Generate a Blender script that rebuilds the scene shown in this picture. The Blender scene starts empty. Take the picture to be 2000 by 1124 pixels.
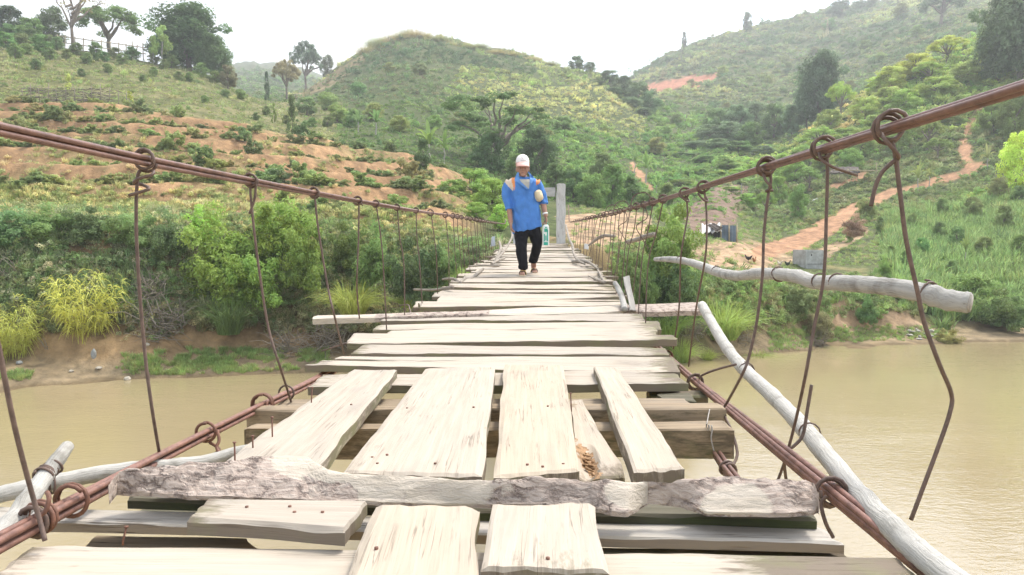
import bpy, bmesh, math, random
import numpy as np
from mathutils import Vector, Matrix, noise as mnoise

C = bpy.context.scene.collection
scene = bpy.context.scene
R = math.radians

# ------------------------------------------------------------------ camera
FPX, CX, CY, HOR = 1400.0, 1000.0, 562.0, 465.0
PITCH = math.atan((CY - HOR) / FPX)
SP, CP = math.sin(PITCH), math.cos(PITCH)
cam_data = bpy.data.cameras.new('camera')
cam = bpy.data.objects.new('camera', cam_data)
C.objects.link(cam)
cam.location = (0, 0, 0)
cam.rotation_euler = (math.pi / 2 - PITCH, 0, 0)
cam_data.sensor_fit = 'HORIZONTAL'
cam_data.sensor_width = 36
cam_data.lens = 36 * FPX / 2000
cam_data.clip_start = 0.05
cam_data.clip_end = 6000
scene.camera = cam

# ------------------------------------------------------------------ sky, sun, exposure
SUN_EL, SUN_AZ = R(60), R(48)          # azimuth clockwise from +Y (the way the camera looks)
world = bpy.data.worlds.new('World')
scene.world = world
world.use_nodes = True
wn, wl = world.node_tree.nodes, world.node_tree.links
wn.clear()
w_out = wn.new('ShaderNodeOutputWorld')
w_bg = wn.new('ShaderNodeBackground')
w_sky = wn.new('ShaderNodeTexSky')
w_sky.sky_type = 'NISHITA'
w_sky.sun_disc = False
w_sky.sun_elevation = SUN_EL
w_sky.sun_rotation = SUN_AZ
w_sky.air_density = 1.0
w_sky.dust_density = 3.0
w_sky.ozone_density = 1.0
w_co = wn.new('ShaderNodeTexCoord')
w_map = wn.new('ShaderNodeMapping')
w_map.inputs['Scale'].default_value = (1.0, 1.0, 2.6)
w_map.inputs['Location'].default_value = (1.9, 0.6, 0.1)
w_no = wn.new('ShaderNodeTexNoise')
w_no.inputs['Scale'].default_value = 2.4
w_no.inputs['Detail'].default_value = 6
w_no.inputs['Roughness'].default_value = 0.55
w_ra = wn.new('ShaderNodeValToRGB')
w_ra.color_ramp.elements[0].position = 0.42
w_ra.color_ramp.elements[0].color = (0.22, 0.22, 0.22, 1)
w_ra.color_ramp.elements[1].position = 0.70
w_ra.color_ramp.elements[1].color = (0.95, 0.95, 0.95, 1)
w_mix = wn.new('ShaderNodeMixRGB')
w_mix.inputs[2].default_value = (8.2, 8.35, 8.5, 1)      # thin bright cloud
wl.new(w_co.outputs['Generated'], w_map.inputs['Vector'])
wl.new(w_map.outputs[0], w_no.inputs['Vector'])
wl.new(w_no.outputs['Fac'], w_ra.inputs[0])
wl.new(w_ra.outputs[0], w_mix.inputs[0])
wl.new(w_sky.outputs[0], w_mix.inputs[1])
w_dot = wn.new('ShaderNodeVectorMath'); w_dot.operation = 'DOT_PRODUCT'
w_dot.inputs[1].default_value = (math.sin(R(34)) * math.cos(R(36)), math.cos(R(34)) * math.cos(R(36)), math.sin(R(36)))
wl.new(w_co.outputs['Generated'], w_dot.inputs[0])
w_mr = wn.new('ShaderNodeMapRange'); w_mr.interpolation_type = 'SMOOTHSTEP'
w_mr.inputs[1].default_value = 0.80; w_mr.inputs[2].default_value = 1.0; w_mr.inputs[3].default_value = 1.0; w_mr.inputs[4].default_value = 3.6
wl.new(w_dot.outputs['Value'], w_mr.inputs[0])
w_gl = wn.new('ShaderNodeMixRGB'); w_gl.blend_type = 'MULTIPLY'; w_gl.inputs[0].default_value = 1.0   # brighter cloud added off the sun's direction, to brighten the water's reflection
wl.new(w_mix.outputs[0], w_gl.inputs[1]); wl.new(w_mr.outputs[0], w_gl.inputs[2])
wl.new(w_gl.outputs[0], w_bg.inputs[0])
w_bg.inputs[1].default_value = 0.12
wl.new(w_bg.outputs[0], w_out.inputs[0])

sun_data = bpy.data.lights.new('sun', 'SUN')
sun_data.energy = 2.0
sun_data.angle = R(11)
sun_data.color = (1.0, 0.95, 0.86)
sun = bpy.data.objects.new('sun', sun_data)
C.objects.link(sun)
_sd = Vector((math.sin(SUN_AZ) * math.cos(SUN_EL), math.cos(SUN_AZ) * math.cos(SUN_EL), math.sin(SUN_EL)))
sun.rotation_euler = _sd.to_track_quat('Z', 'Y').to_euler()
sun.location = _sd * 50

vs = scene.view_settings
vs.view_transform = 'Standard'
vs.look = 'None'
vs.exposure = 1.08
vs.gamma = 1.0
vs.use_curve_mapping = False
scene.render.engine = 'CYCLES'
scene.cycles.use_denoising = True
scene.cycles.max_bounces = 6
scene.cycles.diffuse_bounces = 3
scene.cycles.glossy_bounces = 3
scene.cycles.transmission_bounces = 3
scene.cycles.volume_bounces = 0
scene.cycles.caustics_reflective = False
scene.cycles.caustics_refractive = False

# ------------------------------------------------------------------ photo geometry helpers
def ray(px, py):
    a, b = (px - CX) / FPX, (CY - py) / FPX
    dy = b * SP + CP
    return a / dy, (b * CP - SP) / dy
def P(px, py, D):
    x, z = ray(px, py)
    return Vector((x * D, D, z * D))
def G(px, py, z):
    x, s = ray(px, py)
    D = z / s
    return Vector((x * D, D, z))
def proj(x, y, z):
    f = y * CP - z * SP
    u = y * SP + z * CP
    return CX + FPX * x / f, CY - FPX * u / f
def lerp(a, b, t): return a + (b - a) * t
def interp(x, xs, ys): return float(np.interp(x, xs, ys))
def smooth(a, b, x):
    t = np.clip((x - a) / (b - a), 0, 1)
    return t * t * (3 - 2 * t)

# ------------------------------------------------------------------ mesh helpers
def np_mesh(name, V, Q, mats=(), fmat=None, smooth_shade=False, attrs=None, uv=None):
    """V (n,3), Q (m,k) faces of one size"""
    V = np.asarray(V, dtype=np.float32); Q = np.asarray(Q, dtype=np.int32)
    me = bpy.data.meshes.new(name)
    n, (m, k) = len(V), Q.shape
    me.vertices.add(n); me.vertices.foreach_set('co', V.ravel())
    me.loops.add(m * k); me.loops.foreach_set('vertex_index', Q.ravel())
    me.polygons.add(m)
    me.polygons.foreach_set('loop_start', np.arange(0, m * k, k, dtype=np.int32))
    me.polygons.foreach_set('loop_total', np.full(m, k, dtype=np.int32))
    for ma in mats: me.materials.append(ma)
    if fmat is not None: me.polygons.foreach_set('material_index', np.asarray(fmat, dtype=np.int32))
    me.polygons.foreach_set('use_smooth', np.full(m, smooth_shade))
    for an, (typ, dat) in (attrs or {}).items():
        at = me.attributes.new(an, typ, 'POINT')
        at.data.foreach_set('color' if typ == 'FLOAT_COLOR' else 'vector' if typ == 'FLOAT_VECTOR' else 'value', np.asarray(dat, dtype=np.float32).ravel())
    if uv is not None:
        l = me.uv_layers.new(name='UVMap')
        l.data.foreach_set('uv', np.asarray(uv, dtype=np.float32)[Q.ravel()].ravel())
    me.update(calc_edges=True)
    return me

class MB:
    """collects shapes and links them as one mesh object"""
    def __init__(s): s.v, s.f, s.m, s.uv, s.w, s.sm = [], [], [], [], [], []
    def add(s, verts, faces, mi=0, uv=None, w=None, sm=False):
        o = len(s.v)
        s.v += [tuple(v) for v in verts]
        s.uv += list(uv) if uv is not None else [(0, 0)] * len(verts)
        s.w += list(w) if w is not None else [0.0] * len(verts)
        for f in faces:
            s.f.append(tuple(i + o for i in f)); s.m.append(mi); s.sm.append(sm)
    def tube(s, pts, r, seg=8, mi=0, cap=True, jit=0.0, seed=0, uvo=0.0):
        pts = [Vector(p) for p in pts]
        n = len(pts)
        rad = r if isinstance(r, (list, tuple)) else [r] * n
        rnd = random.Random(seed)
        t0 = (pts[1] - pts[0]).normalized()
        ref = Vector((0, 0, 1)) if abs(t0.z) < 0.9 else Vector((1, 0, 0))
        nrm = t0.cross(ref).normalized()
        V, U, F, L = [], [], [], 0.0
        for i, p in enumerate(pts):
            t = (pts[min(i + 1, n - 1)] - pts[max(i - 1, 0)])
            t = t.normalized() if t.length > 1e-9 else t0
            nrm = nrm - t * nrm.dot(t)
            nrm = nrm.normalized() if nrm.length > 1e-6 else t.orthogonal().normalized()
            b = t.cross(nrm)
            if i: L += (p - pts[i - 1]).length
            for k in range(seg):
                a = 2 * math.pi * k / seg
                q = rad[i] * (1 + (rnd.uniform(-jit, jit) if jit else 0))
                V.append(p + (nrm * math.cos(a) + b * math.sin(a)) * q)
                U.append((L + uvo, rad[i] * 6.28 * abs(k / seg - 0.5) * 2))
        for i in range(n - 1):
            for k in range(seg):
                k2 = (k + 1) % seg
                F.append((i * seg + k, i * seg + k2, (i + 1) * seg + k2, (i + 1) * seg + k))
        if cap:
            F.append(tuple(range(seg - 1, -1, -1)))
            F.append(tuple((n - 1) * seg + k for k in range(seg)))
        s.add(V, F, mi, U, sm=True)
    def box(s, c, h, rot=None, mi=0, bev=0.0):
        """bevelled box: centre c, half sizes h, rot a 3x3 matrix"""
        bm = bmesh.new()
        bmesh.ops.create_cube(bm, size=2)
        for v in bm.verts: v.co = Vector((v.co.x * h[0], v.co.y * h[1], v.co.z * h[2]))
        if bev: bmesh.ops.bevel(bm, geom=bm.edges[:], offset=bev, segments=2, affect='EDGES')
        s.from_bm(bm, Matrix.Translation(Vector(c)) @ (rot.to_4x4() if rot else Matrix()), mi)
    def from_bm(s, bm, M=None, mi=0, sm=False):
        bm.verts.index_update()
        M = M or Matrix()
        s.add([M @ v.co for v in bm.verts], [[v.index for v in f.verts] for f in bm.faces], mi, [(v.co.x, v.co.z + v.co.y) for v in bm.verts], sm=sm)
        bm.free()
    def loft(s, rings, mi=0, cap=True, sm=True):
        """rings: lists of the same number of points, closed"""
        k = len(rings[0]); V = [p for r in rings for p in r]; F = []
        for i in range(len(rings) - 1):
            for j in range(k):
                j2 = (j + 1) % k
                F.append((i * k + j, i * k + j2, (i + 1) * k + j2, (i + 1) * k + j))
        if cap:
            F.append(tuple(range(k - 1, -1, -1))); F.append(tuple((len(rings) - 1) * k + j for j in range(k)))
        s.add(V, F, mi, sm=sm)
    def mesh(s, name, mats):
        me = bpy.data.meshes.new(name)
        me.from_pydata(s.v, [], s.f)
        for m in (mats if isinstance(mats, (list, tuple)) else [mats]): me.materials.append(m)
        me.polygons.foreach_set('material_index', s.m)
        me.polygons.foreach_set('use_smooth', s.sm)
        l = me.uv_layers.new(name='UVMap')
        vi = np.zeros(len(me.loops), dtype=np.int32); me.loops.foreach_get('vertex_index', vi)
        l.data.foreach_set('uv', np.asarray(s.uv, dtype=np.float32)[vi].ravel())
        at = me.attributes.new('wear', 'FLOAT', 'POINT'); at.data.foreach_set('value', np.asarray(s.w, dtype=np.float32))
        me.update()
        return me
    def build(s, name, mats, parent=None, origin=None):
        me = s.mesh(name, mats)
        return link(name, me, parent, origin)

def link(name, me, parent=None, origin=None):
    o = bpy.data.objects.new(name, me)
    C.objects.link(o)
    if origin is not None:
        me.transform(Matrix.Translation(-Vector(origin)))
        o.location = Vector(origin)
    if parent is not None:
        me.transform(Matrix.Translation(-parent.matrix_basis.translation)) if origin is None else None
        o.parent = parent
    return o
def tag(o, label, cat, group=None, kind=None):
    o['label'] = label; o['category'] = cat
    if group: o['group'] = group
    if kind: o['kind'] = kind
    return o
def thing(name, label, cat, loc=(0, 0, 0), group=None):
    o = bpy.data.objects.new(name, None); C.objects.link(o)
    o.location = loc; o.empty_display_size = 0.2
    return tag(o, label, cat, group)
def struct(o, kind='structure'):
    o['kind'] = kind; return o
ORD = ['first', 'second', 'third', 'fourth', 'fifth', 'sixth', 'seventh', 'eighth', 'ninth', 'tenth', 'eleventh', 'twelfth', 'thirteenth', 'fourteenth',
       'fifteenth', 'sixteenth', 'seventeenth', 'eighteenth', 'nineteenth', 'twentieth']
def ordw(i):
    if i < 20: return ORD[i]
    t = ['twenty', 'thirty', 'forty', 'fifty', 'sixty', 'seventy', 'eighty', 'ninety'][(i + 1) // 10 - 2]
    u = (i + 1) % 10
    return t + '-' + ORD[u - 1] if u else {'twenty': 'twentieth', 'thirty': 'thirtieth', 'forty': 'fortieth', 'fifty': 'fiftieth', 'sixty': 'sixtieth', 'seventy': 'seventieth', 'eighty': 'eightieth', 'ninety': 'ninetieth'}[t]

# lattice value noise, vectorised
def vnoise(x, y, seed=0):
    x = np.asarray(x, dtype=np.float64); y = np.asarray(y, dtype=np.float64)
    xi = np.floor(x).astype(np.int64); yi = np.floor(y).astype(np.int64)
    fx = x - xi; fy = y - yi
    fx = fx * fx * (3 - 2 * fx); fy = fy * fy * (3 - 2 * fy)
    def h(a, b):
        n = (a * 374761393 + b * 668265263 + seed * 974711) & 0x7fffffff
        n = ((n ^ (n >> 13)) * 1274126177) & 0x7fffffff
        n = (n ^ (n >> 16)) & 0xffff
        return n / 65535.0
    return (h(xi, yi) * (1 - fx) + h(xi + 1, yi) * fx) * (1 - fy) + (h(xi, yi + 1) * (1 - fx) + h(xi + 1, yi + 1) * fx) * fy - 0.5
def fbm(x, y, oct=4, seed=0, gain=0.5):
    s, a = 0, 1.0
    for o in range(oct):
        s = s + a * vnoise(x * 2 ** o, y * 2 ** o, seed + o * 17); a *= gain
    return s

# ------------------------------------------------------------------ material helpers
class NT:
    def __init__(s, name):
        s.mat = bpy.data.materials.new(name); s.mat.use_nodes = True
        s.n, s.l = s.mat.node_tree.nodes, s.mat.node_tree.links
        s.n.clear()
        s.out = s.n.new('ShaderNodeOutputMaterial')
    def __call__(s, typ, ins=None, **kw):
        nd = s.n.new('ShaderNode' + typ)
        for k, v in kw.items(): setattr(nd, k, v)
        for k, v in (ins or {}).items():
            if isinstance(v, bpy.types.NodeSocket): s.l.new(v, nd.inputs[k])
            else: nd.inputs[k].default_value = v
        return nd
    def noise(s, vec, scale, detail=4, rough=0.55, dist=0.0):
        return s('TexNoise', {'Vector': vec, 'Scale': scale, 'Detail': detail, 'Roughness': rough, 'Distortion': dist}).outputs['Fac']
    def ramp(s, fac, stops):
        nd = s('ValToRGB', {0: fac}); cr = nd.color_ramp
        while len(cr.elements) < len(stops): cr.elements.new(0.5)
        for e, (p, c) in zip(cr.elements, stops):
            e.position = p; e.color = (*c, 1) if len(c) == 3 else c
        return nd.outputs[0]
    def g(s, fac, a, b, va=0.0, vb=1.0):
        return s('MapRange', {0: fac, 1: a, 2: b, 3: va, 4: vb}, clamp=True).outputs[0]
    def mix(s, fac, a, b, mode='MIX'):
        nd = s('MixRGB', blend_type=mode)
        for k, v in ((0, fac), (1, a), (2, b)):
            if isinstance(v, bpy.types.NodeSocket): s.l.new(v, nd.inputs[k])
            elif k == 0: nd.inputs[0].default_value = v
            else: nd.inputs[k].default_value = (*v, 1)
        return nd.outputs[0]
    def math(s, op, a, b=0.0):
        return s('Math', {0: a, 1: b}, operation=op).outputs[0]
    def mapv(s, vec, scale=(1, 1, 1), loc=(0, 0, 0)):
        return s('Mapping', {'Vector': vec, 'Scale': scale, 'Location': loc}).outputs[0]
    def bump(s, h, strength=0.3, dist=0.02):
        return s('Bump', {'Height': h, 'Strength': strength, 'Distance': dist}).outputs[0]
    def pbr(s, col, rough=0.8, normal=None, spec=0.3, metal=0.0):
        b = s('BsdfPrincipled')
        for k, v in (('Base Color', col), ('Roughness', rough), ('Metallic', metal), ('Specular IOR Level', spec)):
            if isinstance(v, bpy.types.NodeSocket): s.l.new(v, b.inputs[k])
            else: b.inputs[k].default_value = (*v, 1) if k == 'Base Color' else v
        if normal: s.l.new(normal, b.inputs['Normal'])
        s.l.new(b.outputs[0], s.out.inputs[0])
        return s.mat
    def attr(s, name, typ='GEOMETRY', out='Color'):
        return s('Attribute', attribute_name=name, attribute_type=typ).outputs[out]

def mat_wood(name, light, mid, grey, wear_col, crack=1.0, moss=(0.16, 0.16, 0.07), rough_bump=0.35, stain=0.5):
    """weathered sawn timber: grain runs along U; 'wear' is per-vertex weathering, plus the painted shade of side faces"""
    t = NT(name)
    uv = t('TexCoord').outputs['UV']
    rnd = t('ObjectInfo').outputs['Random']
    g1 = t.noise(t.mapv(uv, (1.5, 26, 1)), 1.6, 6, 0.6, 0.25)
    g2 = t.noise(t.mapv(uv, (3, 120, 1)), 1.5, 3, 0.6)
    big = t.noise(t.mapv(uv, (1.2, 3.0, 1), (3, 7, 0)), 2.2, 5, 0.6)
    col = t.ramp(g1, [(0.28, mid), (0.62, light)])
    col = t.mix(t.g(g2, 0.3, 0.75, 0.0, 0.35), col, mid)
    col = t.mix(t.math('MULTIPLY', t.g(big, 0.5, 0.72), stain), col, grey)
    col = t.mix(0.9, col, t.ramp(rnd, [(0.0, (0.84, 0.82, 0.80)), (0.35, (0.95, 0.92, 0.88)), (0.7, (1.0, 0.97, 0.93)), (1.0, (0.97, 0.90, 0.80))]), 'MULTIPLY')
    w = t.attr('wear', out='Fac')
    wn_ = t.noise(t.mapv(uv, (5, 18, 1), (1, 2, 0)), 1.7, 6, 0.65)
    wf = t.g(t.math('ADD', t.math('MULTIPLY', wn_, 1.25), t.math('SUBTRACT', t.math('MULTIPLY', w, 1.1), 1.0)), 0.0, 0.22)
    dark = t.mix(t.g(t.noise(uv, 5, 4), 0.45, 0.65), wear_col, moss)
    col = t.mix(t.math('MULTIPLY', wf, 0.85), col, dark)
    cr = t.noise(t.mapv(uv, (0.9, 34, 1), (9, 5, 0)), 1.3, 4, 0.5, 0.35)
    cl = t.g(t.math('ABSOLUTE', t.math('SUBTRACT', cr, 0.5)), 0.006, 0.02, 1.0, 0.0)
    cm = t.g(t.noise(t.mapv(uv, (1.5, 5, 1), (4, 1, 0)), 2.0, 3), 0.50, 0.62)
    cf = t.math('MULTIPLY', t.math('MULTIPLY', cl, cm), crack)
    col = t.mix(t.math('MULTIPLY', cf, 0.8), col, (0.07, 0.05, 0.035))
    h = t.math('SUBTRACT', t.math('ADD', t.math('MULTIPLY', g1, 0.6), t.math('MULTIPLY', g2, 0.35)), t.math('MULTIPLY', cf, 1.6))
    return t.pbr(col, 0.85, t.bump(h, rough_bump, 0.008), 0.25)

def mat_simple(name, col, var=0.25, scale=8, rough=0.8, bump=0.2, bdist=0.01, spec=0.3, metal=0.0, coord='Object', dark=None, detail=5):
    t = NT(name)
    co = t('TexCoord').outputs[coord]
    n1 = t.noise(co, scale, detail, 0.6)
    n2 = t.noise(co, scale * 5.3, 3, 0.6)
    d = dark or tuple(c * (1 - var) for c in col)
    li = tuple(min(1, c * (1 + var * 0.6)) for c in col)
    c = t.ramp(n1, [(0.3, d), (0.55, col), (0.75, li)])
    c = t.mix(t.g(n2, 0.4, 0.7, 0, 0.3), c, d)
    return t.pbr(c, rough, t.bump(t.math('ADD', n1, t.math('MULTIPLY', n2, 0.5)), bump, bdist), spec, metal)

def mat_leaf(name, source='object', trans=0.28, rough=0.6, base=None):
    """leaf colour = object colour (or instancer tint) varied per leaf by 'lv'"""
    t = NT(name)
    if base is not None: col = t.mix(0.0, base, base)
    elif source == 'object': col = t('ObjectInfo').outputs['Color']
    else: col = t.attr('tint', 'INSTANCER')
    lv = t.attr('lv', out='Fac')
    hsv = t('HueSaturation', {'Hue': t.g(lv, 0, 1, 0.485, 0.515), 'Saturation': t.g(lv, 0, 1, 1.05, 0.85), 'Value': t.g(lv, 0, 1, 0.55, 1.5), 'Color': col}).outputs[0]
    b = t('BsdfPrincipled', {'Base Color': hsv, 'Roughness': rough, 'Specular IOR Level': 0.35})
    tr = t('BsdfTranslucent', {'Color': hsv})
    mx = t('MixShader', {0: trans, 1: b.outputs[0], 2: tr.outputs[0]})
    t.l.new(mx.outputs[0], t.out.inputs[0])
    return t.mat
# ------------------------------------------------------------------ terrain: one sheet of ground out to the horizon
ZW = -4.5
PROF = {
 -900: [(17.5, 0, ZW), (19, 0, -3.9), (21, 0, -2.5), (25, 0, 1.2), (58, 0, 12), (75, 0, 17), (105, 0, 34), (140, 0, 40), (400, 0, 70), (900, 0, 90)],
 -300: [(19, 0, ZW), (20.5, 0, -4.1), (22, 0, -3), (26, 0, 0.8), (57, 0, 10.5), (70, 0, 15), (100, 0, 30), (140, 0, 32), (400, 0, 45), (900, 0, 60)],
 0: [(20.3, 777), (21.6, 745), (22.3, 722), (23.5, 690), (24.5, 590), (27, 432), (30, 402), (34, 375), (58, 218), (64, 196), (80, 120), (98, 78), (112, 76), (130, 100), (180, 200), (400, 160), (900, 150)],
 200: [(21.8, 757), (22.8, 733), (23.3, 700), (24.4, 640), (25, 560), (27.4, 434), (30, 412), (34, 384), (58, 217), (64, 200), (80, 145), (95, 112), (106, 100), (120, 122), (150, 180), (400, 160), (900, 150)],
 400: [(22.8, 742), (24.2, 698), (24.8, 690), (25.3, 655), (26.3, 560), (28.4, 440), (31, 412), (35, 388), (60, 236), (66, 222), (85, 175), (98, 150), (106, 142), (120, 165), (180, 200), (260, 175), (400, 150), (600, 135), (900, 140)],
 500: [(23.2, 738), (24.6, 694), (25.2, 688), (25.7, 655), (27, 560), (28.8, 440), (31, 415), (35, 392), (60, 255), (66, 245), (85, 208), (97, 192), (106, 186), (125, 196), (180, 196), (260, 180), (420, 140), (620, 122), (900, 135)],
 600: [(23.5, 734), (24.8, 694), (25.4, 680), (26, 650), (27.5, 540), (29.2, 445), (31, 425), (35, 400), (60, 272), (66, 264), (85, 235), (110, 212), (140, 198), (165, 186), (182, 180), (200, 186), (300, 178), (450, 150), (640, 134), (900, 140)],
 700: [(23.7, 731), (25, 694), (25.6, 668), (26.6, 620), (28, 530), (29.6, 450), (31, 432), (36, 405), (60, 296), (70, 272), (90, 238), (120, 200), (150, 163), (175, 127), (192, 112), (205, 110), (230, 150), (400, 190), (900, 170)],
 800: [(23.9, 728), (25.2, 692), (25.8, 660), (27, 600), (28.4, 525), (30, 452), (32, 436), (37, 412), (58, 318), (70, 284), (95, 232), (125, 178), (155, 128), (178, 92), (195, 76), (208, 74), (235, 110), (400, 200), (900, 180)],
 900: [(24, 726), (25.2, 690), (26, 640), (27.2, 570), (28.6, 505), (30.5, 456), (33, 444), (40, 415), (58, 350), (75, 308), (100, 248), (128, 192), (158, 138), (180, 102), (196, 85), (210, 83), (240, 130), (400, 200), (900, 180)],
 980: [(23.2, 726), (24, 640), (24.6, 560), (25, 480), (30, 468), (36, 440), (45, 412), (60, 368), (80, 312), (105, 252), (132, 195), (162, 145), (182, 115), (198, 101), (212, 100), (240, 140), (400, 200), (900, 190)],
 1080: [(22.6, 724), (23.3, 640), (23.9, 540), (24.4, 480.5), (30, 474), (38, 450), (46, 428), (60, 394), (80, 332), (105, 268), (132, 212), (162, 160), (182, 135), (196, 126), (210, 128), (240, 160), (400, 195), (900, 190)],
 1180: [(23, 722), (24, 640), (24.8, 560), (25.5, 492), (30, 482), (38, 455), (46, 430), (52, 418), (60, 408), (80, 352), (105, 288), (132, 232), (162, 178), (180, 156), (192, 150), (205, 155), (240, 185), (400, 200), (900, 195)],
 1240: [(24, 718), (25, 650), (25.8, 580), (26.6, 510), (31, 492), (38, 460), (46, 434), (54, 420), (62, 410), (80, 366), (105, 305), (132, 252), (162, 205), (178, 186), (190, 182), (205, 192), (250, 190), (310, 165), (350, 140), (390, 150), (900, 195)],
 1300: [(25.2, 712), (26, 660), (26.8, 600), (28, 530), (31, 500), (38, 468), (46, 440), (56, 422), (64, 412), (82, 372), (105, 318), (135, 262), (165, 224), (190, 205), (230, 185), (300, 150), (365, 106), (410, 112), (900, 180)],
 1400: [(26.6, 702), (27.4, 668), (28, 640), (28.8, 592), (30, 548), (34, 518), (40, 492), (47, 455), (58, 420), (70, 385), (85, 352), (105, 312), (135, 268), (160, 244), (200, 205), (280, 130), (370, 72), (420, 78), (900, 150)],
 1500: [(27.4, 694), (28.2, 672), (28.8, 655), (29.6, 600), (30.6, 562), (34, 538), (42, 508), (50, 480), (62, 446), (75, 408), (90, 362), (110, 312), (135, 270), (160, 246), (200, 205), (290, 115), (380, 46), (430, 50), (900, 120)],
 1600: [(28.4, 686), (29.6, 676), (30.4, 660), (31, 610), (32, 572), (35, 542), (42, 516), (50, 490), (62, 440), (78, 378), (95, 310), (108, 255), (118, 230), (130, 240), (160, 236), (210, 185), (300, 85), (390, 22), (440, 26), (900, 90)],
 1700: [(29, 680), (30.4, 668), (31.4, 650), (32, 606), (33, 574), (36, 540), (44, 504), (55, 456), (68, 400), (84, 320), (98, 242), (108, 190), (118, 165), (130, 172), (160, 178), (220, 120), (310, 45), (400, 4), (450, 10), (900, 60)],
 1850: [(30.2, 672), (32, 655), (33.5, 636), (36, 590), (40, 548), (46, 500), (55, 445), (70, 360), (86, 268), (100, 180), (110, 125), (120, 92), (132, 92), (160, 96), (240, 50), (400, -30), (900, 0)],
 2000: [(31, 664), (33, 648), (35, 618), (37, 580), (41, 530), (46, 480), (55, 415), (70, 330), (86, 232), (100, 140), (110, 80), (122, 40), (136, 36), (160, 36), (240, 0), (400, -70), (900, -40)],
 2300: [(31.5, 0, ZW), (34, 0, -3.5), (40, 0, -1), (55, 0, 4), (86, 0, 18), (122, 0, 44), (160, 0, 52), (400, 0, 170), (900, 0, 280)],
 2900: [(31.5, 0, ZW), (34, 0, -3.5), (40, 0, 0), (55, 0, 6), (86, 0, 22), (122, 0, 50), (160, 0, 60), (400, 0, 190), (900, 0, 300)],
}
US = np.arange(-1.30, 1.3001, 0.0028)
DS = np.concatenate([np.arange(12, 21, 0.5), np.arange(21, 33, 0.09), np.arange(33, 64, 0.16), np.geomspace(64, 440, 260), np.geomspace(450, 800, 20)])
def _cols():
    pxs = sorted(PROF); cu, S = [], []
    for px in pxs:
        ds, sl = [], []
        for p in PROF[px]:
            if len(p) == 3: ds.append(p[0]); sl.append(p[2] / p[0])
            else: ds.append(p[0]); sl.append(ray(px, p[1])[1])
        d0 = ds[0]
        ds = [5, d0 - 1.6] + ds + [1600]; sl = [-1.2, -5.6 / (d0 - 1.6)] + sl + [sl[-1]]
        z = np.interp(DS, ds, np.array(sl) * np.array(ds))     # interpolate heights, not slopes
        S.append(z / DS); cu.append((px - CX) / FPX)
    return np.array(cu), np.array(S)
_cu, _S = _cols()
def _pchip_rows(u):
    # monotone-ish cubic across columns
    i = np.clip(np.searchsorted(_cu, u) - 1, 0, len(_cu) - 2)
    t = (u - _cu[i]) / (_cu[i + 1] - _cu[i]); t = np.clip(t, 0, 1)
    m = np.gradient(_S, _cu, axis=0)
    h = (_cu[i + 1] - _cu[i])[:, None]; t = t[:, None]
    a = (1 + 2 * t) * (1 - t) ** 2; b = t * (1 - t) ** 2; c = t * t * (3 - 2 * t); d = t * t * (t - 1)
    cub = a * _S[i] + b * h * m[i] + c * _S[i + 1] + d * h * m[i + 1]
    lin = _S[i] * (1 - t) + _S[i + 1] * t
    return 0.5 * cub + 0.5 * lin
TZ = _pchip_rows(US).T * DS[:, None]            # [row, col]
TX = US[None, :] * DS[:, None]; TY = np.repeat(DS[:, None], len(US), 1)
TPX, TPY = proj(TX, TY, TZ)
# terraces of the planted slope
m_ter = smooth(29.5, 32, TY) * (1 - smooth(57, 61, TY)) * (1 - smooth(860, 960, TPX))
wob = 0.45 * fbm(TX * 0.09, TY * 0.09, 3, 5)
tt = (TZ + wob) / 1.34
fr = tt - np.floor(tt)
st = (np.floor(tt) + 0.84 * smooth(0.0, 0.34, fr) + 0.16 * fr) * 1.34 - wob
TZ = TZ * (1 - m_ter) + st * m_ter
riser = m_ter * (smooth(0.02, 0.10, fr) * (1 - smooth(0.30, 0.42, fr)))
# roughness
land = smooth(ZW - 0.1, ZW + 0.5, TZ)
m_deck = smooth(23.2, 24, TY) * (1 - smooth(27, 32, TY)) * smooth(960, 990, TPX) * (1 - smooth(1130, 1180, TPX))
amp = np.interp(DS, [12, 22, 28, 35, 60, 90, 180, 400, 1500], [0.02, 0.22, 0.28, 0.14, 0.16, 0.5, 1.6, 4, 4])[:, None] * land * (1 - m_deck)
frq = np.interp(DS, [12, 24, 60, 100, 200, 400, 1500], [1, 0.9, 0.6, 0.2, 0.08, 0.04, 0.02])[:, None]
TZ = TZ + amp * fbm(TX * 0.9 + 3, TY * 0.9, 3, 3) * (DS < 64)[:, None] + amp * fbm(TX * 0.11 + 3, TY * 0.11, 4, 9) * (DS >= 60)[:, None]
TZ += 0.35 * amp * fbm(TX * 3.1, TY * 3.1, 3, 31) * (DS < 60)[:, None]
TZ += 0.75 * np.exp(-((TPX - 1445) / 62) ** 2 - ((TY - 39.5) / 3.2) ** 2)
TPX, TPY = proj(TX, TY, TZ)
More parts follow.
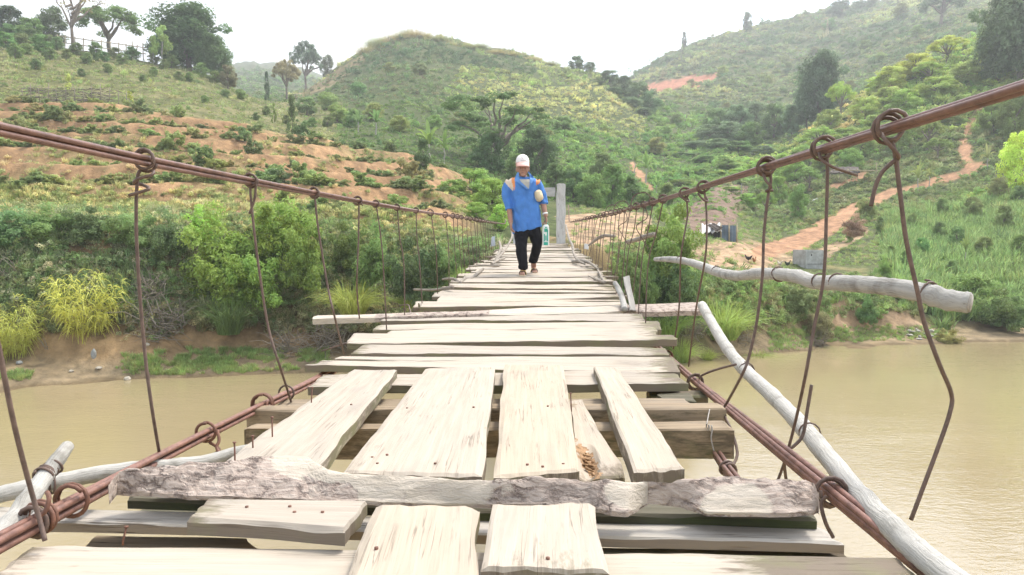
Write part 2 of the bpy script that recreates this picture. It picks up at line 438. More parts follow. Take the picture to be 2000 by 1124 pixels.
# which ground the camera sees (for scattering plants only where they can show)
TVIS = np.zeros_like(TPY, dtype=bool); _mn = np.full(TPY.shape[1], 1e9)
for r in range(len(DS)):
    TVIS[r] = TPY[r] < _mn + 6
    _mn = np.minimum(_mn, TPY[r])
def hz(x, y):
    u = x / y
    c = np.clip((u - US[0]) / (US[1] - US[0]), 0, len(US) - 1.001); r = np.interp(y, DS, np.arange(len(DS)))
    r = np.clip(r, 0, len(DS) - 1.001)
    c0 = np.floor(c).astype(int); r0 = np.floor(r).astype(int); fc = c - c0; fr_ = r - r0
    return (TZ[r0, c0] * (1 - fc) + TZ[r0, c0 + 1] * fc) * (1 - fr_) + (TZ[r0 + 1, c0] * (1 - fc) + TZ[r0 + 1, c0 + 1] * fc) * fr_
def on_ground(px, D, sink=0.0):
    """ground point under photo column px at distance D"""
    s = 0
    x = ray(px, HOR)[0] * D
    for _ in range(3):
        z = float(hz(np.array(x), np.array(float(D)))); py = proj(x, D, z)[1]; x = ray(px, py)[0] * D
    return Vector((x, D, z - sink))
def hit(px, py, dmin=18):
    """first visible ground under a photo pixel"""
    c = int(np.clip(round(((px - CX) / FPX * 0.999 - US[0]) / (US[1] - US[0])), 0, len(US) - 1))
    col = TPY[:, c]
    for r in range(int(np.searchsorted(DS, dmin)), len(DS)):
        if col[r] <= py: return on_ground(px, DS[r])
    return on_ground(px, DS[-1])
def seg_dist(px, py, poly):
    d = np.full(px.shape, 1e9)
    for (x0, y0, w0), (x1, y1, w1) in zip(poly[:-1], poly[1:]):
        dx, dy = x1 - x0, y1 - y0
        t = np.clip(((px - x0) * dx + (py - y0) * dy) / (dx * dx + dy * dy), 0, 1)
        d = np.minimum(d, np.hypot(px - x0 - t * dx, py - y0 - t * dy) / (w0 + (w1 - w0) * t))
    return d                                            # in half-widths
def in_poly(px, py, poly):
    ins = np.zeros(px.shape, dtype=bool); n = len(poly)
    for i in range(n):
        x0, y0 = poly[i]; x1, y1 = poly[(i + 1) % n]
        c = ((y0 > py) != (y1 > py)) & (px < (x1 - x0) * (py - y0) / (y1 - y0 + 1e-9) + x0)
        ins ^= c
    return ins
wpx = TPX + 10 * fbm(TX * 0.35, TY * 0.35, 3, 41); wpy = TPY + 7 * fbm(TX * 0.35 + 9, TY * 0.35, 3, 43)
def band(dlo, dhi): return (TY > dlo) & (TY < dhi)
M = {}
def stamp(name, mask, soft=1.0): M[name] = np.maximum(M.get(name, 0), mask * soft)
for pl in ([(1480, 494, 13), (1560, 474, 19), (1620, 442, 19), (1680, 404, 13), (1740, 376, 8), (1800, 361, 6), (1860, 346, 8), (1895, 330, 11), (1932, 322, 5)],
           [(1893, 332, 15), (1884, 300, 13), (1884, 270, 9), (1896, 236, 8), (1926, 204, 5)],
           [(1660, 330, 3), (1690, 345, 8), (1620, 366, 4)],
           [(1930, 412, 3), (1990, 406, 5)]):
    stamp('path', (1 - smooth(0.8, 1.1, seg_dist(wpx, wpy, pl))) * band(36, 112))
stamp('path', (1 - smooth(0.8, 1.1, seg_dist(wpx, wpy, [(1234, 322, 4), (1250, 346, 8), (1268, 368, 7)]))) * band(60, 130))
stamp('red', in_poly(wpx, wpy, [(1252, 168), (1330, 152), (1402, 145), (1392, 160), (1310, 178), (1258, 180)]) * band(200, 420) * 1.0)
stamp('sand', (1 - smooth(0.75, 1.1, np.hypot((wpx - 1440) / 105, (wpy - 503) / 36))) * band(33, 60))
stamp('sand', in_poly(wpx, wpy, [(1085, 424), (1190, 412), (1262, 414), (1290, 474), (1250, 480), (1118, 482)]) * band(26, 75) * 1.0)
stamp('sand', in_poly(wpx, wpy, [(1500, 500), (1560, 505), (1640, 470), (1690, 440), (1700, 455), (1620, 500), (1560, 520)]) * band(30, 75) * 0.9)
stamp('sand', in_poly(wpx, wpy, [(1600, 600), (1660, 585), (1700, 620), (1760, 600), (1810, 640), (1790, 670), (1730, 665), (1690, 640), (1640, 660)]) * band(28, 38) * 0.9)
stamp('sand', in_poly(wpx, wpy, [(1890, 660), (1960, 600), (2060, 560), (2060, 640), (1990, 665)]) * band(28, 45) * 0.8)
stamp('dead', in_poly(wpx, wpy, [(1330, 420), (1400, 365), (1470, 362), (1440, 430), (1400, 462), (1350, 455)]) * band(40, 110) * 1.0)
stamp('tan', (1 - smooth(0.6, 1.2, seg_dist(wpx, wpy, [(586, 186, 9), (640, 160, 13), (705, 118, 8)]))) * band(120, 230) * 0.8)
def col(*c): return np.array(c)[None, None, :]
nz = fbm(TX * 0.5, TY * 0.5, 4, 51); nf = fbm(TX * 2.2, TY * 2.2, 3, 53)
GC = np.zeros(TZ.shape + (3,)); GC[:] = (0.095, 0.125, 0.045)
def lay(mask, c):
    m = np.clip(mask, 0, 1)[..., None]; GC[:] = GC * (1 - m) + np.array(c)[None, None, :] * m
lay(band(60, 125) * (1 - smooth(600, 720, wpx)), (0.155, 0.165, 0.065))
lay(smooth(0.0, 0.2, nz) * band(60, 125) * (1 - smooth(600, 720, wpx)) * 0.6, (0.26, 0.235, 0.12))
far = smooth(125, 140, TY)
lay(far * smooth(0.0, 0.25, nz) * 0.7, (0.15, 0.16, 0.07))
soil = (0.45, 0.285, 0.155)
lay(m_ter, (0.37, 0.26, 0.14)); lay(m_ter * smooth(.40, .55, fr) * 0.6, (0.24, 0.21, 0.10)); lay(riser, soil)
lay(m_ter * smooth(-0.05, 0.25, nz) * 0.6, (0.24, 0.205, 0.10))
lay(smooth(26.5, 28.5, TY) * (1 - smooth(30, 32, TY)) * (1 - smooth(820, 960, wpx)), (0.42, 0.26, 0.15))
bank = (1 - smooth(27, 28.5, TY)) * smooth(ZW, ZW + 0.4, TZ)
sl = 1 - smooth(960, 1010, wpx)
lay(bank * sl, (0.24, 0.17, 0.09)); lay(bank * sl * smooth(-0.05, 0.25, nz) * 0.8, (0.11, 0.09, 0.05))
lay(bank * (1 - smooth(520, 640, wpx)) * smooth(640, 665, wpy) * smooth(40, 110, wpx), (0.44, 0.30, 0.16))
rb = smooth(1000, 1080, wpx) * band(24, 34) * smooth(ZW, ZW + 0.3, TZ)
lay(rb, (0.30, 0.23, 0.12)); lay(rb * smooth(-0.1, 0.2, nz) * 0.8, (0.16, 0.16, 0.07))
rf = smooth(1060, 1140, wpx) * smooth(32, 35, TY) * (1 - smooth(58, 68, TY))
lay(rf * 0.85, (0.14, 0.165, 0.07)); lay(rf * smooth(0.1, 0.35, nz) * 0.5, (0.3, 0.24, 0.12))
lay(M['sand'] * (0.8 + 0.4 * nf), (0.52, 0.36, 0.235)); lay(M['dead'], (0.25, 0.18, 0.135)); lay(M['tan'], (0.36, 0.28, 0.16))
lay(M['path'], (0.48, 0.285, 0.17)); lay(M['red'], (0.52, 0.24, 0.15))
shore = (1 - smooth(ZW + 0.15, ZW + 0.75, TZ + 0.3 * nz))
lay(shore, (0.33, 0.26, 0.165)); lay((1 - smooth(ZW - 0.02, ZW + 0.12, TZ)), (0.20, 0.15, 0.085))
GC *= 0.80 * (1 + 0.55 * nf + 0.25 * nz)[..., None]; GC = np.clip(GC, 0.02, 0.8)
def make_terrain():
    nr, nc = TZ.shape
    idx = np.arange(nr * nc).reshape(nr, nc)
    Q = np.stack([idx[:-1, :-1], idx[:-1, 1:], idx[1:, 1:], idx[1:, :-1]], -1).reshape(-1, 4)
    V = np.stack([TX, TY, TZ], -1).reshape(-1, 3)
    t = NT('ground_soil')
    co = t('TexCoord').outputs['Object']
    n1 = t.noise(co, 3.0, 6, 0.65); n2 = t.noise(co, 14, 4, 0.6)
    c = t.mix(1.0, t.attr('gcol'), t.ramp(n1, [(0.3, (0.72, 0.72, 0.72)), (0.7, (1.25, 1.22, 1.18))]), 'MULTIPLY')
    m = t.pbr(c, 0.95, t.bump(t.math('ADD', n1, t.math('MULTIPLY', n2, 0.6)), 0.6, 0.12), 0.1)
    ca = np.concatenate([GC.reshape(-1, 3), np.ones((nr * nc, 1))], 1)
    me = np_mesh('terrain', V, Q, [m], smooth_shade=True, attrs={'gcol': ('FLOAT_COLOR', ca)})
    return struct(link('terrain', me))
make_terrain()
def make_water():
    t = NT('muddy_water')
    co = t('TexCoord').outputs['Object']
    n1 = t.noise(t.mapv(co, (1, 2.2, 1)), 5.5, 3, 0.55, 0.3)
    n2 = t.noise(t.mapv(co, (0.3, 0.8, 1)), 1.6, 3, 0.5)
    calm = t.g(t.noise(t.mapv(co, (0.06, 0.09, 1), (3.1, 0.4, 0)), 1.0, 2), 0.38, 0.6, 0.25, 1.0)
    h = t.math('MULTIPLY', t.math('ADD', t.math('MULTIPLY', n1, 0.5), n2), calm)
    c = t.ramp(t.noise(co, 0.12, 4), [(0.3, (0.285, 0.228, 0.128)), (0.7, (0.325, 0.265, 0.15))])
    b = t('BsdfPrincipled', {'Base Color': c, 'Roughness': 0.05, 'IOR': 1.33, 'Specular IOR Level': 0.5, 'Normal': t.bump(h, 0.42, 0.05)})
    t.l.new(b.outputs[0], t.out.inputs[0])
    xs = [-70, 70]; ys = [-40, 40]
    me = np_mesh('river_water', [(-70, -40, ZW), (70, -40, ZW), (70, 40, ZW), (-70, 40, ZW)], [(0, 1, 2, 3)], [t.mat])
    return struct(link('river_water', me))
make_water()
# ------------------------------------------------------------------ bridge
rng = random.Random(7)
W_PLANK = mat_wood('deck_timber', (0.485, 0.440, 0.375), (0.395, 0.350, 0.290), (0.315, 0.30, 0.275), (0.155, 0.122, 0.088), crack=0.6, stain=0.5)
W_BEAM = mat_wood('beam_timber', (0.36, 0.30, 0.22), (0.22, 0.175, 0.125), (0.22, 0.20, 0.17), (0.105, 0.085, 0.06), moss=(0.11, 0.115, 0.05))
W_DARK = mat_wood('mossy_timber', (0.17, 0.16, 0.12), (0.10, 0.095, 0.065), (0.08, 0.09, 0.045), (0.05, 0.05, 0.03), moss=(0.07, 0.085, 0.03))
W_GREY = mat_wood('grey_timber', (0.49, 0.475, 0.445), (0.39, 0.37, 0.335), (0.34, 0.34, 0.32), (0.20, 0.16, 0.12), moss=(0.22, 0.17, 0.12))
RUST = mat_simple('rusty_steel', (0.20, 0.095, 0.062), 0.45, 30, 0.62, 0.4, 0.002, 0.4)
RUST_ROD = mat_simple('rusty_cable_steel', (0.185, 0.098, 0.072), 0.45, 22, 0.5, 0.35, 0.002, 0.45)
WIRE = mat_simple('dull_iron_wire', (0.15, 0.10, 0.078), 0.4, 40, 0.6, 0.3, 0.002, 0.4)

DECK_ROD = mat_simple('reddish_cable_steel', (0.25, 0.130, 0.096), 0.5, 26, 0.55, 0.5, 0.003, 0.4)
CDX = ([0, 1.6, 3.8, 9.9, 17, 24, 27], [-.22, -.14, -.04, .33, .60, .84, .95])
ZDX = ([0, 1.6, 4, 6, 8, 9.9, 13, 17, 24, 27], [-.74, -.74, -.735, -.68, -.59, -.50, -.42, -.33, -.2, -.18])
def cD(D): return interp(D, *CDX)
def zD(D): return interp(D, *ZDX)
def GD(px, py, dz=0.0):
    x, s = ray(px, py); D = 4.0
    for _ in range(40): D = 0.5 * D + 0.5 * (zD(D) + dz) / s
    return Vector((x * D, D, s * D))

def plank_mb(mb, p00, p10, p11, p01, thick, nl=36, nw=6, rag=0.006, endrag=0.012, warp=0.004, wear0=0.2, wear1=0.2, wside=0.72, wtop=0.0, mi=0, seed=0, sag=0.0, round_=0.006):
    """s along the plank 0..1 from p00/p01 to p10/p11, t across it"""
    p00, p10, p11, p01 = map(Vector, (p00, p10, p11, p01))
    L = ((p10 - p00).length + (p11 - p01).length) / 2; Wd = ((p01 - p00).length + (p11 - p10).length) / 2
    r = random.Random(seed); ou, ov = r.uniform(0, 50), r.uniform(0, 50)
    ts = [0, 0.06] + [0.06 + 0.88 * k / (nw - 2) for k in range(1, nw - 2)] + [0.94, 1]
    ss = [0, 0.008] + [0.008 + 0.984 * k / (nl - 2) for k in range(1, nl - 2)] + [0.992, 1]
    up = ((p10 - p00).cross(p01 - p00)).normalized()
    if up.z < 0: up = -up
    al = (p10 - p00).normalized(); ac = (p01 - p00).normalized()
    V, U, Wt = [], [], []
    N = lambda a, b, c=0.0: mnoise.noise(Vector((a + ou, b + ov, c)))
    cup = r.uniform(-1, 1) * warp; tw = r.uniform(-1, 1) * warp
    for lay_ in range(2):
        for i, s in enumerate(ss):
            for j, t in enumerate(ts):
                p = p00.lerp(p10, s).lerp(p01.lerp(p11, s), t)
                e = 1 if j in (0, len(ts) - 1) else 0
                ee = 1 if i in (0, len(ss) - 1) else 0
                edge = (-1 if t < 0.5 else 1) * N(s * L * 3.1, t * 9, 1) * rag * 2.2 * (abs(t - 0.5) * 2) ** 4
                p = p + ac * edge
                if s < 0.1 or s > 0.9:
                    k = (1 - s / 0.1) if s < 0.1 else (s - 0.9) / 0.1
                    p = p + al * (N(t * Wd * 16, s * 2, 4) * endrag * 1.1 + N(t * Wd * 55, s * 2, 8) * endrag * 0.35) * k
                z = N(s * L * 1.6, t * Wd * 3, 2) * warp + cup * (t - 0.5) ** 2 * 4 + tw * (t - 0.5) * (s - 0.5) * 4 - sag * (4 * s * (1 - s))
                z += N(s * L * 5, t * Wd * 40, 6) * 0.0016
                if lay_ == 0:
                    if e or ee: z -= round_ * (1 + N(s * 9 * L, t * 30, 5) * 0.8)
                    w = wtop + max(wear0 * math.exp(-s * L / 0.16), wear1 * math.exp(-(1 - s) * L / 0.22), 0.25 * e)
                else:
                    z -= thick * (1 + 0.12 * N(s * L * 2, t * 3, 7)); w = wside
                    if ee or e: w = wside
                V.append(p + up * z); Wt.append(w)
                vt = t * Wd; us = s * L
                if lay_: vt += (-thick if t == 0 else thick if t == 1 else 0); us += (-thick if s == 0 else thick if s == 1 else 0)
                U.append((us + ou, vt + ov))
    a, b = len(ss), len(ts); off = a * b; F = []
    for i in range(a - 1):
        for j in range(b - 1):
            q = (i * b + j, (i + 1) * b + j, (i + 1) * b + j + 1, i * b + j + 1)
            F.append(q); F.append(tuple(off + k for k in reversed(q)))
    per = [i * b for i in range(a)] + [(a - 1) * b + j for j in range(1, b)] + [i * b + b - 1 for i in range(a - 2, -1, -1)] + [j for j in range(b - 2, 0, -1)]
    o3 = len(V)
    for m_ in per: V.append(V[m_]); U.append(U[m_]); Wt.append(wside)  # side faces: moss and wear colour, with their shade painted in too
    for k in range(len(per)):
        m_, n_, k2 = per[k], per[(k + 1) % len(per)], (k + 1) % len(per)
        F.append((o3 + k2, o3 + k, off + m_, off + n_))
    mb.add(V, F, mi, U, Wt, sm=False)

def plank(name, corners, thick, label, cat, group, mat=None, **kw):
    mb = MB(); plank_mb(mb, *corners, thick, **kw)
    c = sum((Vector(q) for q in corners), Vector()) / 4
    o = mb.build(name, mat or W_PLANK, origin=c)
    return tag(o, label, cat, group)

# --- cross planks that the photo shows one by one: (near-left, near-right, far-right, far-left), wear left/right
XP = [
 ((599, 758), (1344, 748), (1314, 724), (629, 732), -.005, .5, .75, 'wide cross plank under the ends of the lengthwise planks, knotted grey end'),
 ((593, 718), (1330, 727), (1318, 708), (627, 703), 0, .55, .75, 'bleached cross plank with thick sawn front edge, second row behind the lengthwise planks'),
 ((651, 702), (1326, 707), (1312, 696), (668, 693), -.01, .3, .7, 'narrow cross plank squeezed between two wider ones, third row behind the lengthwise planks'),
 ((685, 691), (1308, 693), (1300, 681), (710, 673), 0, .6, .75, 'cross plank with splintered dark front edge, fourth row behind the lengthwise planks'),
 ((678, 669), (1321, 667), (1318, 655), (692, 652), .015, .35, .95, 'long cross plank sticking out beyond its neighbours with mossy dark end, fifth row'),
 ((752, 656), (1285, 655), (1282, 643), (762, 645), 0, .25, .6, 'short bleached cross plank, sixth row behind the lengthwise planks'),
 ((728, 643), (1292, 639), (1286, 627), (744, 630), .01, .55, .85, 'cross plank with olive end face and grey weathered tip, seventh row'),
 ((744, 628), (1262, 627), (1252, 614), (752, 618), .0, .4, .6, 'cross plank just in front of the long bark-edged outrigger board, eighth row'),
]
deck_group = 'cross planks of the bridge deck'
for i, (a, b, c, d, dz, w0, w1, lab) in enumerate(XP):
    q = [GD(*p, dz) for p in (a, b, c, d)]
    # s runs left to right, t from near to far
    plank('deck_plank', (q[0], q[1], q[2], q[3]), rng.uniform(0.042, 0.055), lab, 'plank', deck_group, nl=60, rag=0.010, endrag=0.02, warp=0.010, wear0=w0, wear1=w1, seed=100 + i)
# the long outrigger board
q = [GD(611, 627), GD(1372, 609), GD(1372, 597), GD(613, 618)]
for v, dz in zip(q, (0.02, 0.03, 0.03, 0.02)): v.z += dz
BARKW = NT('bark_and_sapwood')
def _bark(t):
    co = t('TexCoord').outputs['Object']
    dn = t('TexNoise', {'Vector': co, 'Scale': 11.0, 'Detail': 5.0, 'Roughness': 0.65}).outputs['Color']
    vec = t('VectorMath', {0: t.mapv(co, (11, 19, 30)), 1: t('VectorMath', {0: dn, 1: (1.5, 2.2, 2.2)}, operation='MULTIPLY').outputs[0]}, operation='ADD').outputs[0]
    v = t('TexVoronoi', {'Vector': vec, 'Scale': 1.0, 'Randomness': 1.0}, feature='DISTANCE_TO_EDGE').outputs['Distance']
    vc = t('TexVoronoi', {'Vector': vec, 'Scale': 1.0, 'Randomness': 1.0}).outputs['Color']
    n = t.noise(co, 9, 6, 0.65); n2 = t.noise(t.mapv(co, (9, 34, 34)), 2, 6, 0.65, 0.8)
    gate_ = t.g(t.noise(co, 17, 3), 0.42, 0.58)
    w = t.attr('wear', out='Fac')
    wm = t.g(t.math('ADD', w, t.math('MULTIPLY', t.math('SUBTRACT', n, 0.5), 1.1)), 0.40, 0.52)
    crk = t.math('MULTIPLY', t.math('MULTIPLY', t.g(v, 0.0, 0.16, 1, 0), gate_), t.math('SUBTRACT', 1.0, wm))
    c = t.ramp(n2, [(0.25, (0.24, 0.185, 0.15)), (0.5, (0.45, 0.375, 0.32)), (0.75, (0.55, 0.48, 0.42))])
    c = t.mix(0.35, c, t.ramp(t('SeparateColor', {0: vc}).outputs[0], [(0.0, (0.6, 0.6, 0.6)), (1.0, (1.2, 1.15, 1.12))]), 'MULTIPLY')
    c = t.mix(t.math('MULTIPLY', crk, 0.75), c, (0.11, 0.08, 0.07))
    wood = t.ramp(t.noise(t.mapv(co, (4, 40, 40)), 1.5, 5), [(0.3, (0.46, 0.40, 0.32)), (0.7, (0.56, 0.50, 0.42))])
    c = t.mix(wm, c, wood)
    h = t.math('ADD', t.math('MULTIPLY', t.math('SUBTRACT', 1.0, crk), 0.7), t.math('MULTIPLY', n2, 1.0))
    return t.pbr(c, 0.9, t.bump(h, 0.8, 0.012), 0.2)
BARK = _bark(BARKW)
mb = MB(); plank_mb(mb, *q, 0.05, nl=70, rag=0.018, endrag=0.02, warp=0.02, seed=77, wside=0.3, wtop=0.0)
o = mb.build('outrigger_board', BARK, origin=sum(q, Vector()) / 4)
for vtx, at in zip(o.data.vertices, o.data.attributes['wear'].data):
    x = proj(*(vtx.co + o.location))[0]
    at.value = 1.0 if x < 735 else 0.75 if (960 < x < 1210) else 0.35 if x < 960 else 0.22
tag(o, 'long bark-edged board jutting out past both sides of the deck', 'board')
# --- the rest of the deck up to the gate
D = GD(950, 600).y
k = 0
while D < 24.6:
    w = rng.uniform(0.17, 0.33) if D < 12 else rng.uniform(0.2, 0.36)
    gap = rng.choice([0.006, 0.010, 0.02, 0.03])
    n0 = rng.uniform(-.025, .025); n1 = rng.uniform(-.025, .025)
    hw = np.interp(D, [6, 10, 24], [1.02, 1.0, 0.98])
    xl, xr = cD(D) - hw + rng.uniform(-.10, .12), cD(D) + hw + rng.uniform(-.12, .10)
    dz = rng.uniform(-.012, .012)
    def pt(x, d, z): return Vector((x, d, zD(d) + z))
    e0, e1 = rng.uniform(-.012, .012), rng.uniform(-.012, .012)
    q = (pt(xl, D + n0, dz + e0), pt(xr, D + n1, dz + e1), pt(xr + rng.uniform(-.04, .04), D + w - gap + n1, dz + e1), pt(xl + rng.uniform(-.04, .04), D + w - gap + n0, dz + e0))
    where = 'between the outrigger board and the walking man' if D < 9.7 else 'behind the walking man'
    if D > 9.7 and 'k0' not in globals(): k0 = k
    n = k if D < 9.7 else k - k0
    look = ['pale', 'bleached', 'cream', 'sun-greyed', 'dry'][k % 5] + ' ' + ('narrow' if w < 0.22 else 'wide' if w > 0.29 else 'sawn')
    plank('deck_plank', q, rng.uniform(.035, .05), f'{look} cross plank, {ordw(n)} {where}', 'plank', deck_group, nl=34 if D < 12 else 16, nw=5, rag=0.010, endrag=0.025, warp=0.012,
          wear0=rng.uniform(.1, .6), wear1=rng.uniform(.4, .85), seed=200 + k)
    D += w; k += 1

# --- lengthwise planks patched over the gap
def gq(pts, z): return [G(x, y, zz) for (x, y), zz in zip(pts, z if isinstance(z, (list, tuple)) else [z] * 4)]
lw = 'lengthwise planks patched over the gap'
# corners: far-left, near-left, near-right, far-right
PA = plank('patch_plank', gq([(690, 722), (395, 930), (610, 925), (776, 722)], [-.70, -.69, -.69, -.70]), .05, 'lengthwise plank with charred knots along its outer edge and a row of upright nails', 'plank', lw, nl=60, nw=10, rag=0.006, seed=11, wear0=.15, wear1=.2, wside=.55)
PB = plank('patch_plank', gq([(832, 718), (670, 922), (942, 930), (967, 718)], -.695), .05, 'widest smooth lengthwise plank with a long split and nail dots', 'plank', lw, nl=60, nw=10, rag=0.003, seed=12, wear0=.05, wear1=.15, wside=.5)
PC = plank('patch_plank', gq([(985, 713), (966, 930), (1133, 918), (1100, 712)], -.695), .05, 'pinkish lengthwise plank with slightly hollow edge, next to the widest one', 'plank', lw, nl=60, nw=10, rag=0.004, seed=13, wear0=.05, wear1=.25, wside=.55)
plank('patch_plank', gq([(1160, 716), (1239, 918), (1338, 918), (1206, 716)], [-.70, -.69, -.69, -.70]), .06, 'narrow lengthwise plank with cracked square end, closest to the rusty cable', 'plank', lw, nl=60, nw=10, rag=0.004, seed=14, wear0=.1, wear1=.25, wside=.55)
# the broken one
brk = thing('broken_plank', 'rotten broken lengthwise plank with orange splintered wood', 'plank', G(1160, 860, -.74), lw)
mb = MB(); plank_mb(mb, *gq([(1112, 782), (1128, 935), (1224, 930), (1138, 782)], [-.745, -.735, -.735, -.745]), .05, nl=90, nw=22, rag=0.012, seed=15, wear0=.2, wear1=.6)
for i, v in enumerate(mb.v):                       # hollow rotted out of its near left corner
    x, y = proj(*v)
    d = math.hypot((x - 1146) / 26, (y - 905) / 38)
    if d < 1: mb.v[i] = (v[0], v[1], v[2] - 0.032 * (1 - d * d))
SPL = mat_simple('splintered_wood', (0.40, 0.25, 0.135), 0.55, 45, 0.9, 0.8, 0.006)
for k_, f_ in enumerate(mb.f):
    c_ = sum((Vector(mb.v[i]) for i in f_), Vector()) / len(f_); x, y = proj(*c_)
    u_ = ((x - 1148) * .55 + (y - 902) * .83); v_ = ((x - 1148) * .83 - (y - 902) * .55)
    if math.hypot(u_ / 46, v_ / 15) < .9 + .5 * mnoise.noise(c_ * 45): mb.m[k_] = 1
mb.build('board', [W_PLANK, SPL], brk)
mb = MB(); r2 = random.Random(3)
for i in range(34):
    t_ = r2.random(); px = 1124 + 44 * t_ + r2.uniform(-9, 9); py = 866 + 66 * t_ + r2.uniform(-14, 10)
    p = G(px, py, -.758)
    dirv = Vector((r2.uniform(-.1, .5), r2.uniform(-1, -.2), r2.uniform(.0, .22))).normalized()
    mb.tube([p - dirv * .02, p + dirv * .012, p + dirv * r2.uniform(.02, .04)], [.006, .0045, .001], 4)
mb.build('splinters', SPL, brk)

# --- near planks
nr_ = 'planks at the near end of the bridge'
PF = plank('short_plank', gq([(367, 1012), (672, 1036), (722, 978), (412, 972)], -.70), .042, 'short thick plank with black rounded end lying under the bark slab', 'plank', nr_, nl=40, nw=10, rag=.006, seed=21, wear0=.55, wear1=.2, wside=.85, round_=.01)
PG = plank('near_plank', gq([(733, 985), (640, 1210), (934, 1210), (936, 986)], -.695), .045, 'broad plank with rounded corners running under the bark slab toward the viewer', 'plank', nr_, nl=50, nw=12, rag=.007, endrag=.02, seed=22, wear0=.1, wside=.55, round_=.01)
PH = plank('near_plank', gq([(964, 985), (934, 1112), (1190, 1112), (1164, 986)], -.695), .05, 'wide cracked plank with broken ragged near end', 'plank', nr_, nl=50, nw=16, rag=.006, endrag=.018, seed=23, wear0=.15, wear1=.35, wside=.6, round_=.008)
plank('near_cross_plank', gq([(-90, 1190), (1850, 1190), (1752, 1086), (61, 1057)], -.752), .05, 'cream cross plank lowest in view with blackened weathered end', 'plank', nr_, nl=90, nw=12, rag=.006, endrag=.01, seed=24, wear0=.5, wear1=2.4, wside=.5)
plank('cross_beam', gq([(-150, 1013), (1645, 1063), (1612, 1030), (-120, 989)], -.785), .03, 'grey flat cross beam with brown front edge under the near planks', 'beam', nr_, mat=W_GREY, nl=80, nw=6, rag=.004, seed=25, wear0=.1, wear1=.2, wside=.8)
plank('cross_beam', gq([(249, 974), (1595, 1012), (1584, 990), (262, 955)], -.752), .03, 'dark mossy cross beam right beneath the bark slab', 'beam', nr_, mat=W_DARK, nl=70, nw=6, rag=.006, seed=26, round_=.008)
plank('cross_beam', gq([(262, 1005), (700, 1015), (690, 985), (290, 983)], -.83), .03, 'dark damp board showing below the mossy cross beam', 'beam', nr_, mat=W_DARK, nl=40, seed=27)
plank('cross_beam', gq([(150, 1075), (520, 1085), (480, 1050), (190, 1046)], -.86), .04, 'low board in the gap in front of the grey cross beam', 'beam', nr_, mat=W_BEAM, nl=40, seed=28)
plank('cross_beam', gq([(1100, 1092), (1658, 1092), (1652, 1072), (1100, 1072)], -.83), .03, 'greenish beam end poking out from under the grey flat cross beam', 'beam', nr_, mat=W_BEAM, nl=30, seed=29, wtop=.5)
# beams under the patch
bm_ = 'cross beams under the patched gap'
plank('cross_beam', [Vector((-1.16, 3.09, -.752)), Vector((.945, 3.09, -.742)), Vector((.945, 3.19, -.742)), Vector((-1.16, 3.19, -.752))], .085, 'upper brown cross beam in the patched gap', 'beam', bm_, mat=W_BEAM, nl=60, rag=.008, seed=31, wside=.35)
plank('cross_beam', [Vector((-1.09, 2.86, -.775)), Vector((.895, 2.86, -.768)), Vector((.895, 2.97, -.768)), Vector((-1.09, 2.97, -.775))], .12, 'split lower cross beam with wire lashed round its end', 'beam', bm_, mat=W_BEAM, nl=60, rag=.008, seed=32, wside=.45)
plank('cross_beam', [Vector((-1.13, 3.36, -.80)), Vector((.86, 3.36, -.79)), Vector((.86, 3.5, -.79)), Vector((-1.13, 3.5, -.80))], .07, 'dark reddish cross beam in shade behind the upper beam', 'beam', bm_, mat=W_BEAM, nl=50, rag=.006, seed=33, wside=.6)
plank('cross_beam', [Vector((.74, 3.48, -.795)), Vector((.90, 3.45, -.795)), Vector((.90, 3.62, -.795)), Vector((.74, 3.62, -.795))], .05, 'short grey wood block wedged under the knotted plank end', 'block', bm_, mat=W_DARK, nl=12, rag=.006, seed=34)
plank('cross_beam', [Vector((.72, 3.66, -.82)), Vector((1.02, 3.66, -.82)), Vector((1.02, 3.8, -.82)), Vector((.72, 3.8, -.82))], .07, 'greenish beam end sticking out below the knotted plank', 'beam', bm_, mat=W_BEAM, nl=12, rag=.006, seed=35, wtop=.4)

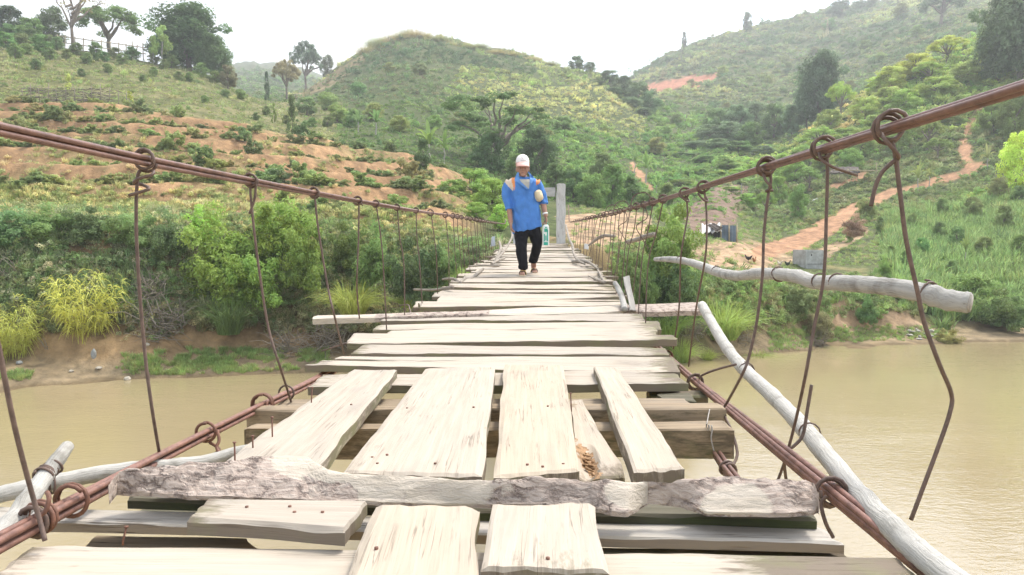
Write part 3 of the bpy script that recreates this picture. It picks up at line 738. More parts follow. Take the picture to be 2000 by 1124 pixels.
# --- bark slab
TOPO = [(212, 948), (232, 924), (330, 914), (440, 905), (500, 895), (560, 890), (600, 894), (640, 920), (690, 930), (800, 934), (900, 944), (1000, 945), (1100, 941), (1200, 945), (1300, 948), (1345, 944), (1400, 935), (1500, 939), (1585, 944), (1600, 966)]
BOTO = [(212, 958), (240, 960), (400, 969), (560, 975), (700, 979), (800, 983), (900, 984), (1040, 985), (1150, 990), (1195, 1001), (1225, 1003), (1245, 990), (1270, 975), (1330, 984), (1380, 1000), (1440, 1001), (1540, 1003), (1585, 997), (1600, 994)]
def make_bark_slab():
    n, m = 260, 16
    V, U, Wt = [], [], []
    for i in range(n + 1):
        x = 212 + (1600 - 212) * i / n
        yt, yb = interp(x, *zip(*TOPO)), interp(x, *zip(*BOTO))
        a, b = G(x, yt, -.668), G(x, yb, -.712)
        for j in range(m + 1):
            t = j / m
            p = a.lerp(b, t)
            endk = min(1, (x - 212) / 40, (1602 - x) / 30)
            p.z += 0.022 * math.sin(math.pi * min(1, t * 1.15) ** 0.8) * endk if t < 0.87 else 0
            w = 0.0
            if 470 < x < 1080:
                c = 965 - (965 - 903) * math.exp(-((x - 560) / 85) ** 2) * 1.0
                yy = lerp(yt, yb, t)
                w = 0.9 if yy < (945 + 29 * float(smooth(630, 740, x)) + 5 * math.sin(x / 31) + 3 * math.sin(x / 11)) and x > 525 else 0.35
                if 700 < x < 980 and yy > 945: w = 0.62
                w *= float(smooth(490, 570, x) * (1 - smooth(880, 1060, x)))
            d_ = math.hypot((x - 1235) / 60, (lerp(yt, yb, t) - 974) / 26); w = max(w, 0.9 * float(1 - smooth(.55, 1.25, d_)))
            d_ = math.hypot((x - 1440) / 88, (lerp(yt, yb, t) - 1003) / 50); w = max(w, 0.75 * float(1 - smooth(.6, 1.15, d_)))
            rough = 1 - min(1, w)
            q = Vector((p.x * 9, p.y * 30, 0))
            p.z += (mnoise.fractal(q, 0.8, 2.1, 5) * 0.010 + abs(mnoise.noise(q * 1.7)) * 0.007) * (0.10 + 1.1 * rough) * (1 if 0 < j < m else 0.4)
            p.y += mnoise.noise(q * 1.3 + Vector((5, 0, 0))) * 0.006
            V.append(p); U.append((x / 300, t * .2)); Wt.append(w)
    F = []; b = m + 1
    for i in range(n):
        for j in range(m): F.append((i * b + j, i * b + j + 1, (i + 1) * b + j + 1, (i + 1) * b + j))
    off = len(V)
    for i in range(n + 1):
        for j in (0, m):
            p = V[i * b + j].copy(); p.z = min(p.z - .012, -.722); V.append(p); U.append(U[i * b + j]); Wt.append(0.2)
    for i in range(n):
        F.append((i * b + m, off + 2 * i + 1, off + 2 * i + 3, (i + 1) * b + m))
        F.append((off + 2 * i, i * b, (i + 1) * b, off + 2 * i + 2))
        F.append((off + 2 * i + 1, off + 2 * i, off + 2 * i + 2, off + 2 * i + 3))
    F.append(tuple(range(0, b)) + (off + 1, off)); F.append(tuple(n * b + j for j in range(m, -1, -1)) + (off + 2 * n, off + 2 * n + 1))
    mb = MB(); mb.add(V, F, 0, U, Wt, sm=False)
    o = mb.build('bark_slab', BARK, origin=G(900, 960, -.70))
    tag(o, 'long rough slab with flaking bark laid across the near planks', 'slab')
make_bark_slab()

# --- cables
def bundle(name, label, path, rs, rr, n, cat='cable', twist=1.6, mat=RUST_ROD, group=None):
    c0 = Vector(path[0])
    root = thing(name, label, cat, c0, group)
    pts = [Vector(p) for p in path]
    L = 0
    frames = []
    for i, p in enumerate(pts):
        t = (pts[min(i + 1, len(pts) - 1)] - pts[max(i - 1, 0)]).normalized()
        a = t.cross(Vector((0, 0, 1))).normalized(); b = a.cross(t)
        if i: L += (p - pts[i - 1]).length
        frames.append((p, a, b, L))
    for k_ in range(n):
        mb = MB(); ph = 2 * math.pi * k_ / n + 0.6; q = []
        for p, a, b, l in frames:
            an = ph + twist * math.sin(l * 0.8 + k_) * 0.5
            rr_ = rr * (1 + 0.22 * math.sin(l * 1.7 + k_ * 2.1))
            q.append(p + a * math.cos(an) * rr_ + b * math.sin(an) * rr_)
        mb.tube(q, rs, 8)
        mb.build('strand', mat, root)
    return root
RL = ([0.6, 1.66, 2.32, 3.1, 4.75, 7.3, 17, 23.4, 24.3], [.262, .25, .243, .244, .244, .26, .36, .45, .62])
RR = ([0.6, 1.35, 2, 4.4, 7.5, 15, 23.0, 23.6, 24.3], [.29, .285, .285, .283, .32, .41, .50, .55, 1.1])
def railL(D): return Vector((cD(D) - 1.05, D, interp(D, *RL)))
def railR(D): return Vector((cD(D) + np.interp(D, [0, 1.4, 2.9, 7.5, 23.5], [1.12, 1.12, 1.10, 1.10, 1.05]), D, interp(D, *RR)))
DD = list(np.arange(0.7, 8, 0.15)) + list(np.arange(8, 24.3, 0.4)) + [24.3]
bundle('handrail_cable', 'rusty twin-rod handrail cable on the side with the grey crossed poles', [railL(d) for d in DD], .0085, .0085, 3, twist=1.2)
bundle('handrail_cable', 'rusty twin-rod handrail cable on the side above the tied driftwood pole', [railR(d) for d in DD], .0085, .0085, 3, twist=1.2)
LCp = [P(-200, 1165, 1.38), P(0, 1060, 1.66), P(300, 900, 2.32), P(520, 790, 3.25), P(620, 742, 4.0)]
RCp = [P(1950, 1225, 1.33), P(1830, 1128, 1.55), P(1620, 957, 2.1), P(1360, 747, 3.95), P(1290, 686, 5.25)]
def lowcable(pts, side):
    xs = [p.y for p in pts] + [6.5, 9, 13, 17, 24.4]; 
    X = [p.x for p in pts] + [cD(d) + side * .98 for d in (6.5, 9, 13, 17, 24.4)]
    Z = [p.z for p in pts] + [zD(d) - .085 for d in (6.5, 9, 13, 17, 24.4)]
    return lambda d: Vector((interp(d, xs, X), d, interp(d, xs, Z)))
lowL, lowR = lowcable(LCp, -1), lowcable(RCp, 1)
def smoothpath(f, ds):
    p = [f(d) for d in ds]
    for _ in range(3): p = [p[0]] + [(p[i - 1] + p[i] * 2 + p[i + 1]) / 4 for i in range(1, len(p) - 1)] + [p[-1]]
    return p
DL = list(np.arange(1.38, 6, 0.12)) + list(np.arange(6, 24.6, 0.6))
bundle('deck_cable', 'thick rusty deck cable of several rods passing under the bark slab end', smoothpath(lowL, DL), .0095, .0145, 5, twist=1.0, mat=DECK_ROD)
bundle('deck_cable', 'thick reddish deck cable of several rods beside the long pale pole', smoothpath(lowR, DL), .0095, .0150, 5, twist=1.0, mat=DECK_ROD)
UC = lambda x: [Vector((x + 0.047 * d, d, zD(d) - .20 if d > 2.9 else zD(d) - .22)) for d in np.arange(1.7, 12, 0.3)]
bundle('under_cable', 'thin rusty cable seen through the slot between the lengthwise planks', UC(-.165), .007, .010, 4, twist=.8)
bundle('under_cable', 'rusty cable with wire windings emerging below the split cross beam', [P(1400, 888, 2.83), P(1418, 915, 2.6), P(1438, 940, 2.38), P(1480, 1000, 2.0)], .008, .012, 4, twist=.5)

# --- suspender wires
def curl(center, axis, turns, rad, n=14, seed=0, pitch=.010):
    r = random.Random(seed); axis = Vector(axis).normalized()
    a = axis.cross(Vector((0, 0, 1))).normalized(); b = a.cross(axis)
    ph = r.uniform(0, 6.28); N = int(turns * n)
    return [Vector(center) + axis * (pitch * i / n - pitch * turns / 2) + (a * math.cos(ph + 6.283 * i / n) + b * math.sin(ph + 6.283 * i / n)) * rad * (1 + 0.22 * math.sin(i * .37 + ph)) for i in range(N + 1)]
def spline(pts, k=6):
    pts = [Vector(p) for p in pts]; out = []
    for i in range(len(pts) - 1):
        p0, p1, p2, p3 = pts[max(i - 1, 0)], pts[i], pts[i + 1], pts[min(i + 2, len(pts) - 1)]
        for j in range(k):
            t = j / k
            out.append(0.5 * ((2 * p1) + (p2 - p0) * t + (2 * p0 - 5 * p1 + 4 * p2 - p3) * t * t + (3 * p1 - p0 - 3 * p2 + p3) * t ** 3))
    return out + [pts[-1]]
def suspender(label, path, r, top_turns=2, bot_turns=1, group=None, top_c=None, bot_c=None, axis_t=(0.05, 1, 0), axis_b=(0.05, 1, 0), seed=0, tails=(), rad=.032, brad=.038):
    root = thing('suspender_wire', label, 'wire', Vector(path[-1]), group)
    mb = MB(); mb.tube(spline(path), r, 7); mb.build('wire_rod', WIRE, root)
    if top_c is not None and top_turns:
        mb = MB(); mb.tube(curl(top_c, axis_t, top_turns, rad, 14, seed, .016), r * .95, 6)
        for tl in tails: mb.tube(spline(tl), r * .95, 6)
        mb.build('knot', WIRE, root)
    if bot_c is not None and bot_turns:
        mb = MB(); mb.tube(curl(bot_c, axis_b, bot_turns, brad, 14, seed + 5, .014), r * .95, 6)
        mb.build('knot', WIRE, root)
    return root
gl = 'suspender wires on the crossed-poles side'; gr = 'suspender wires on the driftwood-pole side'
def dl(px, left=True):
    f = railL if left else railR; ds = np.linspace(0.8, 24, 3000)
    xs = [proj(*f(d))[0] for d in ds]
    return float(ds[np.argmin(np.abs(np.array(xs) - px))])
def wires_left():
    d = 1.62; tp = railL(d)
    suspender('bent suspender wire tied to the crossed grey poles', [tp, P(-14, 600, 1.63), P(0, 690, 1.64), P(28, 830, 1.66), P(56, 940, 1.7), P(76, 1010, 1.7), P(88, 1056, 1.68)], .006, 2, 2, gl, tp, lowL(1.78), seed=1)
    d = dl(285); tp = railL(d)
    suspender('suspender wire with coiled loose end above, reaching the thick deck cable', [tp + Vector((-.02, 0, -.03)), P(268, 352, d), P(266, 440, d), P(272, 560, d), P(284, 700, d), P(297, 800, d), P(311, 884, 2.37)], .0055, 2, 0, gl, tp, None, seed=2, rad=.03,
              tails=([P(300, 335, d), P(296, 342, d - .02), P(270, 350, d - .03), P(262, 358, d), P(280, 362, d + .02), P(290, 370, d - .02), P(252, 382, d - .02)],))
    d = dl(492); tp = railL(d)
    suspender('suspender wire curving down to the double knot beside the patched gap', [tp, P(489, 375, d), P(494, 430, d), P(505, 520, d), P(524, 640, d), P(548, 720, d), P(571, 792, 3.5)], .0055, 2, 1, gl, tp, lowL(3.52), seed=3, rad=.026, tails=([P(500, 360, d), P(497, 390, d), P(487, 418, d)],))
    d = dl(615); tp = railL(d)
    suspender('slim suspender wire hanging in front of the bright green bush', [tp, P(616, 395, d), P(622, 450, d), P(640, 560, d), P(655, 625, d), P(672, 692, 4.8)], .0058, 2, 0, gl, tp, None, seed=4, rad=.026)
    d = dl(700); tp = railL(d)
    suspender('suspender wire under a long twisted wrapping of the handrail', [tp, P(701, 410, d), P(700, 470, d), P(697, 560, d), P(702, 622, 5.2)], .0056, 2, 0, gl, tp, None, seed=5, rad=.028, tails=([P(636, 378, d - .5), P(655, 382, d - .4), P(680, 387, d - .2), P(700, 392, d), P(708, 402, d)],))
    pts = [735, 776, 813, 842, 870, 885, 894, 902, 912, 920, 926, 932, 938, 943, 948, 953, 957, 961, 965, 968]
    for i, px in enumerate(pts):
        d = dl(px); tp = railL(d); bt = Vector((cD(d) - 1.0, d + rng.uniform(-.15, .25), zD(d) - .04))
        midp = tp.lerp(bt, .5) + Vector((rng.uniform(-.03, .03), rng.uniform(-.04, .04), 0))
        suspender(f'thin rusty suspender wire, {ordw(i)} past the twisted handrail wrapping', [tp, tp.lerp(midp, .5) + Vector((rng.uniform(-.012, .012), 0, 0)), midp, bt], .0052, 2 if d < 16 else 1.2, 0, gl, tp, None, seed=10 + i, rad=rng.uniform(.022, .036))
def wires_right():
    d = dl(1740, False); tp = railR(d)
    suspender('sharply kinked suspender wire with large knot and dangling hooked end', [tp + Vector((0, 0, -.03)), P(1748, 300, d), P(1757, 370, d), P(1770, 470, d), P(1792, 570, d), P(1805, 630, d), P(1834, 710, d), P(1858, 770, 1.95), P(1854, 810, 1.95), P(1830, 880, 1.95), P(1800, 960, 1.95), P(1779, 1016, 1.95)], .0059, 2.5, 0, gr, tp, None, seed=31, rad=.036,
              tails=([P(1722, 262, d), P(1730, 275, d - .03), P(1752, 300, d - .03), P(1754, 310, d), P(1742, 318, d), P(1722, 338, d), P(1710, 365, d), P(1701, 403, d)],))
    d = dl(1610, False); tp = railR(d)
    suspender('suspender wire with free end bent sideways below the handrail', [tp, P(1616, 320, d), P(1614, 420, d), P(1609, 540, d), P(1590, 640, d), P(1572, 740, d), P(1552, 830, 2.55), P(1533, 900, 2.6), P(1518, 942, 2.62)], .0055, 2, 0, gr, tp, None, seed=32, rad=.032,
              tails=([P(1600, 300, d), P(1604, 312, d - .03), P(1625, 326, d - .04), P(1650, 335, d - .02), P(1674, 343, d)],))
    suspender('short hooked wire catching the long pale pole', [P(1585, 752, 2.5), P(1577, 800, 2.5), P(1568, 850, 2.5), P(1550, 872, 2.5), P(1538, 880, 2.52), P(1532, 905, 2.55), P(1536, 942, 2.6)], .006, 0, 0, gr)
    d = dl(1498, False); tp = railR(d)
    suspender('suspender wire with thick coil on top, crossing the driftwood pole in its middle', [tp, P(1506, 350, d), P(1500, 385, d), P(1492, 460, d), P(1489, 540, d), P(1478, 630, d), P(1462, 700, d), P(1448, 735, d), P(1418, 790, 3.2), P(1410, 800, 3.15), P(1428, 840, 3.0), P(1440, 885, 2.85), P(1430, 912, 2.7)], .006, 3, 2, gr, tp, P(1420, 918, 2.6), seed=33, rad=.032, axis_b=(.3, -1, 0), brad=.026,
              tails=([P(1490, 335, d), P(1495, 352, d - .03), P(1506, 366, d - .03), P(1496, 374, d), P(1510, 372, d)],))
    suspender('wire strap running from the deck cable up to the long pale pole', [P(1366, 740, 3.9), P(1372, 733, 3.7), P(1400, 722, 3.6), P(1438, 712, 3.5)], .006, 0, 3, gr, None, lowR(3.95), seed=34, brad=.042)
    suspender('loose wire hanging from the deck cable knot beside the bark slab', [lowR(2.08) + Vector((-.03, -.03, 0)), P(1604, 985, 2.05), P(1612, 1020, 2.03), P(1627, 1050, 2.03)], .006, 0, 3, gr, None, lowR(2.08), seed=35, brad=.042)
    for px, bx, by, bd, lab in ((1375, 1345, 716, 4.9, 'suspender wire passing behind the bare end of the outrigger board'), (1338, 1315, 682, 5.3, 'slanting suspender wire beside the driftwood pole tip')):
        d = dl(px, False); tp = railR(d)
        suspender(lab, [tp, P(px + 5, 420, d), P(px + 3, 500, d) if px > 1350 else P(px - 8, 500, d), P((px + bx) / 2, 600, (d + bd) / 2), P(bx, by, bd)], .0058, 2, 0, gr, tp, None, seed=36 + px, rad=.03, tails=([P(px - 12, 378, d), P(px - 2, 390, d - .02), P(px + 8, 394, d), P(px + 3, 384, d + .02)],))
    pts = [1296, 1276, 1258, 1244, 1232, 1220, 1211, 1203, 1195, 1186, 1180, 1174, 1168, 1162, 1157, 1152, 1147, 1143, 1139, 1135, 1131, 1127, 1123]
    for i, px in enumerate(pts):
        d = dl(px, False); tp = railR(d); bt = Vector((cD(d) + 1.0, d + rng.uniform(-.3, .2), zD(d) - .04))
        midp = tp.lerp(bt, .5) + Vector((rng.uniform(-.05, .05), rng.uniform(-.05, .05), 0))
        tails = ()
        if i in (1, 4, 6):
            tails = ([tp, tp + Vector((-.06, .02, .08)), tp + Vector((-.16, .04, .05)), tp + Vector((-.2, .0, -.08))],)
        if i in (2, 5):
            tails = ([tp, tp + Vector((.03, 0, -.12)), tp + Vector((-.07, 0, -.2)), tp + Vector((-.02, .02, -.3)), tp + Vector((.05, 0, -.42))],)
        suspender(f'thin rusty suspender wire, {ordw(i)} beyond the driftwood pole tip', [tp, tp.lerp(midp, .5) + Vector((rng.uniform(-.015, .015), 0, 0)), midp, bt], .0052, 2 if d < 16 else 1.2, 0, gr, tp, None, seed=50 + i, rad=rng.uniform(.024, .042), tails=tails)
wires_left(); wires_right()
# wire knots on the thick deck cable that hold nothing else
def knot(label, c, axis, turns, rad, tails=(), r=.006, seed=0, pitch=.016):
    mb = MB(); mb.tube(curl(c, axis, turns, rad, 16, seed, pitch), r, 7)
    for tl in tails: mb.tube(spline(tl), r, 7)
    o = mb.build('wire_knot', RUST, origin=c); tag(o, label, 'wire knot', 'wire knots on the deck cables')
axL = (lowL(2.6) - lowL(2.0))
knot('open wire ring round the deck cable next to the bark slab end', lowL(1.92), axL, 1.6, .044, (), seed=1)
knot('tight rusty ring on the deck cable below the crossed poles', lowL(1.80), axL, 1.8, .04, ([P(92, 962, 1.78), P(96, 975, 1.76), P(88, 1000, 1.75), P(70, 1010, 1.75)],), seed=2)
knot('single wire loop with twisted legs below the deck cable', lowL(2.68), axL, 1.1, .036, ([P(424, 840, 2.68), P(428, 860, 2.66), P(423, 875, 2.64), P(432, 888, 2.62), P(444, 895, 2.62)], [P(410, 865, 2.68), P(428, 878, 2.65), P(414, 892, 2.62), P(412, 905, 2.6)]), seed=3)
knot('bulky wire knot with four hanging legs on the deck cable', lowL(3.22), axL, 3.2, .045, ([P(500, 790, 3.2), P(494, 822, 3.15), P(488, 856, 3.1)], [P(522, 785, 3.2), P(516, 820, 3.15), P(508, 842, 3.1)], [P(532, 785, 3.25), P(534, 810, 3.2), P(536, 832, 3.15)]), seed=4)
knot('wire ring where the deck cable dips under the planks', lowR(4.95), (lowR(5) - lowR(4.6)), 2.2, .036, (), seed=6)

# --- nails
def nail(label, px, py, z, h, lean=(0, 0)):
    p = G(px, py, z); mb = MB(); top = p + Vector((lean[0], lean[1], h))
    mb.tube([p - Vector((0, 0, .01)), p, top], .0028, 8); mb.tube([top, top + Vector((0, 0, .003))], .006, 8)
    o = mb.build('nail', RUST, origin=p); tag(o, label, 'nail', 'nails standing up from the planks')
nail('tall rusty nail standing near the bark end of the knotty plank', 459, 904, -.69, .062)
nail('short rusty nail, middle one of the row on the knotty plank', 494, 875, -.69, .038)
nail('tall rusty nail close to the charred knot', 532, 852, -.69, .065)
nail('blackened nail driven into the charred knot', 608, 790, -.70, .07, (.004, .004))
nail('bright-headed bent nail beside the broken plank', 1116, 803, -.74, .075, (-.004, 0))
nail('thick rusty bolt leaning in the gap before the grey cross beam', 240, 1058, -.80, .035, (.006, .008))
def nail_dots():
    t = RUST
    spots = [(727, 893, 'B'), (737, 905, 'B'), (756, 888, 'B'), (850, 905, 'B'), (795, 797, 'B'), (925, 795, 'B'), (1030, 907, 'C'), (1060, 911, 'C'), (1100, 906, 'C'), (1070, 793, 'C'), (735, 1070, 'G'), (1070, 1090, 'H'), (482, 990, 'F'), (566, 989, 'F'), (630, 1000, 'F'), (686, 790, 'A'), (575, 1000, 'F')]
    own = {'A': PA, 'B': PB, 'C': PC, 'G': PG, 'H': PH, 'F': PF}
    for px, py, k_ in spots:
        p = G(px, py, -.692 if k_ not in 'F' else -.697); mb = MB()
        mb.tube([p - Vector((0, 0, .008)), p + Vector((0, 0, .0015))], .0046, 8)
        mb.build('nail_head', RUST, own[k_])
nail_dots()

# --- poles
def mat_pole(name, light, mid, dark):
    t = NT(name); uv = t('TexCoord').outputs['UV']; co = t('TexCoord').outputs['Object']
    n = t.noise(t.mapv(uv, (3, 40, 1)), 2, 6, 0.65); b = t.noise(co, 7, 5, 0.65)
    c = t.ramp(n, [(0.3, mid), (0.6, light)]); c = t.mix(t.g(b, 0.5, 0.68, 0, 0.7), c, dark)
    return t.pbr(c, 0.8, t.bump(t.math('ADD', n, b), 0.8, 0.01), 0.2)
POLE = mat_pole('bleached_pole', (0.47, 0.455, 0.42), (0.34, 0.33, 0.30), (0.20, 0.185, 0.16))
BAMB = mat_pole('grey_bamboo', (0.53, 0.515, 0.475), (0.40, 0.385, 0.345), (0.22, 0.205, 0.17))
STICK = mat_pole('dry_branch', (0.34, 0.30, 0.25), (0.24, 0.21, 0.17), (0.14, 0.12, 0.10))
ENDW = mat_simple('cut_wood_end', (0.40, 0.37, 0.33), 0.4, 30, 0.9, 0.4, 0.004)
def pole(name, label, cat, pts, px_w, mat, wraps=(), seed=0, group=None, seg=14, knotw=WIRE, cut_end=False):
    """pts: (px,py,D); px_w: widths in photo pixels at each point"""
    W = [P(*p) for p in pts]; rr = [w * p[2] / FPX / 2 for w, p in zip(px_w, pts)]
    path = spline(W, 8); n = len(path); rad = list(np.interp(np.linspace(0, 1, n), np.linspace(0, 1, len(rr)), rr))
    rn = random.Random(seed)
    if mat is BAMB: rad = [q * (1 + 0.10 * math.exp(-(((i / 7.0) % 1 - .5) / .07) ** 2)) for i, q in enumerate(rad)]
    rad = [q * (1 + 0.13 * mnoise.noise(Vector((i * .35, seed, 0))) + 0.07 * mnoise.noise(Vector((i * 1.1, seed, 4)))) for i, q in enumerate(rad)]
    root = thing(name, label, cat, path[n // 2], group)
    mb = MB(); mb.tube(path, rad, seg, jit=.03, seed=seed); mb.build('shaft', mat, root)
    if cut_end:
        ax = (path[-1] - path[-2]).normalized(); mb = MB(); mb.tube([path[-1] - ax * .002, path[-1] + ax * .004], [rad[-1] * .96, rad[-1] * .9], seg, jit=.08, seed=2); mb.build('cut_end', ENDW, root)
    for k_, (f, nt) in enumerate(wraps):
        i = int(f * (n - 1)); ax = (path[min(i + 1, n - 1)] - path[max(i - 1, 0)])
        mb = MB(); mb.tube(curl(path[i], ax, nt, rad[i] * 1.08, 14, seed + k_, .012), .0035, 6)
        mb.build('wire_tie', knotw, root)
    return root
drift = pole('driftwood_pole', 'thick wavy bleached pole tied level to the suspender wires with sawn end', 'pole',
     [(1280, 507, 6.6), (1310, 507, 6.2), (1345, 512, 5.8), (1378, 523, 5.3), (1405, 533, 4.9), (1440, 539, 4.4), (1478, 535, 3.9), (1520, 536, 3.5), (1560, 541, 3.1), (1590, 551, 2.85), (1640, 553, 2.6), (1700, 557, 2.4), (1760, 564, 2.27), (1810, 574, 2.18), (1850, 586, 2.13), (1894, 592, 2.09)],
     [8, 12, 14, 17, 19, 20, 22, 24, 27, 28, 31, 34, 37, 41, 42, 41], POLE, ((.1, 1.3), (.25, 1.3), (.47, 2.5), (.62, 1.2), (.66, 1.4), (.87, 1.5)), seed=3, cut_end=True)
pole('leaning_pole', 'long pale pole running down from the outrigger board past the deck cable', 'pole',
     [(1371, 597, 6.15), (1410, 665, 5.0), (1450, 718, 4.2), (1505, 770, 3.5), (1560, 826, 2.95), (1610, 885, 2.5), (1660, 945, 2.15), (1720, 1010, 1.85), (1790, 1075, 1.62), (1870, 1140, 1.45), (1960, 1215, 1.3)],
     [18, 21, 25, 29, 34, 38, 41, 46, 52, 58, 64], BAMB, ((.22, 2.2), (.44, 1.5)), seed=4)
pole('bamboo_pole', 'grey jointed bamboo pole lying level outside the deck cable', 'pole',
     [(-120, 992, 1.95), (0, 966, 2.05), (80, 948, 2.12), (160, 932, 2.2), (270, 915, 2.3), (380, 905, 2.4), (470, 884, 2.5), (520, 870, 2.56)], [34, 33, 32, 31, 29, 26, 26, 24], BAMB, ((.32, 4),), seed=5)
pole('crossed_pole', 'short grey pole lashed slantwise across the bamboo pole', 'pole',
     [(-70, 1115, 1.60), (0, 1048, 1.72), (50, 985, 1.84), (85, 935, 1.95), (115, 895, 2.02), (132, 872, 2.08)], [46, 44, 38, 33, 28, 24], BAMB, ((.68, 3.5), (.63, 2)), seed=6)
sg = 'dry branches along the deck edges'
pole('dry_branch', 'crooked branch stub level with the handrail, left of the driftwood pole', 'branch', [(1225, 473, 9.2), (1245, 468, 9.0), (1262, 462, 8.8), (1278, 458, 8.6)], [8, 9, 10, 9], STICK, ((.5, 1),), seed=7, group=sg)
pole('dry_branch', 'forked branch hanging among the far suspender wires', 'branch', [(1150, 480, 12.5), (1165, 468, 12.3), (1180, 461, 12), (1200, 462, 11.6)], [4, 6, 7, 6], STICK, (), seed=8, group=sg)
for i, (pts, ww, lab) in enumerate([
   ([(808, 566, 8.2), (845, 567, 8.1), (868, 564, 8.0), (884, 562, 7.9)], [4, 5, 6, 9], 'pale branch sticking straight out from the deck edge'),
   ([(864, 546, 9.0), (884, 545, 8.9), (897, 552, 8.8)], [4, 6, 6], 'short bent branch stub above the pale sticking-out branch'),
   ([(899, 553, 8.7), (906, 546, 9.0), (920, 545, 9.2), (934, 533, 9.7), (944, 526, 10.0)], [6, 7, 7, 6, 5], 'wavy branch lying along the plank ends'),
   ([(915, 521, 10.4), (940, 519, 10.5), (975, 520, 10.6)], [3, 4, 4], 'thin straight stick level on the deck edge'),
   ([(966, 512, 11.6), (972, 500, 12.2), (978, 486, 13), (975, 472, 13.6)], [4, 6, 6, 4], 'upright twisted dead branch at the deck edge near the man'),
   ([(968, 510, 11.5), (980, 496, 12.4), (992, 480, 13.5), (1000, 462, 14.5), (998, 448, 15)], [4, 5, 4, 4, 3], 'long curling dead vine climbing beside the man'),
   ([(960, 516, 11), (975, 508, 11.6), (985, 505, 12.3)], [5, 5, 4], 'dead branch piece lying at the foot of the twisted branch'),
   ([(1105, 440, 21), (1108, 452, 19), (1112, 468, 17), (1118, 480, 15), (1120, 494, 13.6), (1128, 508, 12.2), (1142, 516, 11.3)], [4, 4, 5, 5, 5, 5, 4], 'long twisted dead vine hanging down from the gate post'),
   ([(1118, 512, 12.2), (1135, 510, 12), (1152, 514, 11.4), (1168, 526, 10.4)], [7, 8, 6, 4], 'gnarled root piece on the weathered plank ends'),
   ([(1168, 528, 10.2), (1176, 545, 8.9), (1180, 552, 8.5), (1150, 540, 9.4)], [4, 5, 6, 3], 'knobbly stick at the plank ends before the split stakes')]):
    pole('dry_branch', lab, 'branch', pts, ww, STICK, (), seed=20 + i, group=sg, seg=7)
# split stakes by the outrigger board
q = [P(1216, 541, 6.75), P(1228, 539, 6.75), P(1243, 606, 6.3), P(1231, 606, 6.3)]
mb = MB(); plank_mb(mb, q[0], q[3], q[2], q[1], .03, nl=24, rag=.008, endrag=.03, seed=61)
o = mb.build('split_stake', W_GREY, origin=q[3]); tag(o, 'grey split board standing upright at the outrigger board', 'stake')
pole('bent_stake', 'curved whitish stick standing beside the grey split board', 'stake', [(1201, 553, 6.8), (1208, 565, 6.7), (1216, 585, 6.5), (1220, 605, 6.3)], [9, 11, 12, 12], POLE, (), seed=62)
# bare iron rod
mb = MB(); mb.tube([P(629, 686, 4.9), P(652, 678, 4.85), P(676, 671, 4.8)], .006, 6)
tag(mb.build('iron_rod', WIRE, origin=P(652, 678, 4.85)), 'straight iron rod poking out beside the plank ends', 'rod')
mb = MB(); mb.tube(spline([P(780, 597, 6.7), P(797, 596, 6.6), P(800, 604, 6.5), P(804, 615, 6.4)]), .006, 6)
tag(mb.build('iron_hook', WIRE, origin=P(797, 596, 6.6)), 'bent iron hook rising above the outrigger board', 'hook')
mb = MB(); mb.tube(spline([P(1392, 838, 2.85), P(1389, 858, 2.84), P(1396, 888, 2.83)]), .003, 5); mb.tube(curl(P(1385, 836, 2.86), (1, 0, 0), 2, .012, 12, 3), .003, 5); mb.tube(spline([P(1386, 800, 3.08), P(1383, 815, 3.0), P(1380, 832, 2.9)]), .0028, 5)
tag(mb.build('binding_wire', ENDW, origin=P(1392, 838, 2.85)), 'pale binding wire lashed on the split beam end', 'wire')

# --- gate at the far end
def gate():
    g0 = P(1093, 478, 24.2); root = thing('bridge_gate', 'whitewashed wooden gate frame where the bridge meets the bank', 'gate', g0)
    px2m = 24.2 / FPX
    GW = mat_wood('whitewashed_timber', (0.58, 0.60, 0.61), (0.46, 0.475, 0.48), (0.34, 0.34, 0.34), (0.16, 0.15, 0.14), crack=1.4)
    zt, zb = P(1093, 360, 24.2).z, P(1093, 492, 24.2).z - .6
    def vpost(name, xl, xr, dy):
        a, b = P(xl, 420, 24.2).x, P(xr, 420, 24.2).x
        mb = MB()
        plank_mb(mb, Vector((a, 24.2 - dy, zb)), Vector((a, 24.2 - dy, zt)), Vector((b, 24.2 - dy, zt - .02)), Vector((b, 24.2 - dy, zb)), .26, nl=24, rag=.012, endrag=.03, seed=int(xl), wside=.2, wear0=.6, wear1=.3)
        return mb.build(name, GW, root)
    vpost('post', 1086, 1103, .12)
    vpost('post', 1002, 1018, .12)
    mb = MB(); z1, z0 = P(1040, 367, 24.2).z, P(1040, 384, 24.2).z; a, b = P(1018, 375, 24.2).x + .005, P(1084.5, 375, 24.2).x
    plank_mb(mb, Vector((a, 24.12, z0)), Vector((b, 24.12, z0)), Vector((b, 24.12, z1)), Vector((a, 24.12, z1)), .14, nl=24, rag=.006, seed=5, wside=.2)
    mb.build('cross_bar', GW, root)
gate()
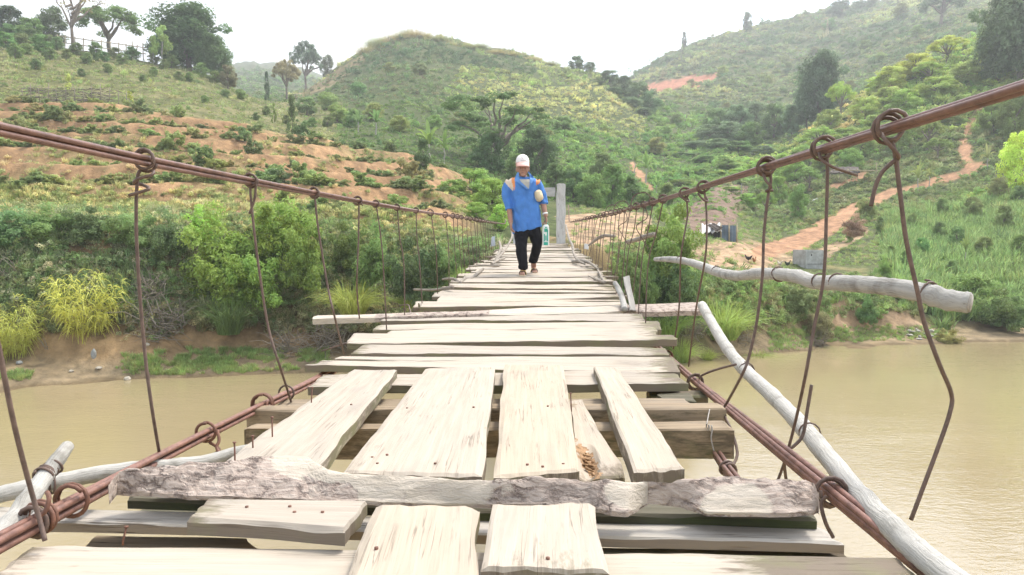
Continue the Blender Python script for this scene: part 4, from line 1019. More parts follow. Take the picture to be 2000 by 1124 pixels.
# ------------------------------------------------------------------ plants
LK = 2.55
LEAF = mat_leaf('leaf', trans=.42)
LEAFI = mat_leaf('cover_leaf', 'instancer', trans=.42)
BARKT = mat_simple('tree_bark', (0.24, 0.20, 0.16), 0.4, 6, 0.9, 0.5, 0.03)
PALEB = mat_simple('pale_tree_bark', (0.46, 0.43, 0.38), 0.3, 6, 0.9, 0.4, 0.02)
TWIG = mat_simple('dead_twig', (0.26, 0.225, 0.18), 0.35, 12, 0.9, 0.3, 0.01)
nrg = np.random.default_rng(11)
def unit(v): return v / np.maximum(np.linalg.norm(v, axis=-1, keepdims=True), 1e-9)
def leaf_quads(pts, nrm, size, rg, aspect=0.45, lv=None):
    """one pointed leaf per point; returns V, Q, lv"""
    n = len(pts)
    nrm = unit(nrm)
    a = unit(np.cross(nrm, rg.normal(size=(n, 3)))); b = np.cross(nrm, a)
    s = (size * rg.uniform(0.6, 1.35, n))[:, None]
    V = np.stack([pts - a * s * 0.5, pts + b * s * aspect * 0.5 + nrm * s * 0.06, pts + a * s * 0.5 - nrm * s * 0.12, pts - b * s * aspect * 0.5 + nrm * s * 0.06], 1).reshape(-1, 3)
    Q = np.arange(n * 4).reshape(-1, 4)
    l = (rg.uniform(0, 1, n) if lv is None else lv)
    return V, Q, np.repeat(l, 4)
def clump_leaves(centers, radii, per, size, rg, flat=0.8, up=0.5, aspect=0.45, cvar=0.35):
    k = len(centers); c = np.repeat(centers, per, 0); r = np.repeat(radii, per)
    d = unit(rg.normal(size=(k * per, 3))); d[:, 2] *= flat
    rad = rg.uniform(0.25, 1.0, k * per) ** 0.5
    p = c + d * (r * rad)[:, None]
    nm = d + np.array([0, 0, up]) + rg.normal(size=p.shape) * 0.55
    cl = np.repeat(rg.uniform(-cvar, cvar, k), per)
    lv = np.clip(0.5 + cl + rg.normal(size=k * per) * 0.16, 0, 1)
    return leaf_quads(p, nm, np.full(k * per, size), rg, aspect, lv)
def leaf_mesh(name, parts, mat):
    V = np.concatenate([p[0] for p in parts]); o = 0; Qs = []
    for p in parts: Qs.append(p[1] + o); o += len(p[0])
    return np_mesh(name, V, np.concatenate(Qs), [mat], attrs={'lv': ('FLOAT', np.concatenate([p[2] for p in parts]))})
def limb(mb, a, b, r0, r1, seed, n=5, wob=.06):
    a, b = Vector(a), Vector(b); r = random.Random(seed); L = (b - a).length
    pts = [a.lerp(b, i / n) + (Vector((r.uniform(-1, 1), r.uniform(-1, 1), r.uniform(-.4, .4))) * L * wob if 0 < i < n else Vector()) for i in range(n + 1)]
    mb.tube(spline(pts, 2), list(np.linspace(r0, r1, n * 2 + 1)), 6)
def tree_proto(kind, seed, mat=LEAF):
    """unit tree: height 1, crown half-width 0.5; returns (trunk mesh, crown mesh)"""
    rg = np.random.default_rng(seed); r = random.Random(seed)
    mb = MB()
    if kind == 'dense':
        n = 130; d = unit(rg.normal(size=(n, 3))); d[:, 2] = np.where(d[:, 2] < -.88, -d[:, 2], d[:, 2])
        cen = d * rg.uniform(.55, 1.05, (n, 1)) * np.array([.40, .40, .42]) * (1 + .25 * np.sin(d[:, :1] * 5 + d[:, 1:2] * 4)) + np.array([0, 0, .50]); cr = rg.uniform(.10, .17, n)
        cl = clump_leaves(cen, cr, 150, .046, rg, .75, .6, .5, .33); th = .55
    elif kind == 'open':
        n = 60; a = rg.uniform(0, 6.28, n); q = np.sqrt(rg.uniform(0.02, 1, n))
        cen = np.stack([np.cos(a) * q * .44, np.sin(a) * q * .44, .92 - .30 * q ** 2 + rg.uniform(-.12, .05, n)], 1); cr = rg.uniform(.05, .12, n)
        cl = clump_leaves(cen, cr, 110, .042, rg, .6, .8, .45, .3); th = .55
    elif kind == 'forest':
        n = 66; z = rg.uniform(.08, .95, n); w = np.sin(np.clip((z + .12) / 1.1, 0, 1) * 3.0) ** .7 * .42; a = rg.uniform(0, 6.28, n); q = rg.uniform(.4, 1, n)
        cen = np.stack([np.cos(a) * q * w, np.sin(a) * q * w, z], 1); cr = rg.uniform(.08, .17, n)
        cl = clump_leaves(cen, cr, 110, .055, rg, .7, .5, .45, .35); th = .6
    elif kind == 'spread':
        n = 46; a = rg.uniform(0, 6.28, n); q = np.sqrt(rg.uniform(.05, 1, n)); lev = rg.choice([.50, .66, .80, .93], n)
        cen = np.stack([np.cos(a) * q * .5, np.sin(a) * q * .5, lev + rg.uniform(-.05, .05, n) - .12 * q], 1); cr = rg.uniform(.06, .12, n)
        cl = clump_leaves(cen, cr, 150, .034, rg, .35, 1.2, .5, .3); th = .45
    elif kind == 'sapling':
        n = 16; z = rg.uniform(.4, 1, n); a = rg.uniform(0, 6.28, n)
        cen = np.stack([np.cos(a) * .28 * (1.25 - z), np.sin(a) * .28 * (1.25 - z), z], 1); cr = rg.uniform(.07, .15, n)
        cl = clump_leaves(cen, cr, 60, .07, rg, .7, .5, .45, .3); th = .9
    elif kind == 'column':
        n = 34; z = rg.uniform(.06, 1, n); a = rg.uniform(0, 6.28, n); w = .40 * (1 - z * .65) * rg.uniform(.3, 1, n)
        cen = np.stack([np.cos(a) * w, np.sin(a) * w, z * .93], 1); cr = rg.uniform(.08, .15, n)
        cl = clump_leaves(cen, cr, 90, .06, rg, .9, .4, .45, .3); th = .7
    elif kind == 'bare':
        n = 26; a = rg.uniform(0, 6.28, n); q = rg.uniform(.3, 1, n)
        cen = np.stack([np.cos(a) * q * .46, np.sin(a) * q * .46, rg.uniform(.62, 1, n)], 1); cr = rg.uniform(.03, .07, n)
        cl = clump_leaves(cen, cr, 26, .028, rg, .6, .5, .4, .3); th = .62
    tr = {'bare': .026, 'sapling': .012, 'column': .02}.get(kind, .035)
    fk = {'bare': .42, 'open': .32, 'spread': .28, 'dense': .2}.get(kind, .35)
    fork = Vector((r.uniform(-.03, .03), r.uniform(-.03, .03), fk))
    limb(mb, (0, 0, -.12), fork, tr * 1.25, tr * .8, seed, 4, .03)
    nb = {'sapling': 4, 'bare': 13, 'column': 5}.get(kind, 10)
    for i in range(nb):
        t_ = cen[r.randrange(len(cen))]; tv = Vector(t_)
        midp = fork.lerp(tv, .5) + Vector((0, 0, .04))
        limb(mb, fork if i % 2 or kind != 'bare' else fork.lerp(Vector((0, 0, .75)), r.random()), midp, tr * .62, tr * .36, seed + i, 3, .08); limb(mb, midp, tv, tr * .36, tr * .08, seed + 50 + i, 3, .10)
        if kind == 'bare':
            for j in range(3): limb(mb, midp.lerp(tv, r.uniform(.2, .9)), tv + Vector((r.uniform(-.12, .12), r.uniform(-.12, .12), r.uniform(0, .12))), tr * .16, tr * .05, seed + i * 7 + j, 3, .1)
    if kind in ('sapling', 'column'): limb(mb, fork, (0, 0, .95), tr * .8, tr * .15, seed + 3, 4, .03)
    return mb, leaf_mesh('crown', [cl], mat)
def shrub_mesh(seed, n=26, per=70, size=.12, shape=(.45, .45, .8), stems=True, up=.5, mat=LEAF):
    rg = np.random.default_rng(seed); d = unit(rg.normal(size=(n, 3))); d[:, 2] = np.abs(d[:, 2])
    lob = 1 + .38 * np.sin(d[:, :1] * 6.1 + seed) * np.cos(d[:, 1:2] * 5.3 + seed * 2) + .22 * rg.normal(size=(n, 1))
    q = rg.uniform(.3, 1, (n, 1)) ** .6 * np.clip(lob, .4, 1.35)
    cen = d * q * np.array(shape) + np.array([0, 0, .05]); cr = rg.uniform(.07, .19, n)
    parts = [clump_leaves(cen, cr, per, size, rg, .75, up, .42, .34)]
    m = max(6, n // 4); k = rg.integers(0, n, m)                 # sprigs that break the outline
    tip = cen[k] + unit(d[k] + np.array([0, 0, .6])) * rg.uniform(.12, .3, (m, 1)); t = rg.uniform(0, 1, (m, 14, 1))
    p = (cen[k][:, None] * (1 - t) + tip[:, None] * t).reshape(-1, 3) + rg.normal(size=(m * 14, 3)) * .02
    parts.append(leaf_quads(p, rg.normal(size=p.shape) + np.array([0, 0, .8]), np.full(len(p), size), rg, .42, np.clip(rg.normal(.62, .15, len(p)), 0, 1)))
    return leaf_mesh('foliage', parts, mat)
def blades(seed, n, h=1.0, spread=.35, lean=.5, width=.03, mat=LEAF, droop=.5, base_r=.12):
    """grass or reed tuft: bent tapering blades"""
    rg = np.random.default_rng(seed)
    a = rg.uniform(0, 6.28, n); rr = np.sqrt(rg.uniform(0, 1, n)) * base_r
    base = np.stack([np.cos(a) * rr, np.sin(a) * rr, np.zeros(n) - .03], 1)
    b2 = a + rg.normal(size=n) * .7; hh = h * rg.uniform(.5, 1.05, n); ln = lean * rg.uniform(.1, 1, n)
    dirv = np.stack([np.cos(b2), np.sin(b2), np.zeros(n)], 1); side = np.stack([-np.sin(b2), np.cos(b2), np.zeros(n)], 1)
    side = unit(side + rg.normal(size=(n, 3)) * .5)
    lv = np.clip(rg.normal(.5, .22, n), 0, 1)
    rows = []
    for k, t in enumerate((0, .4, .75, 1.0)):
        up = hh * (t - droop * ln * t ** 3 * .6)
        p = base + dirv * (ln * hh * t ** 1.7)[:, None] + np.array([0, 0, 1.0]) * up[:, None]
        w = width * (1 - t) ** .6 * (1.0 if k else .8)
        rows.append((p - side * w * .5, p + side * w * .5))
    V = np.stack([x for rw in rows for x in rw], 1).reshape(-1, 3)          # 8 per blade
    q = np.array([[0, 1, 3, 2], [2, 3, 5, 4], [4, 5, 7, 6]])
    Q = (np.arange(n)[:, None, None] * 8 + q[None]).reshape(-1, 4)
    return V, Q, np.repeat(lv, 8)
def banana_mesh(seed):
    r = random.Random(seed); rg = np.random.default_rng(seed); V, Q, L = [], [], []
    for i in range(9):
        a = i * 2.4 + r.uniform(-.3, .3); ln = r.uniform(.55, .85); el = r.uniform(.5, 1.35); o = len(V)
        for k in range(7):
            t = k / 6; c = Vector((math.cos(a), math.sin(a), 0)); s = Vector((-math.sin(a), math.cos(a), 0))
            p = Vector((0, 0, .36)) + c * (ln * t * math.cos(el)) + Vector((0, 0, ln * (t * math.sin(el) - .55 * t * t * (1.4 - el * .6))))
            w = .085 * math.sin(math.pi * min(1, .12 + t * .9)) ** .7
            V += [p - s * w + Vector((0, 0, .03)), p, p + s * w + Vector((0, 0, .03))]; L += [.45 + .1 * (i % 3), .7, .45 + .1 * (i % 3)]
        for k in range(6):
            b = o + k * 3; Q += [(b, b + 1, b + 4, b + 3), (b + 1, b + 2, b + 5, b + 4)]
    return np_mesh('fronds', np.array(V), np.array(Q), [LEAF], attrs={'lv': ('FLOAT', np.array(L))})
PROTO = {}
def get_tree(kind, var):
    k = (kind, var)
    if k not in PROTO:
        mb, crown = tree_proto(kind, hash(kind) % 1 + {'dense': 10, 'open': 20, 'forest': 30, 'spread': 40, 'sapling': 50, 'column': 60, 'bare': 70}[kind] + var)
        PROTO[k] = (mb.mesh('trunk', PALEB if kind in ('sapling',) else BARKT), crown)
    return PROTO[k]
def color(o, c, jit=0.0):
    c = [k_ * LK * m_ for k_, m_ in zip(c, (1.13, 1.03, .90))]
    o.color = (c[0] * (1 + rng.uniform(-jit, jit)), c[1] * (1 + rng.uniform(-jit, jit)), c[2] * (1 + rng.uniform(-jit, jit)), 1)
def tree(kind, px, D, ytop, halfw, c, label, group=None, name='tree', var=0, ybase=None, rot=None, base=None):
    """stands at photo column px, distance D; ytop and halfw are photo pixels of its outline"""
    g = base or on_ground(px, D, .05)
    zt = P(px, ytop, D).z
    zb = g.z if ybase is None else min(g.z, P(px, ybase, D).z)
    H = max(.5, zt - zb); W = halfw * D / FPX
    tm, cm = get_tree(kind, var)
    root = thing(name, label, 'tree', (g.x, g.y, zb), group)
    root.rotation_euler = (0, 0, rng.uniform(0, 6.28) if rot is None else rot); root.scale = (W * 2, W * 2, H)
    for nm, me in (('trunk', tm), ('crown', cm)):
        o = bpy.data.objects.new(nm, me); C.objects.link(o); o.parent = root; color(o, c, .06)
    return root
def plant(me, name, px, D, ytop, halfw, c, label, cat, group=None, ybase=None, base=None, unit_w=.5, unit_h=1.0, jit=.06):
    g = base or on_ground(px, D, .04)
    zb = g.z if ybase is None else P(px, ybase, D).z
    H = max(.1, P(px, ytop, D).z - zb) / unit_h; W = halfw * D / FPX / unit_w
    o = bpy.data.objects.new(name, me); C.objects.link(o)
    o.location = (g.x, g.y, zb); o.scale = (W, W, H); o.rotation_euler = (0, 0, rng.uniform(0, 6.28)); color(o, c, jit)
    return tag(o, label, cat, group)

DK, MD, BR, YG, OL = (.052, .092, .034), (.075, .125, .038), (.155, .25, .040), (.24, .28, .065), (.13, .14, .055)
BLU = (.085, .135, .075)
# --- trees one can tell apart
tree('dense', 370, 106, 16, 76, DK, 'broad dark green dome-shaped tree on the ridge', name='mango_tree', var=0, ybase=140)
tree('dense', 418, 105, 72, 34, DK, 'lower side of dark crown joined to the big dome tree', name='mango_tree', var=1, ybase=142)
tree('open', 217, 108, 6, 60, (.075, .12, .042), 'wide umbrella-shaped tree with visible branches on the ridge', name='umbrella_tree', var=0, ybase=96)
tree('bare', 142, 94, -50, 66, (.13, .13, .07), 'tall thinly leaved tree with dark bare forked trunk', name='bare_tree', var=0, ybase=132)
tree('forest', 14, 104, 14, 44, (.045, .07, .045), 'dark greyish tree at the ridge end next to the tall bare tree', var=0, ybase=80)
tree('forest', 104, 106, 14, 32, (.06, .095, .045), 'small rounded tree between the dark ridge-end tree and the tall bare trunk', var=1, ybase=75)
tree('forest', 62, 103, 38, 34, (.09, .15, .045), 'light green bushy tree in the dip on the ridge', var=2, ybase=85)
tree('sapling', 318, 99, 54, 30, (.13, .20, .06), 'slender pale-trunked light tree in front of the dome tree', name='slender_tree', var=0, ybase=138)
tree('sapling', 300, 100, 72, 16, (.13, .19, .06), 'thin pale-trunked young tree next to the bamboo rail end', name='slender_tree', var=1, ybase=132)
tree('forest', 446, 99, 128, 19, (.10, .10, .06), 'small brownish tree at the foot of the dome tree', var=0, ybase=168)
tree('column', 522, 112, 140, 8, (.05, .08, .045), 'little dark upright tree alone on the slope edge', name='upright_tree', var=0, ybase=182)
tree('open', 598, 190, 78, 34, (.07, .11, .07), 'hazy tall tree in the saddle between the ridge and the hill', name='hazy_tree', var=1, ybase=182)
tree('open', 562, 135, 112, 31, (.15, .14, .09), 'brownish half-bare tree with a pale trunk in the saddle', name='half_bare_tree', var=2, ybase=195)
tree('forest', 640, 200, 108, 16, (.09, .12, .08), 'small faint tree beside the hazy tall tree', var=1, ybase=150)
tree('column', 571, 63, 186, 14, (.07, .095, .04), 'dark narrow tree standing at the top terrace', name='upright_tree', var=1, ybase=252)
tree('sapling', 536, 61, 204, 9, (.10, .13, .05), 'thin-stemmed young tree above the terraces next to the dark narrow tree', name='young_tree', var=0, ybase=258)
tree('sapling', 134, 66, 146, 13, (.20, .25, .07), 'pale young tree in front of the brushwood fence', name='young_tree', var=1, ybase=206)
tree('column', 187, 91, 102, 10, DK, 'small dark round-topped tree on the grassy slope', name='upright_tree', var=2, ybase=130)
tree('sapling', 253, 65, 180, 14, (.19, .22, .06), 'yellowish young tree at the brushwood fence end', name='young_tree', var=2, ybase=212)
tree('sapling', 294, 82, 155, 7, (.21, .25, .07), 'tiny bright young tree halfway up the grassy slope', name='young_tree', var=0, ybase=175)
tree('spread', 975, 74, 178, 98, (.060, .105, .034), 'wide spreading tree with layered branches at the valley foot', name='spreading_tree', var=0, ybase=335)
tree('forest', 958, 70, 262, 46, DK, 'dark bushy tree under the spreading tree', var=0, ybase=345)
tree('forest', 1048, 71, 250, 44, (.045, .08, .034), 'dark rounded tree directly behind the man, beside the spreading tree', var=1, ybase=345)
tree('column', 826, 50, 272, 26, (.05, .085, .035), 'dark conical shrubby tree at the end of the terraces', name='upright_tree', var=0, ybase=342)
tree('forest', 1010, 62, 300, 30, (.07, .12, .04), 'mid green tree peeping out behind the man', var=2, ybase=370)
for i, (px, D, yt, hw, c, v) in enumerate([(925, 46, 330, 42, (.12, .19, .045), 0), (880, 44, 352, 30, (.10, .16, .04), 1), (962, 42, 350, 40, (.13, .21, .045), 2), (930, 36, 395, 26, (.11, .18, .04), 1), (975, 34, 400, 24, (.14, .23, .045), 0)]):
    tree('forest', px, D, yt, hw, c, 'bright leafy young tree, ' + ['tallest of the clump between the terraces and the man', 'smallest crowned of the clump at the terrace end', 'closest to the man’s shoulder'.replace('’', "'"), 'half hidden behind the handrail wires', 'low and lush beside the man'][i], 'young trees beside the bridge end', 'young_tree', v)
for i, (px, D, yt, hw, c, v) in enumerate([(1120, 62, 330, 34, (.06, .10, .036), 0), (1158, 60, 340, 36, (.085, .15, .042), 1), (1196, 62, 322, 34, (.08, .135, .04), 2), (1232, 66, 345, 26, (.07, .12, .04), 0), (1085, 64, 318, 26, (.06, .10, .036), 1), (1176, 74, 300, 28, (.08, .12, .045), 2), (1262, 62, 372, 24, (.09, .14, .045), 1), (1300, 66, 360, 26, (.08, .12, .042), 2)]):
    tree('forest', px, D, yt, hw, c, 'thicket tree behind the sandy bank, ' + ['dark one right beside the gate post', 'light one in the middle of the thicket', 'broad light one with the tallest top', 'small one below the little orange track', 'darkest one hidden behind the gate bar', 'pale one rising behind the thicket', 'low one at the far edge of the sand', 'last one before the dirt slope'][i], 'thicket trees behind the sandy bank', 'thicket_tree', v)
# dark wood on the shoulder of the central hill, and in the valley
hillside = []
for i, (px, D, yt, hw) in enumerate([(1126, 186, 110, 16), (1152, 186, 122, 14), (1190, 178, 138, 24), (1218, 172, 150, 26), (1246, 168, 160, 26), (1268, 160, 178, 24), (1200, 165, 172, 24), (1232, 155, 190, 26), (1258, 148, 212, 24), (1170, 170, 160, 20)]):
    tree('forest', px, D, yt, hw, (.07, .115, .055), f'dark bushy tree on the shoulder of the central hill, {ordw(i)} coming down from the crest', 'dark trees on the shoulder of the central hill', 'hillside_tree', i % 3)
for i, (px, D, yt, hw) in enumerate([(1400, 140, 214, 30), (1440, 138, 205, 32), (1478, 140, 200, 34), (1512, 136, 204, 30), (1385, 128, 244, 30), (1425, 126, 238, 34), (1465, 124, 240, 34), (1360, 118, 275, 30), (1400, 114, 272, 34), (1442, 112, 276, 32), (1335, 110, 300, 26), (1545, 128, 205, 22), (1375, 104, 305, 28), (1490, 112, 285, 26)]):
    tree('forest', px, D, yt, hw, BLU if i % 3 else (.075, .125, .045), f'{"bluish dark" if i % 3 else "mid green"} tree of the valley wood, {ordw(i)} in line up from the dirt slope', 'trees of the valley wood', 'valley_tree', i % 3)
tree('dense', 1602, 124, 108, 46, (.065, .11, .06), 'large dark rounded tree standing alone below the far hill', name='round_tree', var=0, ybase=202)
tree('dense', 1575, 128, 140, 24, (.07, .115, .06), 'smaller dark tree leaning against the large rounded one', name='round_tree', var=1, ybase=200)
tree('dense', 1990, 98, -30, 84, (.062, .10, .05), 'very large dark tree filling the upper corner above the handrail', name='tall_tree', var=0, ybase=165)
tree('forest', 1945, 100, 20, 40, (.07, .11, .052), 'dark tree merged with the very large corner tree', name='tall_tree', var=1, ybase=150)
tree('open', 1838, 252, -22, 44, (.055, .09, .05), 'spreading dark tree on the far ridge line', name='ridge_tree', var=0, ybase=52)
tree('forest', 1640, 372, 2, 30, (.07, .105, .06), 'bushy tree on the skyline of the far hill', name='skyline_tree', var=0, ybase=48)
tree('forest', 1690, 385, -10, 28, (.075, .11, .06), 'pale bushy tree on the skyline next to another bushy one', name='skyline_tree', var=1, ybase=40)
tree('forest', 1336, 362, 62, 6, (.08, .10, .07), 'tiny lone tree on the falling skyline', name='skyline_tree', var=0, ybase=98)
tree('forest', 1460, 372, 24, 12, (.08, .11, .06), 'small dark tree breaking the far hill skyline', name='skyline_tree', var=2, ybase=66)
tree('sapling', 1615, 300, 40, 5, (.2, .2, .15), 'thin white bare trunk on the far hillside', name='skyline_tree', var=1, ybase=75)
tree('forest', 1984, 62, 258, 34, (.25, .32, .05), 'bright yellow-green bush tree at the edge of the picture below the handrail', name='bright_tree', var=1, ybase=365)
for i, (px, D, yt, hw, c) in enumerate([(1640, 108, 160, 28, (.17, .24, .05)), (1680, 106, 205, 30, (.14, .2, .05)), (1740, 108, 130, 34, (.18, .24, .055)), (1790, 110, 105, 36, (.20, .25, .06)), (1850, 112, 70, 38, (.20, .24, .06)), (1760, 98, 175, 36, (.13, .19, .045)), (1830, 100, 150, 40, (.16, .22, .05)), (1890, 102, 120, 36, (.14, .19, .05)), (1600, 100, 245, 30, (.15, .22, .05)), (1650, 96, 250, 32, (.11, .17, .042)), (1570, 96, 285, 30, (.12, .19, .045)), (1710, 92, 225, 34, (.14, .20, .05)), (1780, 90, 215, 34, (.11, .17, .042)), (1550, 88, 312, 28, (.13, .20, .045)), (1610, 86, 300, 30, (.12, .18, .045)), (1850, 90, 205, 34, (.12, .17, .045)), (1480, 92, 310, 26, (.16, .24, .05)), (1440, 88, 330, 26, (.14, .22, .05)), (1520, 78, 345, 24, (.11, .17, .04)), (1660, 82, 290, 26, (.10, .16, .042)), (1830, 80, 268, 26, (.10, .15, .042)), (1940, 84, 200, 30, (.09, .14, .04)), (1980, 80, 170, 34, (.085, .13, .04)), (1460, 70, 378, 26, (.12, .2, .045)), (1495, 68, 372, 22, (.10, .17, .04)), (1560, 66, 360, 20, (.09, .15, .04)), (1715, 110, 150, 30, (.19, .24, .06)), (1765, 112, 122, 32, (.18, .22, .06)), (1815, 106, 120, 34, (.15, .21, .05)), (1735, 102, 170, 34, (.16, .21, .055)), (1690, 100, 190, 30, (.17, .22, .06)), (1620, 104, 215, 28, (.13, .19, .05)), (1585, 92, 275, 28, (.12, .18, .05)), (1630, 92, 265, 30, (.14, .2, .05)), (1680, 88, 250, 32, (.12, .18, .045)), (1750, 86, 235, 34, (.13, .18, .05)), (1810, 84, 230, 32, (.12, .16, .05)), (1530, 92, 300, 26, (.15, .22, .055)), (1500, 84, 330, 26, (.13, .2, .05)), (1420, 96, 310, 28, (.11, .17, .05)), (1580, 80, 325, 26, (.11, .17, .05)), (1880, 92, 185, 30, (.12, .17, .05)), (1400, 90, 335, 26, (.13, .19, .055)), (1360, 92, 330, 28, (.10, .16, .05)), (1330, 84, 350, 26, (.11, .17, .05)), (1425, 78, 368, 24, (.14, .21, .055))]):
    tree('forest' if i % 4 else 'open', px, D, yt, hw, c, f'{["yellow-green", "fresh green", "light green", "leafy green"][i % 4]} bush tree on the spur slope, {ordw(i)} counted down from its crest', 'bush trees on the spur slope', 'bush_tree', i % 3)
rbg = 'bushes along the grassy ridge'
for i, (px, D, sz) in enumerate([(12, 92, 22), (44, 96, 20), (80, 92, 24), (112, 98, 18), (150, 94, 16), (188, 99, 18), (226, 97, 16), (258, 100, 18), (300, 101, 15), (335, 101, 18), (30, 84, 18), (98, 85, 16), (170, 88, 14), (70, 78, 14), (392, 100, 18), (420, 99, 16), (210, 84, 12), (300, 88, 12), (350, 90, 12), (470, 92, 13), (20, 100, 22), (60, 101, 22), (95, 102, 18), (130, 88, 13), (205, 92, 13), (240, 93, 14), (320, 96, 13), (370, 92, 12), (50, 88, 15), (280, 80, 11), (160, 78, 10), (440, 84, 11), (520, 78, 12), (560, 72, 12), (610, 74, 13), (500, 70, 10), (640, 80, 14), (400, 74, 10)]):
    g = on_ground(px, D); yb = proj(*g)[1]
    tree('forest', px, D, yb - sz * 1.5, sz * .9, (.085 * rng.uniform(.8, 1.15), .125 * rng.uniform(.9, 1.15), .048), f'rounded wild bush on the grassy ridge, {ordw(i)} in order from the big greyish end tree', rbg, 'ridge_bush', i % 3)
mxg = 'bushes in the tall grass above the water'
for i, (px, D, sz) in enumerate([(1770, 40, 22), (1800, 45, 20), (1835, 50, 22), (1870, 47, 26), (1920, 44, 24), (1960, 50, 28), (1990, 43, 26), (1900, 56, 24), (1840, 58, 20), (1780, 55, 18), (1950, 60, 24), (1740, 44, 14), (1720, 55, 16), (1990, 57, 22), (1860, 40, 20), (1660, 52, 12), (1700, 62, 14)]):
    g = on_ground(px, D); yb = proj(*g)[1]
    tree('forest', px, D, yb - sz * 1.9, sz * .8, (.085 * rng.uniform(.8, 1.25), .135 * rng.uniform(.9, 1.2), .05), f'leafy bush in the tall grass above the water, {ordw(i)} counted from the concrete tank', mxg, 'grassland_bush', i % 3)
for i in range(34):                                # scattered crowns further off
    px = [600, 660, 690, 730, 780, 850, 900, 1000, 1060, 1100, 700, 760, 820, 640, 1290, 1330, 1350, 1410, 1500, 1540, 1590, 1690, 1720, 1760, 1320, 1420, 1560, 1660, 1300, 1280, 1480, 1750, 1790, 1620][i]
    D = [95, 88, 84, 92, 80, 90, 100, 110, 100, 110, 130, 150, 140, 110, 170, 200, 240, 250, 230, 260, 280, 250, 210, 300, 150, 190, 190, 190, 130, 110, 170, 330, 240, 330][i]
    g = on_ground(px, D); yb = proj(*g)[1]; sz = rng.uniform(16, 30) if D < 160 else rng.uniform(10, 20)
    tree('forest', px, D, yb - sz * 1.25, sz * .85, (.105 * rng.uniform(.8, 1.4), .15 * rng.uniform(.85, 1.2), .06), f'scattered hillside tree, {ordw(i)} of those spread over the open slopes', 'scattered hillside trees', 'scattered_tree', i % 3)

# --- bushes on the river banks
FB = [shrub_mesh(100 + i, 60, 150, .062, (.44, .44, .78)) for i in range(3)]
MBu = [shrub_mesh(110 + i, 30, 80, .11) for i in range(4)]
bgr = 'bushes on the river banks'
LUSH = (.112, .160, .030)
for i, (px, D, yt, yb, hw, c, lab) in enumerate([
    (556, 27.2, 366, 520, 66, LUSH, 'bright lime green bush, highest of the three beside the terraces'),
    (440, 25.9, 410, 585, 78, LUSH, 'largest bright lime green bush overhanging the bank'),
    (590, 26.2, 430, 560, 44, (.10, .148, .03), 'smaller lime green bush below the highest one'),
    (500, 25.4, 480, 600, 50, (.10, .16, .03), 'shaded green bush at the foot of the largest lime bush'),
    (400, 26.8, 405, 470, 36, (.15, .23, .05), 'low light bush at the edge of the bare soil'),
    (810, 24.6, 458, 590, 54, (.045, .075, .032), 'dark ivy-leaved bush behind the far wires'),
    (870, 24.9, 470, 560, 36, (.06, .10, .035), 'dark leafy bush next to the ivy-leaved one'),
    (740, 26.2, 440, 560, 44, (.07, .12, .038), 'mid green bush between the grass tuft and the handrail'),
    (680, 27.4, 430, 520, 36, (.08, .13, .04), 'green bush on the bank top under the handrail'),
    (24, 26.5, 390, 500, 60, (.06, .10, .045), 'big greyish bush on the bank top at the picture edge'),
    (100, 26.5, 400, 470, 46, (.08, .12, .045), 'ragged bush on the bank top beside the big greyish one'),
    (170, 26.6, 400, 470, 40, (.05, .085, .035), 'dark rounded bush above the pale bank soil'),
    (262, 26.7, 405, 480, 46, (.07, .115, .04), 'leafy bush right behind the coiled suspender wire'),
    (330, 26.4, 420, 500, 36, (.06, .095, .04), 'small dark bush at the eroded bank edge'),
    (1312, 26.6, 392, 560, 60, (.10, .165, .042), 'large round bush behind the driftwood pole tip'),
    (1318, 26.0, 500, 625, 54, (.045, .08, .03), 'dark shaded lower bush beneath the driftwood pole'),
    (1262, 25.6, 505, 600, 30, (.07, .12, .035), 'green bush by the end of the deck wires'),
    (1230, 25.1, 520, 600, 24, (.055, .09, .03), 'small dark bush against the muddy bank under the wires'),
    (1206, 25.2, 540, 610, 20, (.06, .10, .035), 'ivy-like bush close to the deck edge'),
    (1690, 31.4, 572, 632, 20, (.07, .13, .045), 'narrow leafy bush on the crumbling bank'),
    (1560, 30.6, 548, 606, 32, (.08, .11, .05), 'dull bush hanging over the bank below the driftwood pole'),
    (1600, 30.0, 600, 660, 26, (.09, .10, .05), 'dry twiggy bush on the eroded bank'),
    (1725, 36.5, 500, 548, 20, (.10, .16, .05), 'round bush on the grass terrace past the concrete tank'),
    (1855, 30.6, 640, 685, 28, (.13, .15, .06), 'low greyish bush at the water edge near the pebbles'),
    (1690, 60, 380, 420, 18, (.12, .17, .06), 'bush beside the orange path'),
    (1665, 48, 420, 462, 24, (.16, .13, .10), 'brownish thorny bush at the path bend'),
    (1960, 33.0, 560, 640, 50, (.085, .13, .045), 'large sprawling bush above the sandy slip'),
    (1900, 36, 520, 600, 46, (.09, .14, .045), 'lush bush in the tall grass behind the pole end')]):
    plant(FB[i % 3], 'bank_bush', px, D, yt, hw, tuple(q * (1.25 if c[1] < .125 else 1) for q in c), lab, 'bush', bgr, ybase=yb)
